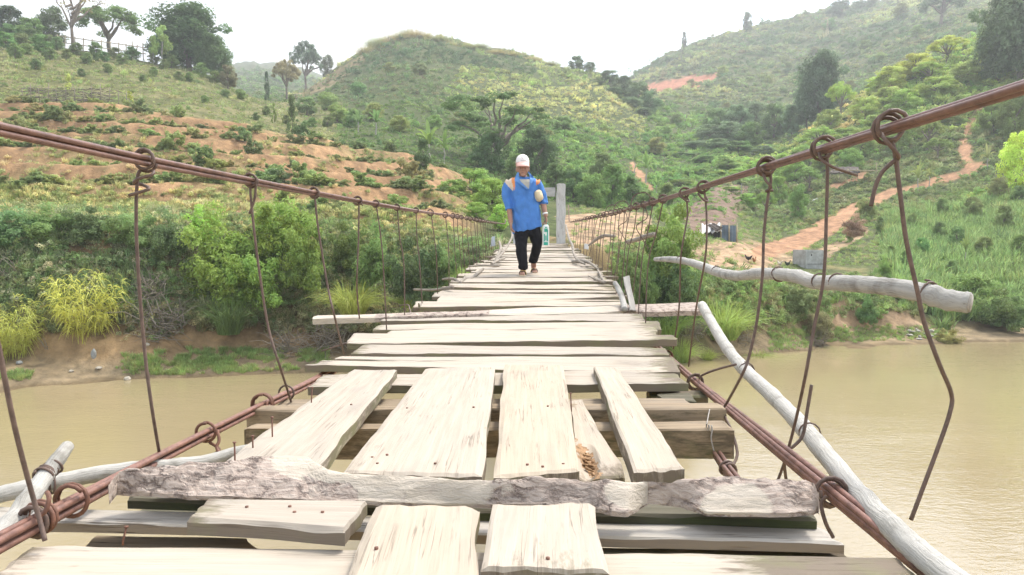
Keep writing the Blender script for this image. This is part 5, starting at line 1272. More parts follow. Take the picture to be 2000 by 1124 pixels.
# --- reed and grass tufts one can point at
def tuft(seed, n, **k): return leaf_mesh('blades', [blades(seed, n, **k)], LEAF)
REED = [tuft(1, 700, lean=1.25, width=.013, base_r=.22, droop=1.1), tuft(2, 700, lean=1.15, width=.012, base_r=.22, droop=1.0)]
def plume(seed):                                    # leaning stalks set with long arching leaves
    rg = np.random.default_rng(seed); B, A = [], []
    for i in range(75):
        a = rg.uniform(0, 6.28); q = rg.uniform(0, .26); h = rg.uniform(.35, .9); ln = rg.uniform(.05, .75)
        b = np.array([math.cos(a) * q, math.sin(a) * q, 0]); d = np.array([math.cos(a) * ln, math.sin(a) * ln, 1]) * h / math.sqrt(1 + ln * ln * .6)
        n = 22; t = rg.uniform(.15, 1, n)[:, None] ** .6
        B.append(b + d * t); A.append(a + rg.normal(size=n) * 1.1)
    base, b2 = np.concatenate(B), np.concatenate(A); n = len(base)
    L_ = rg.uniform(.10, .26, n); up0 = rg.uniform(.3, 1.1, n)
    dirv = np.stack([np.cos(b2), np.sin(b2), np.zeros(n)], 1); side = unit(np.stack([-np.sin(b2), np.cos(b2), np.zeros(n)], 1) + rg.normal(size=(n, 3)) * .5)
    lv = np.clip(rg.normal(.38, .18, n) + .35 * base[:, 2], 0, 1); rows = []
    for t in (0, .4, .75, 1.0):
        p = base + dirv * (L_ * t)[:, None] + np.array([0, 0, 1.0]) * (L_ * (up0 * t - 1.15 * t * t))[:, None]
        w = .014 * (1 - t) ** .6
        rows.append((p - side * w * .5, p + side * w * .5))
    V = np.stack([x for rw in rows for x in rw], 1).reshape(-1, 3)
    Q = (np.arange(n)[:, None, None] * 8 + np.array([[0, 1, 3, 2], [2, 3, 5, 4], [4, 5, 7, 6]])[None]).reshape(-1, 4)
    return leaf_mesh('plume_leaves', [(V, Q, np.repeat(lv, 8)), blades(seed, 120, h=.7, lean=.9, width=.010, base_r=.3)], LEAF)
PLM = [plume(5), plume(6)]
tg = 'tall grass clumps on the banks'
for me, px, D, yt, yb, hw, c, lab in [
    (PLM[0], 178, 24.4, 500, 668, 62, (.21, .235, .05), 'large feathery yellow-green reed clump on the bank'),
    (PLM[1], 28, 23.6, 558, 708, 50, (.20, .225, .05), 'yellow-green reed clump at the picture edge above the beach'),
    (REED[0], 690, 25.6, 520, 612, 52, (.17, .225, .05), 'bright grass tuft over the pale end of the outrigger board'),
    (REED[1], 448, 24.9, 540, 650, 46, (.065, .11, .035), 'dark long-bladed grass clump under the lime bush'),
    (REED[0], 1412, 27.6, 548, 660, 58, (.13, .20, .045), 'bright tall grass clump between the pale pole and the driftwood pole'),
    (REED[1], 1300, 25.8, 560, 660, 50, (.11, .18, .04), 'fresh grass clump behind the bare end of the outrigger board'),
    (REED[0], 1330, 25.8, 640, 706, 30, (.15, .22, .05), 'short grass tuft by the deck cable at the waterline'),
    (REED[1], 1380, 26.4, 672, 706, 20, (.16, .22, .05), 'small round grass tuft at the waterline'),
    (REED[0], 1480, 27.3, 676, 702, 26, (.13, .18, .05), 'low grass tuft on the waterline below the bank'),
    (REED[1], 800, 25.0, 560, 600, 34, (.14, .2, .05), 'grass tuft at the foot of the ivy-leaved bush'),
    (REED[0], 905, 24.6, 500, 560, 26, (.13, .2, .05), 'thin grass tuft beside the wavy branch')]:
    plant(me, 'grass_clump', px, D, yt, hw, c, lab, 'grass clump', tg, ybase=yb)
cgg = 'tall grass clumps on the hill crest'
for i, px in enumerate([716, 730, 746, 762, 778, 794, 812, 832, 856, 884, 912, 940, 972, 1004, 1040, 1076]):
    D = 192 + (i % 3) * 2; g = on_ground(px, D); yb = proj(*g)[1]
    plant(REED[i % 2], 'crest_grass_clump', px, D, yb - rng.uniform(12, 20) * (1.5 if i < 7 else .8), rng.uniform(14, 22), rng.choice([(.15, .165, .065), (.12, .145, .055), (.17, .17, .08)]), f'tall grass clump on the crest of the central hill, {ordw(i)} along the skyline', 'grass clump', cgg, ybase=yb + 3)
# --- dead brush
def brush_mesh(seed, n=110):
    r = random.Random(seed); mb = MB()
    for i in range(n):
        a = r.uniform(0, 6.28); q = r.uniform(0, .35); b = Vector((math.cos(a) * q, math.sin(a) * q, r.uniform(0, .5)))
        d = Vector((r.uniform(-1, 1), r.uniform(-1, 1), r.uniform(-.35, .9))).normalized() * r.uniform(.25, .6)
        mb.tube([b, b + d * .5 + Vector((0, 0, r.uniform(-.04, .06))), b + d + Vector((0, 0, r.uniform(-.12, .02)))], [.008, .006, .002], 4, cap=False)
    return mb.mesh('twigs', TWIG)
BRU = [brush_mesh(1), brush_mesh(2)]
for i, (px, D, yt, yb, hw, lab) in enumerate([(318, 24.6, 545, 668, 62, 'tangle of pale dead twigs in the middle of the bank'), (290, 25.2, 500, 600, 46, 'grey dead brush above the pale twig tangle'), (20, 25.4, 470, 580, 46, 'dead grey branches at the picture edge'), (640, 25.2, 600, 690, 54, 'brown dead brush under the outrigger board'), (560, 25.0, 620, 700, 50, 'dry root tangle at the bank foot'), (120, 24.2, 640, 720, 50, 'dry stalks below the feathery reed clump'), (1440, 28.2, 620, 690, 40, 'dead brush on the bank behind the pale pole'), (1590, 29.6, 630, 690, 34, 'dry twigs hanging off the crumbling bank'), (1355, 26.2, 600, 660, 34, 'grey dead brush in shade under the driftwood pole'), (800, 25.4, 520, 600, 50, 'dead vines behind the ivy-leaved bush')]):
    o = plant(BRU[i % 2], 'dead_brush', px, D, yt, hw, (1, 1, 1), lab, 'dead brush', 'dead brush on the banks', ybase=yb)
# --- banana plants
BAN = [banana_mesh(i) for i in range(3)]
def banana(px, D, yt, hw, c, label, var=0):
    g = on_ground(px, D, .05); H = (P(px, yt, D).z - g.z) / 1.05; W = hw * D / FPX / .62
    root = thing('banana_plant', label, 'banana plant', g, 'banana plants in the valley'); root.scale = (W, W, H); root.rotation_euler = (0, 0, rng.uniform(0, 6))
    f = bpy.data.objects.new('fronds', BAN[var]); C.objects.link(f); f.parent = root; color(f, c, .05)
    mb = MB(); limb(mb, (0, 0, -.05), (.01, 0, .42), .045, .03, 4); s = mb.build('stem', PALEB); s.parent = root
for i, (px, D, yt, hw, c, lab) in enumerate([(838, 62, 218, 42, (.12, .2, .05), 'tall banana plant with big upright leaves at the terrace end'), (868, 64, 232, 30, (.10, .17, .045), 'second banana plant touching the tall one'), (735, 74, 192, 34, (.08, .15, .05), 'dark banana plant on the slope above the terraces'), (700, 76, 205, 24, (.08, .14, .05), 'small banana plant next to the dark one'), (1262, 84, 276, 30, (.12, .2, .06), 'banana plant by the little orange track'), (1240, 88, 270, 20, (.11, .18, .06), 'smaller banana plant uphill of the little orange track'), (1282, 76, 330, 20, (.13, .21, .06), 'pale banana plant at the bottom of the little orange track'), (1508, 86, 292, 22, (.12, .2, .06), 'banana plant among the bush trees under the handrail'), (1448, 80, 322, 24, (.13, .2, .07), 'pale banana plant at the edge of the valley wood'), (1792, 69, 298, 22, (.15, .19, .06), 'yellowish banana plant beside the orange path'), (1815, 70, 300, 18, (.145, .18, .06), 'second yellowish banana plant beside the orange path'), (1928, 72, 262, 22, (.14, .17, .07), 'pale young banana plant beyond the path fork'), (1885, 42, 430, 18, (.13, .18, .05), 'bright banana shoot in the tall grass')]):
    banana(px, D, yt, hw * .75, tuple(q * .72 for q in c), lab, i % 3)
# --- crop shrubs on the terraces
tr_rows = {}
for r_ in range(0, len(DS)):
    pass
tstep = np.floor(tt)
step_ids = []
def crop_shrubs():
    cols = [int(np.searchsorted(US, (px - CX) / FPX)) for px in range(-6, 880, 12)]
    found = {}
    r0, r1 = np.searchsorted(DS, 31), np.searchsorted(DS, 60.5)
    for c in cols:
        for s in np.unique(tstep[r0:r1, c]):
            rows = np.where((tstep[r0:r1, c] == s) & (fr[r0:r1, c] > .40) & (fr[r0:r1, c] < .62) & (m_ter[r0:r1, c] > .5))[0]
            if len(rows): found.setdefault(int(s), []).append((float(TPX[r0 + rows[0], c]), float(DS[r0 + rows[0]])))
    n = 0
    for k_, s in enumerate(sorted(found)):
        last, j, run = -99, 0, 0
        for px, D in found[s]:
            gap = rng.choice([15, 18, 22, 30, 44, 60])
            if px - last < gap: continue
            if mnoise.noise(Vector((px * .011, s * 3.3, 0))) < -.22: continue
            last = px
            D += rng.uniform(-.3, .7); rad = rng.uniform(.36, .72) * rng.choice([.7, 1, 1, 1.2]); g = on_ground(px, D, .06)
            tall = rng.random() < .14
            o = bpy.data.objects.new('crop_shrub', MBu[n % 4]); C.objects.link(o); o.location = g
            hgt = rad * (rng.uniform(1.5, 2.0) if tall else rng.uniform(.8, 1.2))
            o.scale = (rad * 2.1, rad * 2.1, hgt * 1.15); o.rotation_euler = (0, 0, rng.uniform(0, 6.28))
            cc = rng.choice([(.08, .115, .05), (.095, .135, .055), (.11, .15, .058), (.125, .16, .062), (.145, .165, .07)])
            color(o, cc, .1)
            look = ('tall ' if tall else 'low ') + ('dark green' if cc[0] < .08 else 'mid green' if cc[0] < .1 else 'yellowish')
            tag(o, f'{look} crop shrub, {ordw(j)} along the {ordw(k_)} terrace step above the river', 'shrub', 'crop shrubs on the terraces')
            j += 1; n += 1
    return n
print('crop shrubs', crop_shrubs())

# --- cover nobody could count: instanced leaf clumps
def gn_cover(name, label, pts, rot, scl, tint, idx, protos):
    pts = np.asarray(pts); n = len(pts)
    me = bpy.data.meshes.new(name); me.vertices.add(n); me.vertices.foreach_set('co', pts.astype(np.float32).ravel())
    for nm, ty, da in (('rot', 'FLOAT_VECTOR', rot), ('scl', 'FLOAT_VECTOR', scl)):
        a = me.attributes.new(nm, ty, 'POINT'); a.data.foreach_set('vector', np.asarray(da, dtype=np.float32).ravel())
    a = me.attributes.new('tint', 'FLOAT_COLOR', 'POINT'); a.data.foreach_set('color', np.concatenate([tint * LK * np.array([1.08, 1.02, .92]), np.ones((n, 1))], 1).astype(np.float32).ravel())
    a = me.attributes.new('idx', 'INT', 'POINT'); a.data.foreach_set('value', np.asarray(idx, dtype=np.int32))
    col_ = bpy.data.collections.new(name + '_sources')
    for i, pm in enumerate(protos):
        col_.objects.link(bpy.data.objects.new(f'{name}_source_{i:02d}', pm))
    ng = bpy.data.node_groups.new(name + '_scatter', 'GeometryNodeTree')
    ng.interface.new_socket('Geometry', in_out='INPUT', socket_type='NodeSocketGeometry'); ng.interface.new_socket('Geometry', in_out='OUTPUT', socket_type='NodeSocketGeometry')
    N, L = ng.nodes, ng.links
    gi, go = N.new('NodeGroupInput'), N.new('NodeGroupOutput')
    ci = N.new('GeometryNodeCollectionInfo'); ci.inputs['Collection'].default_value = col_; ci.inputs['Separate Children'].default_value = True; ci.inputs['Reset Children'].default_value = True
    ip = N.new('GeometryNodeInstanceOnPoints'); ip.inputs['Pick Instance'].default_value = True
    def na(nm, t):
        x = N.new('GeometryNodeInputNamedAttribute'); x.data_type = t; x.inputs['Name'].default_value = nm; return x.outputs[0]
    L.new(gi.outputs[0], ip.inputs['Points']); L.new(ci.outputs[0], ip.inputs['Instance'])
    L.new(na('idx', 'INT'), ip.inputs['Instance Index']); L.new(na('rot', 'FLOAT_VECTOR'), ip.inputs['Rotation']); L.new(na('scl', 'FLOAT_VECTOR'), ip.inputs['Scale'])
    L.new(ip.outputs[0], go.inputs[0])
    o = link(name, me)
    md = o.modifiers.new('scatter', 'NODES'); md.node_group = ng
    o['kind'] = 'stuff'; o['label'] = label; o['category'] = 'ground cover'
    return o
# screen-even random ground samples
_dpy = np.zeros_like(TPY); _dpy[:-1] = np.clip(TPY[:-1] - TPY[1:], 0, None)
_base_w = _dpy * TVIS
def sample(mask, n, seed):
    w = (_base_w * mask)[:-1, :-1].ravel(); cs = np.cumsum(w); rg = np.random.default_rng(seed)
    k = np.searchsorted(cs, rg.uniform(0, cs[-1], n)); k = np.clip(k, 0, len(w) - 1)
    r_, c_ = np.divmod(k, TPY.shape[1] - 1)
    a, b = rg.uniform(0, 1, n), rg.uniform(0, 1, n)
    u = US[c_] + (US[1] - US[0]) * a; d = DS[r_] + (DS[r_ + 1] - DS[r_]) * b
    x = u * d; z = hz(x, d); px, py = proj(x, d, z)
    return x, d, z, px, py, rg
inview = (TPX > -220) & (TPX < 2220)
CLP = [leaf_mesh('clump', [clump_leaves(np.random.default_rng(s).normal(size=(7, 3)) * np.array([.34, .34, .16]) + np.array([0, 0, .28]), np.full(7, .30), 22, .26, np.random.default_rng(s + 9), .8, .5, .45, .3)], LEAFI) for s in range(5)]
GRP = [leaf_mesh('tuft', [blades(20 + s, 46, lean=.7, width=.075, base_r=.45, droop=.8)], LEAFI) for s in range(4)]
def mixc(n, rg, pal, w=None):
    p = np.array(pal) * np.array([.94, 1.05, .95]); p = p * .68 + p.mean(0) * .32; i = rg.choice(len(p), n, p=w); return p[i] * (1 + rg.normal(size=(n, 1)) * .11) * (1 + rg.normal(size=(n, 3)) * .05)
bare = np.clip(M['path'] + M['red'] + .85 * M['sand'] + .8 * M['dead'] + .5 * M['tan'], 0, 1)
# 1: hillsides
x, d, z, px, py, rg = sample(inview * (1 - bare) * (TY > 60) * (TY < 440), 30000, 1)
n = len(x)
c = mixc(n, rg, [(.075, .115, .042), (.10, .145, .05), (.13, .165, .06), (.06, .09, .04)])
def setc(mask, pal, w=None):
    m = np.where(mask)[0]
    if len(m): c[m] = mixc(len(m), rg, pal, w)
ns = fbm(x * .035, d * .035, 3, 71)
rest = (px < 660) & (d < 125)
setc(rest, [(.17, .18, .075), (.145, .165, .06), (.105, .135, .05), (.22, .20, .12), (.09, .12, .05)])
hillc = (px > 560) & (px < 1260) & (d > 115) & (d < 230)
setc(hillc & (px + (py - 180) * .7 < 870), [(.085, .12, .055), (.13, .11, .075), (.11, .15, .06), (.06, .095, .045)])
setc(hillc & (px + (py - 180) * .7 >= 870), [(.20, .22, .085), (.14, .175, .06), (.24, .24, .115), (.10, .14, .05)])
setc(hillc & (ns > .28), [(.22, .22, .10), (.27, .25, .13)])
setc(hillc & (ns < -.30), [(.05, .08, .04), (.07, .10, .05)])
vall = (px > 1000) & (px < 1420) & (d > 60) & (d < 170) & ~hillc
setc(vall, [(.08, .13, .045), (.11, .17, .05), (.14, .19, .055)])
spur = (px > 1420) & (d > 62) & (d < 128)
setc(spur, [(.19, .235, .06), (.13, .185, .05), (.10, .15, .045), (.24, .24, .09)])
setc(spur & (np.abs(px - 1690 + (py - 170) * 1.1) < 70) & (py < 260), [(.40, .33, .19), (.33, .29, .15), (.20, .22, .08)])
setc((px > 1420) & (d > 60) & (d < 88) & (py > 250) & (ns > -.1), [(.09, .12, .05), (.12, .15, .06), (.15, .14, .08)])
farh = (px > 1180) & (d > 190)
setc(farh, [(.12, .155, .07), (.16, .18, .085), (.18, .16, .10), (.08, .115, .055)])
setc(farh & (ns > .22), [(.22, .22, .11), (.19, .2, .09)])
setc(farh & (ns < -.22), [(.06, .095, .045), (.075, .11, .05)])
spx = rg.lognormal(1.62, .52, n); s = np.clip(spx, 2.4, 18) * d / FPX
grassy = rg.uniform(0, 1, n) < np.where(rest, .75, np.where(hillc, .35, .15))
idx = np.where(grassy, 5 + rg.integers(0, 4, n), rg.integers(0, 5, n))
s = np.where(rest, s * .8, s); s = np.where(vall | spur, s * 1.45, s)
scl = np.stack([s, s, s * rg.uniform(.7, 1.2, n)], 1)
rot = np.stack([rg.normal(size=n) * .15, rg.normal(size=n) * .15, rg.uniform(0, 6.28, n)], 1)
gn_cover('hillside_undergrowth', 'dense grass and low bushes covering all the slopes behind the river', np.stack([x, d, z - .1 * s], 1), rot, scl, np.clip(c, .015, .6), idx, CLP + GRP)
# 2: bank creepers
FCL = [leaf_mesh('creeper', [clump_leaves(np.random.default_rng(s).normal(size=(8, 3)) * np.array([.36, .36, .2]) + np.array([0, 0, .2]), np.full(8, .30), 30, .16, np.random.default_rng(s + 9), .8, .4, .6, .3)], LEAFI) for s in range(4)]
bank_m = inview * (((TPX < 990) & (TY > 24.0) & (TY < 30) & (TZ > ZW + 1.0)) | ((TPX > 1190) & (TY > 24.6) & (TY < 36) & (TZ > ZW + .9) & (TZ < 0.2))) * (1 - bare)
bank_m = bank_m * (1 - .88 * ((TPX > 130) & (TPX < 520) & (TPY > 640) & (TPY < 715))) * (1 - .8 * ((TPX > 130) & (TPX < 235) & (TPY > 440) & (TPY < 505))) * (1 - .8 * ((TPX > 325) & (TPX < 360) & (TPY > 470) & (TPY < 540)))
x, d, z, px, py, rg = sample(bank_m, 7000, 2); n = len(x)
c = mixc(n, rg, [(.065, .10, .042), (.085, .13, .05), (.115, .155, .058), (.16, .15, .10), (.23, .20, .15)], [.18, .27, .22, .18, .15])
right = px > 1150
c[right] = mixc(int(right.sum()), rg, [(.09, .13, .045), (.13, .18, .055), (.16, .15, .08), (.07, .10, .04)])
low = py > 600
c[low & ~right] = mixc(int((low & ~right).sum()), rg, [(.10, .11, .055), (.17, .145, .09), (.24, .2, .13), (.07, .10, .04)])
s = rg.uniform(.16, .50, n); idx = np.where(rg.uniform(0, 1, n) < .3, 4 + rg.integers(0, 4, n), rg.integers(0, 4, n))
gn_cover('bank_creepers', 'tangled creepers and weeds hanging over both river banks', np.stack([x, d, z], 1), np.stack([rg.normal(size=n) * .3 - .25, rg.normal(size=n) * .3, rg.uniform(0, 6.28, n)], 1), np.stack([s, s, s], 1), np.clip(c, .015, .6), idx, FCL + GRP)
# 3: grass on the shores and the flat
shore_m = inview * ((((TPX > 205) & (TPX < 640) & (TPY > 684 + 10 * (TPX < 300)) & (TPY < 745) & (TZ > ZW + .06) & (TPY < 752 - (TPX - 205) * .03)) * 2.2 * smooth(200, 300, TPX + 160 * nz) * smooth(-.35, .1, nf))
    + ((TPX > 1500) & (TPX < 1850) & (TPY > 640) & (TPY < 690) & (TZ > ZW + .08)) * 2.0 + ((TPX > -20) & (TPX < 60) & (TPY > 728) & (TPY < 744)) * 1.5
    + ((TPX > 1110) & (TY > 25.5) & (TY < 66) & (TZ > -1.6)) * (1 - bare) + ((TPX > 1740) & (TY > 34) & (TY < 60)) * (1 - bare) * 1.2)
x, d, z, px, py, rg = sample(shore_m, 12000, 3); n = len(x)
c = mixc(n, rg, [(.125, .165, .06), (.15, .185, .07), (.10, .14, .05), (.19, .18, .09)], [.35, .25, .25, .15])
tallg = (px > 1730) & (d > 33) & (d < 62)
c[tallg] = mixc(int(tallg.sum()), rg, [(.09, .13, .05), (.12, .165, .06), (.15, .18, .075), (.07, .105, .045)])
s = np.where(tallg, rg.uniform(.45, 1.1, n), np.where(d < 27, rg.uniform(.10, .24, n), rg.uniform(.08, .2, n) * d / 30))
gn_cover('riverside_grass', 'green grass on the shore strips and the flat bank', np.stack([x, d, z - .02], 1), np.stack([rg.normal(size=n) * .1, rg.normal(size=n) * .1, rg.uniform(0, 6.28, n)], 1), np.stack([s, s, s * rg.uniform(.7, 1.2, n)], 1), np.clip(c, .015, .6), rg.integers(0, 4, n), GRP)
# 4: weeds on the terraces and bank top
x, d, z, px, py, rg = sample(inview * ((m_ter > .3) * (0.12 + .9 * (riser < .3)) * (0.15 + smooth(-.05, .25, nz)) + .4 * band(28, 31.5) * (TPX < 900)), 5000, 4); n = len(x)
c = mixc(n, rg, [(.13, .15, .06), (.10, .135, .05), (.22, .2, .1), (.3, .25, .14)])
s = rg.uniform(.10, .42, n)
gn_cover('terrace_weeds', 'sparse weeds and dry grass on the soil terraces', np.stack([x, d, z], 1), np.stack([np.zeros(n), np.zeros(n), rg.uniform(0, 6.28, n)], 1), np.stack([s, s, s], 1), np.clip(c, .015, .6), np.where(rg.uniform(0, 1, n) < .5, rg.integers(0, 4, n), 4 + rg.integers(0, 4, n)), FCL + GRP)
# ------------------------------------------------------------------ the walking man
def remeshed(mb, voxel, smooth_it=2, name='tmp', wrinkle=0.0, wscale=9, seed=0):
    me = mb.mesh(name, [])
    o = bpy.data.objects.new(name, me); C.objects.link(o)
    md = o.modifiers.new('r', 'REMESH'); md.mode = 'VOXEL'; md.voxel_size = voxel
    if smooth_it: s = o.modifiers.new('s', 'SMOOTH'); s.iterations = smooth_it; s.factor = .5
    dg = bpy.context.evaluated_depsgraph_get(); dg.update()
    m2 = bpy.data.meshes.new_from_object(o.evaluated_get(dg))
    bpy.data.objects.remove(o); bpy.data.meshes.remove(me)
    m2.polygons.foreach_set('use_smooth', [True] * len(m2.polygons))
    if wrinkle:
        m2.update()
        for v in m2.vertices:
            n = v.normal; p = v.co
            q = Vector((p.x * wscale, p.y * wscale, p.z * wscale * .55 + p.x * 3)) + Vector((seed, 0, 0))
            k = abs(mnoise.noise(q)) * 1.4 + 0.5 * mnoise.noise(q * 2.3)
            v.co = p + n * (k - .35) * wrinkle
    m2.update()
    return m2
def ball(mb, c, r, seg=14, rings=10, rot=None):
    bm = bmesh.new(); bmesh.ops.create_uvsphere(bm, u_segments=seg, v_segments=rings, radius=1)
    r = (r, r, r) if not isinstance(r, (tuple, list)) else r
    Mx = Matrix.Translation(Vector(c)) @ (rot.to_4x4() if rot else Matrix()) @ Matrix.Diagonal((*r, 1))
    mb.from_bm(bm, Mx, sm=True)
def build_man():
    D0 = 9.9; S = D0 / FPX
    m = lambda px, py, d=0.0: P(px, py, D0 + d)
    root = thing('person', 'man in blue pullover with orange shoulders, black trousers and pale cap, walking', 'person', Vector((cD(9.8) - .18, 9.8, zD(9.8))))
    def skin_mat():
        t = NT('skin'); co = t('TexCoord').outputs['Object']
        c = t.ramp(t.noise(co, 9, 4), [(.3, (.30, .16, .11)), (.7, (.40, .23, .165))])
        return t.pbr(c, .55, t.bump(t.noise(co, 90, 3), .15, .002), .35)
    SK = skin_mat()
    def cloth(name, c, v=.2, bump=.25):
        t = NT(name); co = t('TexCoord').outputs['Object']
        n = t.noise(co, 6, 5, .6); w = t.noise(co, 160, 2)
        cc = t.ramp(n, [(.3, tuple(x * (1 - v) for x in c)), (.7, tuple(min(1, x * (1 + v * .5)) for x in c))])
        return t.pbr(cc, .85, t.bump(t.math('ADD', n, t.math('MULTIPLY', w, .25)), bump, .004), .2)
    BLUE, ORAN, CREAM = cloth('blue_cloth', (.085, .235, .60)), cloth('orange_cloth', (.75, .30, .12)), cloth('cream_cloth', (.66, .56, .46))
    BLK, GREY = cloth('black_cloth', (.011, .011, .013)), cloth('undershirt_cloth', (.50, .48, .42))
    WHT, PINK = cloth('white_cap_cloth', (.80, .76, .74), .06), cloth('pink_brim_cloth', (.80, .50, .44), .08)
    # --- body, one continuous surface
    mb = MB()
    hc = m(1021, 329, -.03)
    rings = []
    for k in range(15):
        t = k / 14; z = hc.z - .118 + .235 * t
        w = .076 * math.sin(math.pi * (.10 + .86 * t)) ** .55 * (0.86 + .2 * min(1, t * 1.8)); dep = .098 * math.sin(math.pi * (.08 + .88 * t)) ** .55
        cy = hc.y + .012 - .022 * (1 - t) + (.0 if t > .25 else -.012)
        rings.append([Vector((hc.x + w * math.cos(a), cy + dep * math.sin(a), z)) for a in [2 * math.pi * j / 18 for j in range(18)]])
    mb.loft(rings)
    ball(mb, hc + Vector((0, -.098, -.028)), (.013, .018, .022)); ball(mb, hc + Vector((0, -.088, -.004)), (.009, .014, .03))
    ball(mb, hc + Vector((0, -.082, .018)), (.055, .018, .012)); ball(mb, hc + Vector((0, -.086, -.068)), (.026, .014, .012)); ball(mb, hc + Vector((0, -.082, -.10)), (.03, .02, .02))
    for s in (-1, 1):
        ball(mb, hc + Vector((s * .082, .01, -.015)), (.012, .022, .034)); ball(mb, hc + Vector((s * .042, -.068, -.04)), (.026, .022, .024))
    mb.tube([m(1022, 343, .03), m(1022, 352, .03), m(1022, 360, .03)], [.053, .056, .07], 12)
    mb.tube([m(1022, 356, .02), m(1024, 385, 0), m(1028, 420, 0), m(1030, 455, 0)], [.075, .082, .085, .09], 14)
    arms = [([(995, 357, .02), (991, 383, .02), (994, 405, -.03), (996.5, 424, -.08), (998, 436, -.12)], [.050, .045, .040, .034, .026]),
            ([(1049, 357, .02), (1058, 381, .06), (1061, 398, .02), (1064, 414, -.03), (1066.5, 424, -.06)], [.050, .045, .043, .033, .026])]
    for pts, rr in arms: mb.tube(spline([m(*p) for p in pts], 4), list(np.interp(np.linspace(0, 1, 17), np.linspace(0, 1, 5), rr)), 12)
    def hand(w, f, n_, curl_, thumb_dir, L=.17):
        """w wrist, f finger direction, n_ palm normal (side fingers close to)"""
        f, n_ = f.normalized(), n_.normalized(); s = f.cross(n_).normalized()
        pc = w + f * .045
        rot = Matrix((s, f, n_)).transposed()
        ball(mb, pc, (.038, .055, .017), 14, 10, rot)
        for i, (off, ln) in enumerate(((-.028, .066), (-.009, .076), (.010, .071), (.028, .056))):
            b = pc + f * .043 + s * off; a = .25 + curl_ * (1 + .08 * i); d1 = f * math.cos(a) + n_ * math.sin(a); a2 = a + curl_ * 1.3; d2 = f * math.cos(a2) + n_ * math.sin(a2)
            a3 = a2 + curl_; d3 = f * math.cos(a3) + n_ * math.sin(a3)
            mb.tube([b - f * .012, b, b + d1 * ln * .45, b + d1 * ln * .45 + d2 * ln * .32, b + d1 * ln * .45 + d2 * ln * .32 + d3 * ln * .23], [.0092, .0092, .0086, .0078, .006], 8)
        tb = pc - f * .018 + s * thumb_dir * .03
        mb.tube([tb, tb + s * thumb_dir * .022 + f * .022 + n_ * .01, tb + s * thumb_dir * .024 + f * .05 + n_ * .024, tb + s * thumb_dir * .016 + f * .068 + n_ * .032], [.012, .0115, .0095, .007], 8)
    hand(m(998, 435, -.12), Vector((.03, -.12, -1)), Vector((1, .15, 0)), .30, -1)
    hand(m(1066.5, 424, -.06), Vector((.05, -.10, -1)), Vector((-1, -.1, 0)), .75, 1)
    legs = [([(1019, 455, -.02), (1018, 490, -.20), (1021.5, 520, -.22), (1021.5, 534, -.22)], [.062, .046, .040, .034]), ([(1043, 453, .02), (1049, 483, -.04), (1042.5, 511, .10), (1042.5, 524, .14)], [.062, .046, .040, .034])]
    for pts, rr in legs: mb.tube(spline([m(*p) for p in pts], 4), list(np.interp(np.linspace(0, 1, 13), np.linspace(0, 1, 4), rr)), 12)
    feet = []
    for an, yaw, pitch in ((m(1021.5, 534, -.22), -.12, .0), (m(1042.5, 526, .14), .10, .0)):
        d = Vector((math.sin(yaw), -math.cos(yaw), 0)); s = Vector((d.y, -d.x, 0)); zf = zD(an.y) + .028
        b = Vector((an.x, an.y, zf)); feet.append((b, d, s))
        mb.tube([b - d * .055 + Vector((0, 0, .018)), b + Vector((0, 0, .022)), b + d * .07 + Vector((0, 0, .014)), b + d * .13 + Vector((0, 0, .004))], [.030, .036, .036, .026], 10)
        mb.tube([an, b + Vector((0, 0, .02))], [.036, .034], 10)
        for i in range(5):
            o_ = (-.032 + .016 * i); l = .17 - .010 * abs(i - (0 if yaw < 0 else 4)) * .9
            mb.tube([b + d * .11 + s * o_ * .9, b + d * l + s * o_ + Vector((0, 0, -.006))], [.012, .008], 7)
    me = remeshed(mb, .0065, 2, 'body'); me.materials.append(SK)
    link('body', me, root)
    # --- hair strip, eyes, mouth
    HAIR = mat_simple('black_hair', (.015, .012, .011), .3, 60, .6, .4, .004)
    mb = MB(); ball(mb, hc + Vector((0, .025, .0)), (.080, .085, .075), 18, 12); link('hair', mb.mesh('hair', HAIR), root)
    EYE = mat_simple('dark_eye', (.03, .02, .018), .2, 30, .3)
    for s in (-1, 1):
        mb = MB(); ball(mb, hc + Vector((s * .030, -.083, -.006)), (.013, .008, .005), 10, 8); link('eye', mb.mesh('eye', EYE), root)
    mb = MB(); mb.tube([hc + Vector((-.022, -.094, -.070)), hc + Vector((0, -.0995, -.069)), hc + Vector((.022, -.094, -.070))], [.002, .0035, .002], 6)
    link('mouth', mb.mesh('mouth', mat_simple('lips', (.19, .075, .06), .2, 30, .5)), root)
    # --- shirt
    SR = [(346, 1021, 15, 11), (350, 1021, 24, 13), (356, 1021.5, 30, 16), (364, 1022, 30, 18), (376, 1024, 28, 19), (392, 1026, 26.5, 19), (410, 1028, 27, 19), (428, 1029, 27.5, 19.5), (442, 1030, 28.5, 20)]
    def ring(y, cx, hw, hd, slant=0.0, d=0.0):
        r_ = []
        for j in range(28):
            a = 2 * math.pi * j / 28; ca, sa = math.cos(a), math.sin(a)
            p = m(cx + hw * ca, y - slant * ca, d); r_.append(p + Vector((0, hd * S * sa * (1.0 if sa < 0 else .9), 0)))
        return r_
    mb = MB()
    rg_ = [ring(*q) for q in SR]; rg_.append(ring(450, 1030.5, 29, 20.5, 7.5))
    mb.loft(rg_)
    sl = [([(998, 357, .02), (991.5, 370, .02), (990, 387, .01), (993.8, 404, -.03)], [.086, .074, .064, .058]), ([(1046, 357, .02), (1053, 370, .04), (1059, 386, .06), (1062, 396, .03)], [.088, .076, .064, .056])]
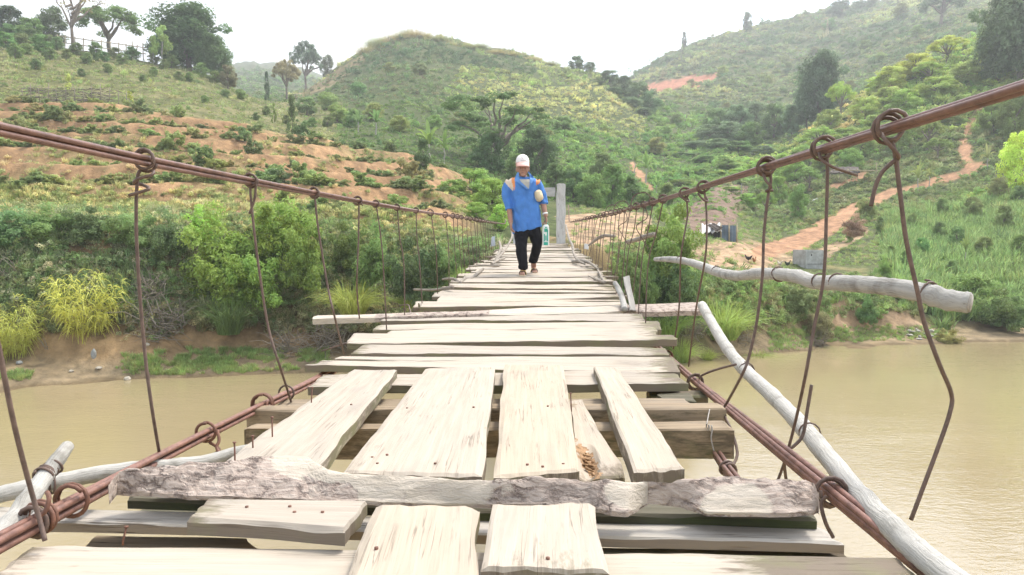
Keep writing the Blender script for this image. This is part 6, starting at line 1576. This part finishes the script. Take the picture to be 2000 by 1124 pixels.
    for pts, rr in sl: mb.tube(spline([m(*p) for p in pts], 4), list(np.interp(np.linspace(0, 1, 13), np.linspace(0, 1, 4), rr)), 14)
    for c_, t_, r_ in ((m(994, 405, -.03), m(994.8, 411, -.045), .061), (m(1062, 395, .03), m(1062.8, 400, .02), .060)):   # rolled cuffs
        mb.tube([c_, c_.lerp(t_, .35), c_.lerp(t_, .7), t_], [r_ * .9, r_, r_, r_ * .88], 14)
    me = remeshed(mb, .011, 2, 'shirt', .022, 8.5, 3)
    for x in (BLUE, ORAN, CREAM): me.materials.append(x)
    mi = []
    for f in me.polygons:
        c_ = f.center; x, y = proj(*c_); k = 0
        if y < 374:
            if x < 1005 - max(0, (y - 362)) * .25 and y < 356 + (x - 985) * 1.1: k = 1 if x > 998.5 + (y - 348) * .2 else 2
            if 1047 < x < 1055 and y < 364 - (x - 1046) * .8: k = 1
            if 1004 <= x < 1006 and y < 372: k = 1
        mi.append(k)
    me.polygons.foreach_set('material_index', mi)
    sh = link('pullover', me, root)
    def front(px, py):
        y = np.interp(py, [q[0] for q in SR], [q[0] for q in SR]); cx = interp(py, [q[0] for q in SR], [q[1] for q in SR]); hw = interp(py, [q[0] for q in SR], [q[2] for q in SR]); hd = interp(py, [q[0] for q in SR], [q[3] for q in SR])
        e = max(0, 1 - ((px - cx) / hw) ** 2)
        return -hd * S * math.sqrt(e)
    def patch(name, poly_rows, off, thick, mat, parent):
        """poly_rows: (py, x0, x1) rows lying over the chest"""
        V, F = [], []; nx = 8
        for py, x0, x1 in poly_rows:
            for i in range(nx + 1): px = lerp(x0, x1, i / nx); V.append(m(px, py, front(px, max(py, 347)) - off))
        n = len(V); V += [v + Vector((0, thick, 0)) for v in V]; R_ = len(poly_rows); k = nx + 1
        for r_ in range(R_ - 1):
            for i in range(nx):
                a = r_ * k + i; F += [(a, a + 1, a + k + 1, a + k), (n + a + k, n + a + k + 1, n + a + 1, n + a)]
        for r_ in range(R_ - 1):
            for i in (0, nx): a = r_ * k + i; F.append((a, a + k, n + a + k, n + a))
        for i in range(nx):
            for b in (0, (R_ - 1) * k): a = b + i; F.append((a, a + 1, n + a + 1, n + a))
        b_ = MB(); b_.add(V, F, 0, sm=False); return b_.build(name, mat, parent)
    patch('undershirt', [(350.5, 1014.5, 1034), (352, 1015, 1035), (356, 1018, 1035), (362, 1024, 1034.5), (369, 1031.5, 1033)], .016, .012, GREY, root)
    patch('collar', [(337, 1010.5, 1014), (343, 1007.5, 1013.5), (349, 1005.8, 1014.5), (353.5, 1005, 1015.5), (357, 1012, 1019), (363, 1020, 1025.5), (370, 1028.5, 1033)], .026, .02, cloth('pale_blue_collar', (.13, .29, .62)), root)
    patch('collar', [(336, 1031, 1033), (341, 1033.5, 1037), (347, 1034.5, 1043), (351, 1035, 1043), (358, 1034.5, 1039), (364, 1034, 1036.5), (370, 1032.5, 1034)], .026, .02, cloth('pale_blue_collar', (.13, .29, .62)), root)
    # --- trousers
    mb = MB()
    mb.loft([ring(443, 1030, 26, 18), ring(452, 1030, 26.5, 18), ring(461, 1030.5, 25, 17)])
    for pts, rr in (([(1018.5, 456, -.02), (1018, 474, -.12), (1018.5, 492, -.20), (1021.5, 512, -.22), (1022, 520, -.22)], [.096, .086, .074, .064, .062]), ([(1043.5, 452, .0), (1047.5, 468, -.03), (1048.5, 482, -.05), (1044, 500, .04), (1041.5, 507, .08)], [.096, .084, .072, .064, .062])):
        mb.tube(spline([m(*p) for p in pts], 4), list(np.interp(np.linspace(0, 1, 17), np.linspace(0, 1, 5), rr)), 14)
        e, f_ = m(*pts[-1]), m(pts[-1][0], pts[-1][1] + 6, pts[-1][2] + .01)
        mb.tube([e - Vector((0, 0, -.02)), e, e.lerp(f_, .5), f_], [.062, .068, .068, .06], 14)
    me = remeshed(mb, .011, 2, 'trousers', .014, 10, 7); me.materials.append(BLK)
    link('trousers', me, root)
    # --- cap
    mb = MB(); rr = []
    for k in range(9):
        t = k / 8; y = lerp(319.5, 302.3, t); w = 13.2 * math.sqrt(max(.02, 1 - (t * .97) ** 2.6))
        c_ = m(1020.5, y, -.02 + .03 * t)
        rr.append([c_ + Vector((w * S * math.cos(a), w * S * 1.18 * math.sin(a), 0)) for a in [2 * math.pi * j / 24 for j in range(24)]])
    mb.loft(rr); cp = mb.build('cap', WHT, root)
    def sub(name, mbx, mat, parent):
        me_ = mbx.mesh(name, mat); me_.transform(Matrix.Translation(-root.location)); o_ = bpy.data.objects.new(name, me_); C.objects.link(o_); o_.parent = parent; return o_
    mb = MB(); V, F = [], []; n = 14
    for lay_ in (0, 1):
        for i in range(n + 1):
            a = math.pi * (i / n); x = -math.cos(a)
            inn = m(1020.5 + 13.2 * x, 318.2, -.02); inn.y -= 13.2 * S * 1.18 * math.sin(a)
            out = m(1021 + 13.2 * x * .98, 327.0 - 1.0 * (1 - math.sin(a)), -.02); out.y -= 13.2 * S * 1.18 * math.sin(a) + .075 * math.sin(a) ** .6
            V += [inn - Vector((0, 0, .004 * lay_)), out - Vector((0, 0, .005 * lay_))]
    k = 2 * (n + 1)
    for i in range(n):
        a = 2 * i; F += [(a, a + 1, a + 3, a + 2), (k + a + 2, k + a + 3, k + a + 1, k + a), (a + 1, k + a + 1, k + a + 3, a + 3), (a, a + 2, k + a + 2, k + a)]
    F += [(0, k, k + 1, 1), (2 * n, 2 * n + 1, k + 2 * n + 1, k + 2 * n)]
    mb.add(V, F, sm=True); sub('brim', mb, PINK, cp)
    mb = MB()
    for x, y, w in ((1019, 308.5, 1.2), (1022.5, 308, .9), (1024, 310.5, .9), (1020.5, 311, 1.0), (1022, 315.2, 5.5)):
        c_ = m(x, y, -.02); e = 13.2 * S * 1.18; yy = c_.y - e * math.sqrt(max(0, 1 - ((x - 1020.5) / 13.2) ** 2)) * math.sqrt(max(.02, 1 - ((319.5 - y) / 17.2 * .97) ** 2.6)) - .0015
        mb.box((c_.x, yy, c_.z), (w * S, .0015, .0035 if w < 3 else .0025))
    sub('print', mb, mat_simple('grey_print', (.38, .33, .34), .2, 30), cp)
    # --- wristband, sandals
    mb = MB(); a, b = m(1064.6, 416.3, -.04), m(1065.1, 419.3, -.045); mb.tube([a, a.lerp(b, .5), b], [.036, .038, .036], 14); mb.build('wristband', mat_simple('white_band', (.78, .78, .76), .1, 20, .4), root)
    SOLE, STRAP = mat_simple('sandal_sole', (.55, .47, .33), .2, 20), mat_simple('dark_strap', (.05, .035, .02), .3, 30, .5)
    YEL = mat_simple('yellow_strap', (.62, .42, .08), .2, 30, .5)
    for i, (b, d, s) in enumerate(feet):
        z = zD(b.y) ; mb = MB(); out = []
        for k in range(20):
            a = 2 * math.pi * k / 20; l = .135 * math.cos(a) + .05; w = .048 * math.sin(a) * (1 + .18 * math.cos(a)); out.append(b + d * l + s * w)
        mb.loft([[Vector((p.x, p.y, z + .002)) for p in out], [Vector((p.x, p.y, z + .016)) for p in out]], sm=False)
        sd = mb.build('sandal', SOLE, root)
        mb = MB()
        for f0, f1, mt in ((.03, .10, 0), (.06, .12, 1)):
            q = [b + d * f0 + s * .045 + Vector((0, 0, -.008)), b + d * (f0 + .02) + s * .03 + Vector((0, 0, .034)), b + d * f1 + Vector((0, 0, .036)), b + d * (f0 + .02) - s * .03 + Vector((0, 0, .034)), b + d * f0 - s * .045 + Vector((0, 0, -.008))]
            mb.tube(spline(q, 4), .008 if mt else .010, 6, mi=mt)
        me_ = mb.mesh('strap', [YEL, STRAP]); me_.transform(Matrix.Translation(-root.location)); o_ = bpy.data.objects.new('strap', me_); C.objects.link(o_); o_.parent = sd
    # --- what he carries
    mb = MB(); c_ = m(1052, 382.5, -.06); ball(mb, c_, (.060, .085, .085), 16, 12); ball(mb, c_ + Vector((.015, -.04, -.02)), (.045, .06, .06)); ball(mb, c_ + Vector((-.02, -.03, .03)), (.04, .06, .045))
    me = remeshed(mb, .010, 2, 'bundle', .012, 14, 9); me.materials.append(cloth('cream_bundle_cloth', (.66, .56, .38)))
    o = link('bundle', me, None, c_); tag(o, 'cream cloth bundle tucked under the arm of the walking man', 'bundle')
    c_ = m(1066, 459.5, -.10); pk = thing('drink_package', 'green and white package hanging from the hand of the walking man', 'package', c_)
    GRN, WH2 = mat_simple('green_print', (.05, .40, .29), .12, 14, .45), mat_simple('white_package', (.74, .77, .74), .08, 14, .45)
    w, h, dd = 6.4 * S, 20 * S, .035
    mb = MB(); rows = []
    for zz, k in ((-h, .94), (-h * .97, 1), (h * .55, 1), (h * .8, .92), (h * .93, .72), (h, .45)):
        rows.append([c_ + Vector((w * k * sx_, dd * (k if zz > 0 else 1) * sy_, zz)) for sx_, sy_ in ((-1, -.7), (-.7, -1), (.7, -1), (1, -.7), (1, .7), (.7, 1), (-.7, 1), (-1, .7))])
    mb.loft(rows, sm=False); mb.build('carton', WH2, pk)
    mb = MB(); f = -dd - .002
    for x0, x1, z0, z1 in ((-.62, .62, -.97, -.68), (-.62, -.30, -.6, .1), (.28, .62, -.6, .5), (-.5, .5, .30, .62), (-.15, .15, -.5, -.05), (-.25, .25, .68, .78)):
        mb.box(c_ + Vector((w * (x0 + x1) / 2, f, h * (z0 + z1) / 2)), (w * (x1 - x0) / 2, .0015, h * (z1 - z0) / 2))
    mb.build('label', GRN, pk)
    mb = MB(); hp = m(1067.5, 434, -.09); mb.tube(spline([c_ + Vector((-.03, 0, h)), hp + Vector((-.012, 0, -.01)), hp, hp + Vector((.012, 0, -.01)), c_ + Vector((.03, 0, h))], 5), .004, 6); mb.build('handle', GRN, pk)
build_man()

# ------------------------------------------------------------------ things on the far bank
def bank_things():
    TARP, WSH, DARKM, THA = mat_simple('blue_grey_tarpaulin', (.16, .21, .26), .25, 4, .6), mat_simple('white_sheet', (.72, .71, .69), .15, 4, .6), mat_simple('boards_and_opening_shade', (.06, .045, .035), .4, 5, .9), mat_simple('old_thatch', (.12, .10, .085), .4, 6, .95, .6, .03)
    CONC = mat_simple('weathered_concrete', (.46, .47, .46), .22, 3.0, .9, .4, .01, dark=(.28, .28, .26)); BAMT = mat_simple('dry_bamboo', (.42, .35, .23), .3, 8, .8)
    def sheet(pts, th, nx=10, nz=8, wob=.05, seed=0):
        """pts: four corners bl, br, tr, tl"""
        mb = MB(); bl, br, tr, tl = map(Vector, pts); V = []; nrm = (br - bl).cross(tl - bl).normalized()
        for i in range(nz + 1):
            for j in range(nx + 1):
                p = bl.lerp(br, j / nx).lerp(tl.lerp(tr, j / nx), i / nz); V.append(p + nrm * wob * (mnoise.noise(p * 1.9 + Vector((seed, 0, 0))) + .5 * math.sin(j * 2.1)))
        n = len(V); V += [v - nrm * th for v in V]; k = nx + 1; F = []
        for i in range(nz):
            for j in range(nx):
                a = i * k + j; F += [(a, a + 1, a + k + 1, a + k), (n + a + k, n + a + k + 1, n + a + 1, n + a)]
        per = [j for j in range(nx)] + [i * k + nx for i in range(nz)] + [nz * k + j for j in range(nx, 0, -1)] + [i * k for i in range(nz, 0, -1)]
        for q in range(len(per)): a, b = per[q], per[(q + 1) % len(per)]; F.append((b, a, n + a, n + b))
        mb.add(V, F, sm=False); return mb
    # makeshift shed behind the dirt mound
    D = 44.8; g = on_ground(1405, D)
    sh = thing('makeshift_shed', 'makeshift shed of grey tarpaulin and white sheets behind the dirt mound', 'shed', g)
    q = lambda x, y, d=0: P(x, y, D + d)
    sheet([q(1409, 472), q(1438, 473), q(1439, 441), q(1408, 440)], .02, 14, 10, .07, 1).build('tarpaulin_wall', TARP, sh)
    sheet([q(1366, 458, -.3), q(1410, 452, -.3), q(1408, 438, 1.6), q(1370, 436, 1.6)], .03, 14, 8, .16, 2).build('roof', WSH, sh)
    sheet([q(1372, 475, .6), q(1409, 474, .3), q(1409, 452, .3), q(1372, 456, .6)], .04, 8, 6, .05, 3).build('opening_shade_sheet', DARKM, sh)  # dark sheet, painted shade of the shed's open front
    sheet([q(1380, 440, 1.2), q(1395, 437, 1.2), q(1412, 446, -.4), q(1398, 452, -.4)], .04, 6, 4, .05, 4).build('roof_board', DARKM, sh)
    for x in (1370, 1408, 1424, 1439):
        mb = MB(); mb.tube([q(x, 478, -.06), q(x + rng.uniform(-1.5, 1.5), 436, -.06)], .045, 7); mb.build('post', BAMT, sh)
    # concrete tank
    D = hit(1592, 526).y; g = on_ground(1592, D)
    tk = thing('concrete_tank', 'small square concrete tank with a round hole standing on the grass', 'tank', g)
    a, b = P(1573, 506, D), P(1613, 506, D + .3); zt, zb = P(1592, 489, D).z, P(1592, 528, D).z
    ax = (b - a).normalized(); ay = Vector((-ax.y, ax.x, 0)); L = (b - a).length
    mb = MB(); rot = Matrix((ax, ay, Vector((0, 0, 1)))).transposed(); hz_ = (zt - zb) / 2 + .1; cz = (zt + zb) / 2 - .1; mid_ = (a + b) / 2; mid_.z = cz
    for c_, h_ in ((mid_, (L / 2, .05, hz_)), (mid_ + ay * 1.1, (L / 2, .05, hz_)), (mid_ + ay * .55 - ax * (L / 2 - .05), (.05, .498, hz_ - .003)), (mid_ + ay * .55 + ax * (L / 2 - .05), (.05, .498, hz_ - .003))): mb.box(c_, h_, rot, 0, .012)
    mb.build('walls', CONC, tk)
    mb = MB(); c_ = P(1585, 498.5, D) + Vector((0, -.06, 0)); c_ = Vector((c_.x, mid_.y + (c_.x - mid_.x) * ax.y / ax.x - .052, c_.z)); mb.tube([c_ - Vector((0, .004, 0)), c_ + Vector((0, .02, 0))], .055, 14); mb.build('hole', DARKM, tk)  # dark disc on the wall, the hole's shade put into colour
    mb = MB(); c2 = mid_ - ay * .053 + Vector((0, 0, -.12)); mb.box(c2, (L / 2 - .1, .006, .02), rot); mb.build('seam', mat_simple('dark_seam', (.2, .2, .19), .2, 5), tk)
    # lean-to
    D = 76; g = on_ground(1662, D); q = lambda x, y, d=0: P(x, y, D + d)
    lt = thing('lean_to', 'low dark thatched lean-to on thin poles beyond the hooked wire', 'shelter', g)
    sheet([q(1618, 338), q(1680, 336), q(1676, 326, 1.8), q(1632, 327, 1.8)], .12, 12, 4, .08, 6).build('roof', THA, lt)
    for x0, x1 in ((1626, 1712), (1640, 1716)):
        mb = MB(); mb.tube([q(x0, 333, -.1), q(x1, 334, .4)], .05, 6); mb.build('roof_pole', BAMT, lt)
    for x in (1622, 1640, 1655, 1674, 1711):
        mb = MB(); mb.tube([q(x, 352 if x < 1700 else 346, .2), q(x + 1, 330 if x < 1700 else 318, .2)], .045, 6); mb.build('post', BAMT, lt)
    # white plastic sheet on the slope
    c_ = hit(1587, 394); mb = sheet([P(1576, 400, c_.y), P(1590, 396, c_.y), P(1603, 386, c_.y + .8), P(1588, 389, c_.y + .8)], .04, 8, 4, .12, 8)
    tag(mb.build('plastic_sheet', WSH, origin=c_), 'crumpled white plastic sheet lying on the green slope above the path', 'plastic sheet')
    c_ = hit(1560, 518); mb = sheet([P(1550, 518, c_.y), P(1566, 520, c_.y), P(1562, 515.5, c_.y + .5), P(1553, 515, c_.y + .5)], .02, 6, 4, .05, 9)
    tag(mb.build('plastic_sheet', WSH, origin=c_), 'scrap of white plastic on the grass beside the concrete tank', 'plastic sheet')
    # brushwood fence
    fn = thing('brushwood_fence', 'grey woven brushwood fence along the top of the terraces', 'fence', on_ground(150, 62.5))
    pts = [(px, 62.5) for px in range(40, 252, 8)]; rr = random.Random(5); mb = MB()
    for k in range(120):
        i = rr.randrange(len(pts) - 5); z0 = rr.uniform(.1, 1.25); q = []
        for j in range(i, min(len(pts), i + rr.randint(3, 6))):
            g_ = on_ground(*pts[j]); q.append(g_ + Vector((0, rr.uniform(-.08, .08), z0 + rr.uniform(-.1, .1))))
        mb.tube(q, [.03] + [.022] * (len(q) - 2) + [.008], 4)
    mb.build('brushwood', TWIG, fn)
    for px in range(44, 250, 17):
        g_ = on_ground(px, 62.4); mb = MB(); mb.tube([g_ - Vector((0, 0, .2)), g_ + Vector((rr.uniform(-.1, .1), 0, rr.uniform(1.1, 1.7)))], .035, 5); mb.build('post', TWIG, fn)
    # bamboo rail on the ridge
    bf = thing('bamboo_fence', 'light bamboo rail fence on the ridge between the umbrella tree and the dome tree', 'fence', on_ground(230, 103))
    D = 103; top = [(108, 70), (140, 74), (175, 79), (215, 84), (250, 89), (286, 94)]
    for dy in (0, 12):
        mb = MB(); mb.tube([P(x, y + dy, D) for x, y in top], .07, 5); mb.build('rail', BAMT, bf)
    for x in (112, 128, 146, 163, 180, 198, 215, 232, 246, 258, 268, 279):
        y = interp(x, *zip(*top)); mb = MB(); mb.tube([P(x, y - 3 - (6 if x in (279, 258) else 0), D - .1), P(x + rr.uniform(-2, 2), y + 26, D - .1)], .07, 5); mb.build('post', BAMT, bf)
    # stones
    STO = mat_simple('river_stone', (.44, .40, .33), .3, 5, .85, .5, .02); SGR = mat_simple('grey_stone', (.33, .34, .33), .3, 5, .85, .5, .02); SWH = mat_simple('pale_stone', (.40, .38, .33), .2, 5, .85)
    def stone(px, py, w, h, mat, label, group=None, seed=0):
        c_ = hit(px, py); s = c_.y / FPX; bm = bmesh.new(); bmesh.ops.create_icosphere(bm, subdivisions=3, radius=1)
        for v in bm.verts: v.co *= 1 + .28 * mnoise.noise(v.co * 1.1 + Vector((seed * 7, 0, 0))) + .08 * mnoise.noise(v.co * 3 + Vector((seed, 0, 0)))
        mb = MB(); mb.from_bm(bm, Matrix.Translation(c_ + Vector((0, 0, h * s * .3))) @ Matrix.Diagonal((w * s / 2, w * s / 2, h * s / 2, 1)))
        tag(mb.build('stone', mat, origin=c_), label, 'stone', group)
    stone(249, 746, 14, 9, STO, 'rounded tan boulder at the water edge by the shore grass', None, 1)
    stone(183, 704, 10, 22, SGR, 'upright grey stone stuck in the bare bank', None, 2)
    stone(288, 680, 10, 7, STO, 'small stone embedded in the bare ochre bank', None, 3)
    stone(140, 728, 9, 6, STO, 'flat stone on the beach below the upright grey one', None, 4)
    stone(193, 727, 12, 6, STO, 'low tan stone between the upright grey stone and the boulder', None, 5)
    stone(38, 712, 12, 8, SGR, 'grey stone at the beach corner under the reed clump', None, 6)
    rr = random.Random(9)
    for k in range(18):
        px, py = rr.uniform(1775, 1850), rr.uniform(646, 664)
        stone(px, py, rr.uniform(5, 12), rr.uniform(3, 6), SWH, 'pale pebble in the patch of pebbles on the shore past the grass strip', 'pale pebbles on the shore', 10 + k)
    # chickens on the grass by the mound
    def chicken_mesh(name, c1):
        mb = MB(); ball(mb, (0, 0, .20), (.15, .085, .10)); ball(mb, (.10, 0, .25), (.07, .06, .07)); mb.tube([(.10, 0, .24), (.17, 0, .33), (.19, 0, .38)], [.055, .035, .028], 8); ball(mb, (.20, 0, .39), (.034, .028, .03))
        mb.tube([(.225, 0, .39), (.255, 0, .38)], [.012, .002], 6); mb.tube([(-.08, 0, .22), (-.16, 0, .32), (-.22, 0, .37)], [.06, .05, .015], 8)
        for s in (-1, 1): mb.tube([(.0, s * .035, .14), (.01, s * .035, .06), (.0, s * .035, .0), (.05, s * .035, -.005)], [.02, .010, .009, .006], 6)
        me = remeshed(mb, .012, 1, name); me.materials.append(mat_simple(name + '_feathers', c1, .35, 20, .8)); return me
    for px, py, c1, yaw, lab in ((1462, 512, (.03, .022, .02), 2.6, 'black chicken at the foot of the dirt mound'), (1473, 516, (.30, .13, .05), .8, 'rusty brown chicken next to the black one'), (1523, 522, (.70, .62, .50), 2.0, 'white chicken pecking between the mound and the tank'), (1538, 523, (.06, .07, .05), .3, 'dark speckled hen close to the white chicken')):
        g = hit(px, py); o = link('chicken', chicken_mesh('chicken', c1)); o.location = g; o.rotation_euler = (0, 0, yaw); o.scale = (.85,) * 3; tag(o, lab, 'chicken')
        mb = MB(); mb.box((.20, 0, .425), (.02, .004, .012), None, 0, .003); cm_ = mb.mesh('comb', mat_simple('red_comb', (.45, .04, .03), .2, 30)); cb = bpy.data.objects.new('comb', cm_); C.objects.link(cb); cb.parent = o
    # rag on the handrail end
    c_ = P(963, 470, 16.5); mb = sheet([P(958, 482, 16.4), P(967, 480, 16.5), P(966, 462, 16.5), P(960, 463, 16.4)], .006, 6, 8, .05, 12)
    tag(mb.build('plastic_scrap', mat_simple('bluish_plastic', (.50, .55, .62), .2, 10, .4), origin=c_), 'torn bluish plastic scrap caught on the far wires beside the dead branches', 'plastic scrap')
    mb = sheet([P(1143, 476, 14.2), P(1152, 478, 14), P(1151, 488, 14), P(1142, 486, 14.2)], .004, 5, 5, .03, 14)
    tag(mb.build('plastic_scrap', WSH, origin=P(1147, 482, 14.1)), 'small pale plastic scrap hanging in the wires beyond the forked branch', 'plastic scrap')
bank_things()
# ------------------------------------------------------------------ haze over the whole valley
def haze():
    y1, zt, zb = float(DS[-1]) + 10, float(TZ.max()) + 6, float(min(TZ.min(), ZW)) - 1
    hx = max(float(np.abs(TX).max()), 70) + 10
    t = NT('valley_haze')
    pv = t('VolumePrincipled', {'Color': (0.93, 0.97, 1.0, 1), 'Density': 0.0011, 'Anisotropy': 0.2})
    t.l.new(pv.outputs[0], t.out.inputs['Volume'])
    bm = bmesh.new(); bmesh.ops.create_cube(bm, size=1)
    for v in bm.verts: v.co = Vector((v.co.x * 2 * hx, -45 + (v.co.y + .5) * (y1 + 45), zb + (v.co.z + .5) * (zt - zb)))
    me = bpy.data.meshes.new('haze'); bm.to_mesh(me); bm.free(); me.materials.append(t.mat)
    struct(link('haze', me), 'stuff')
haze()
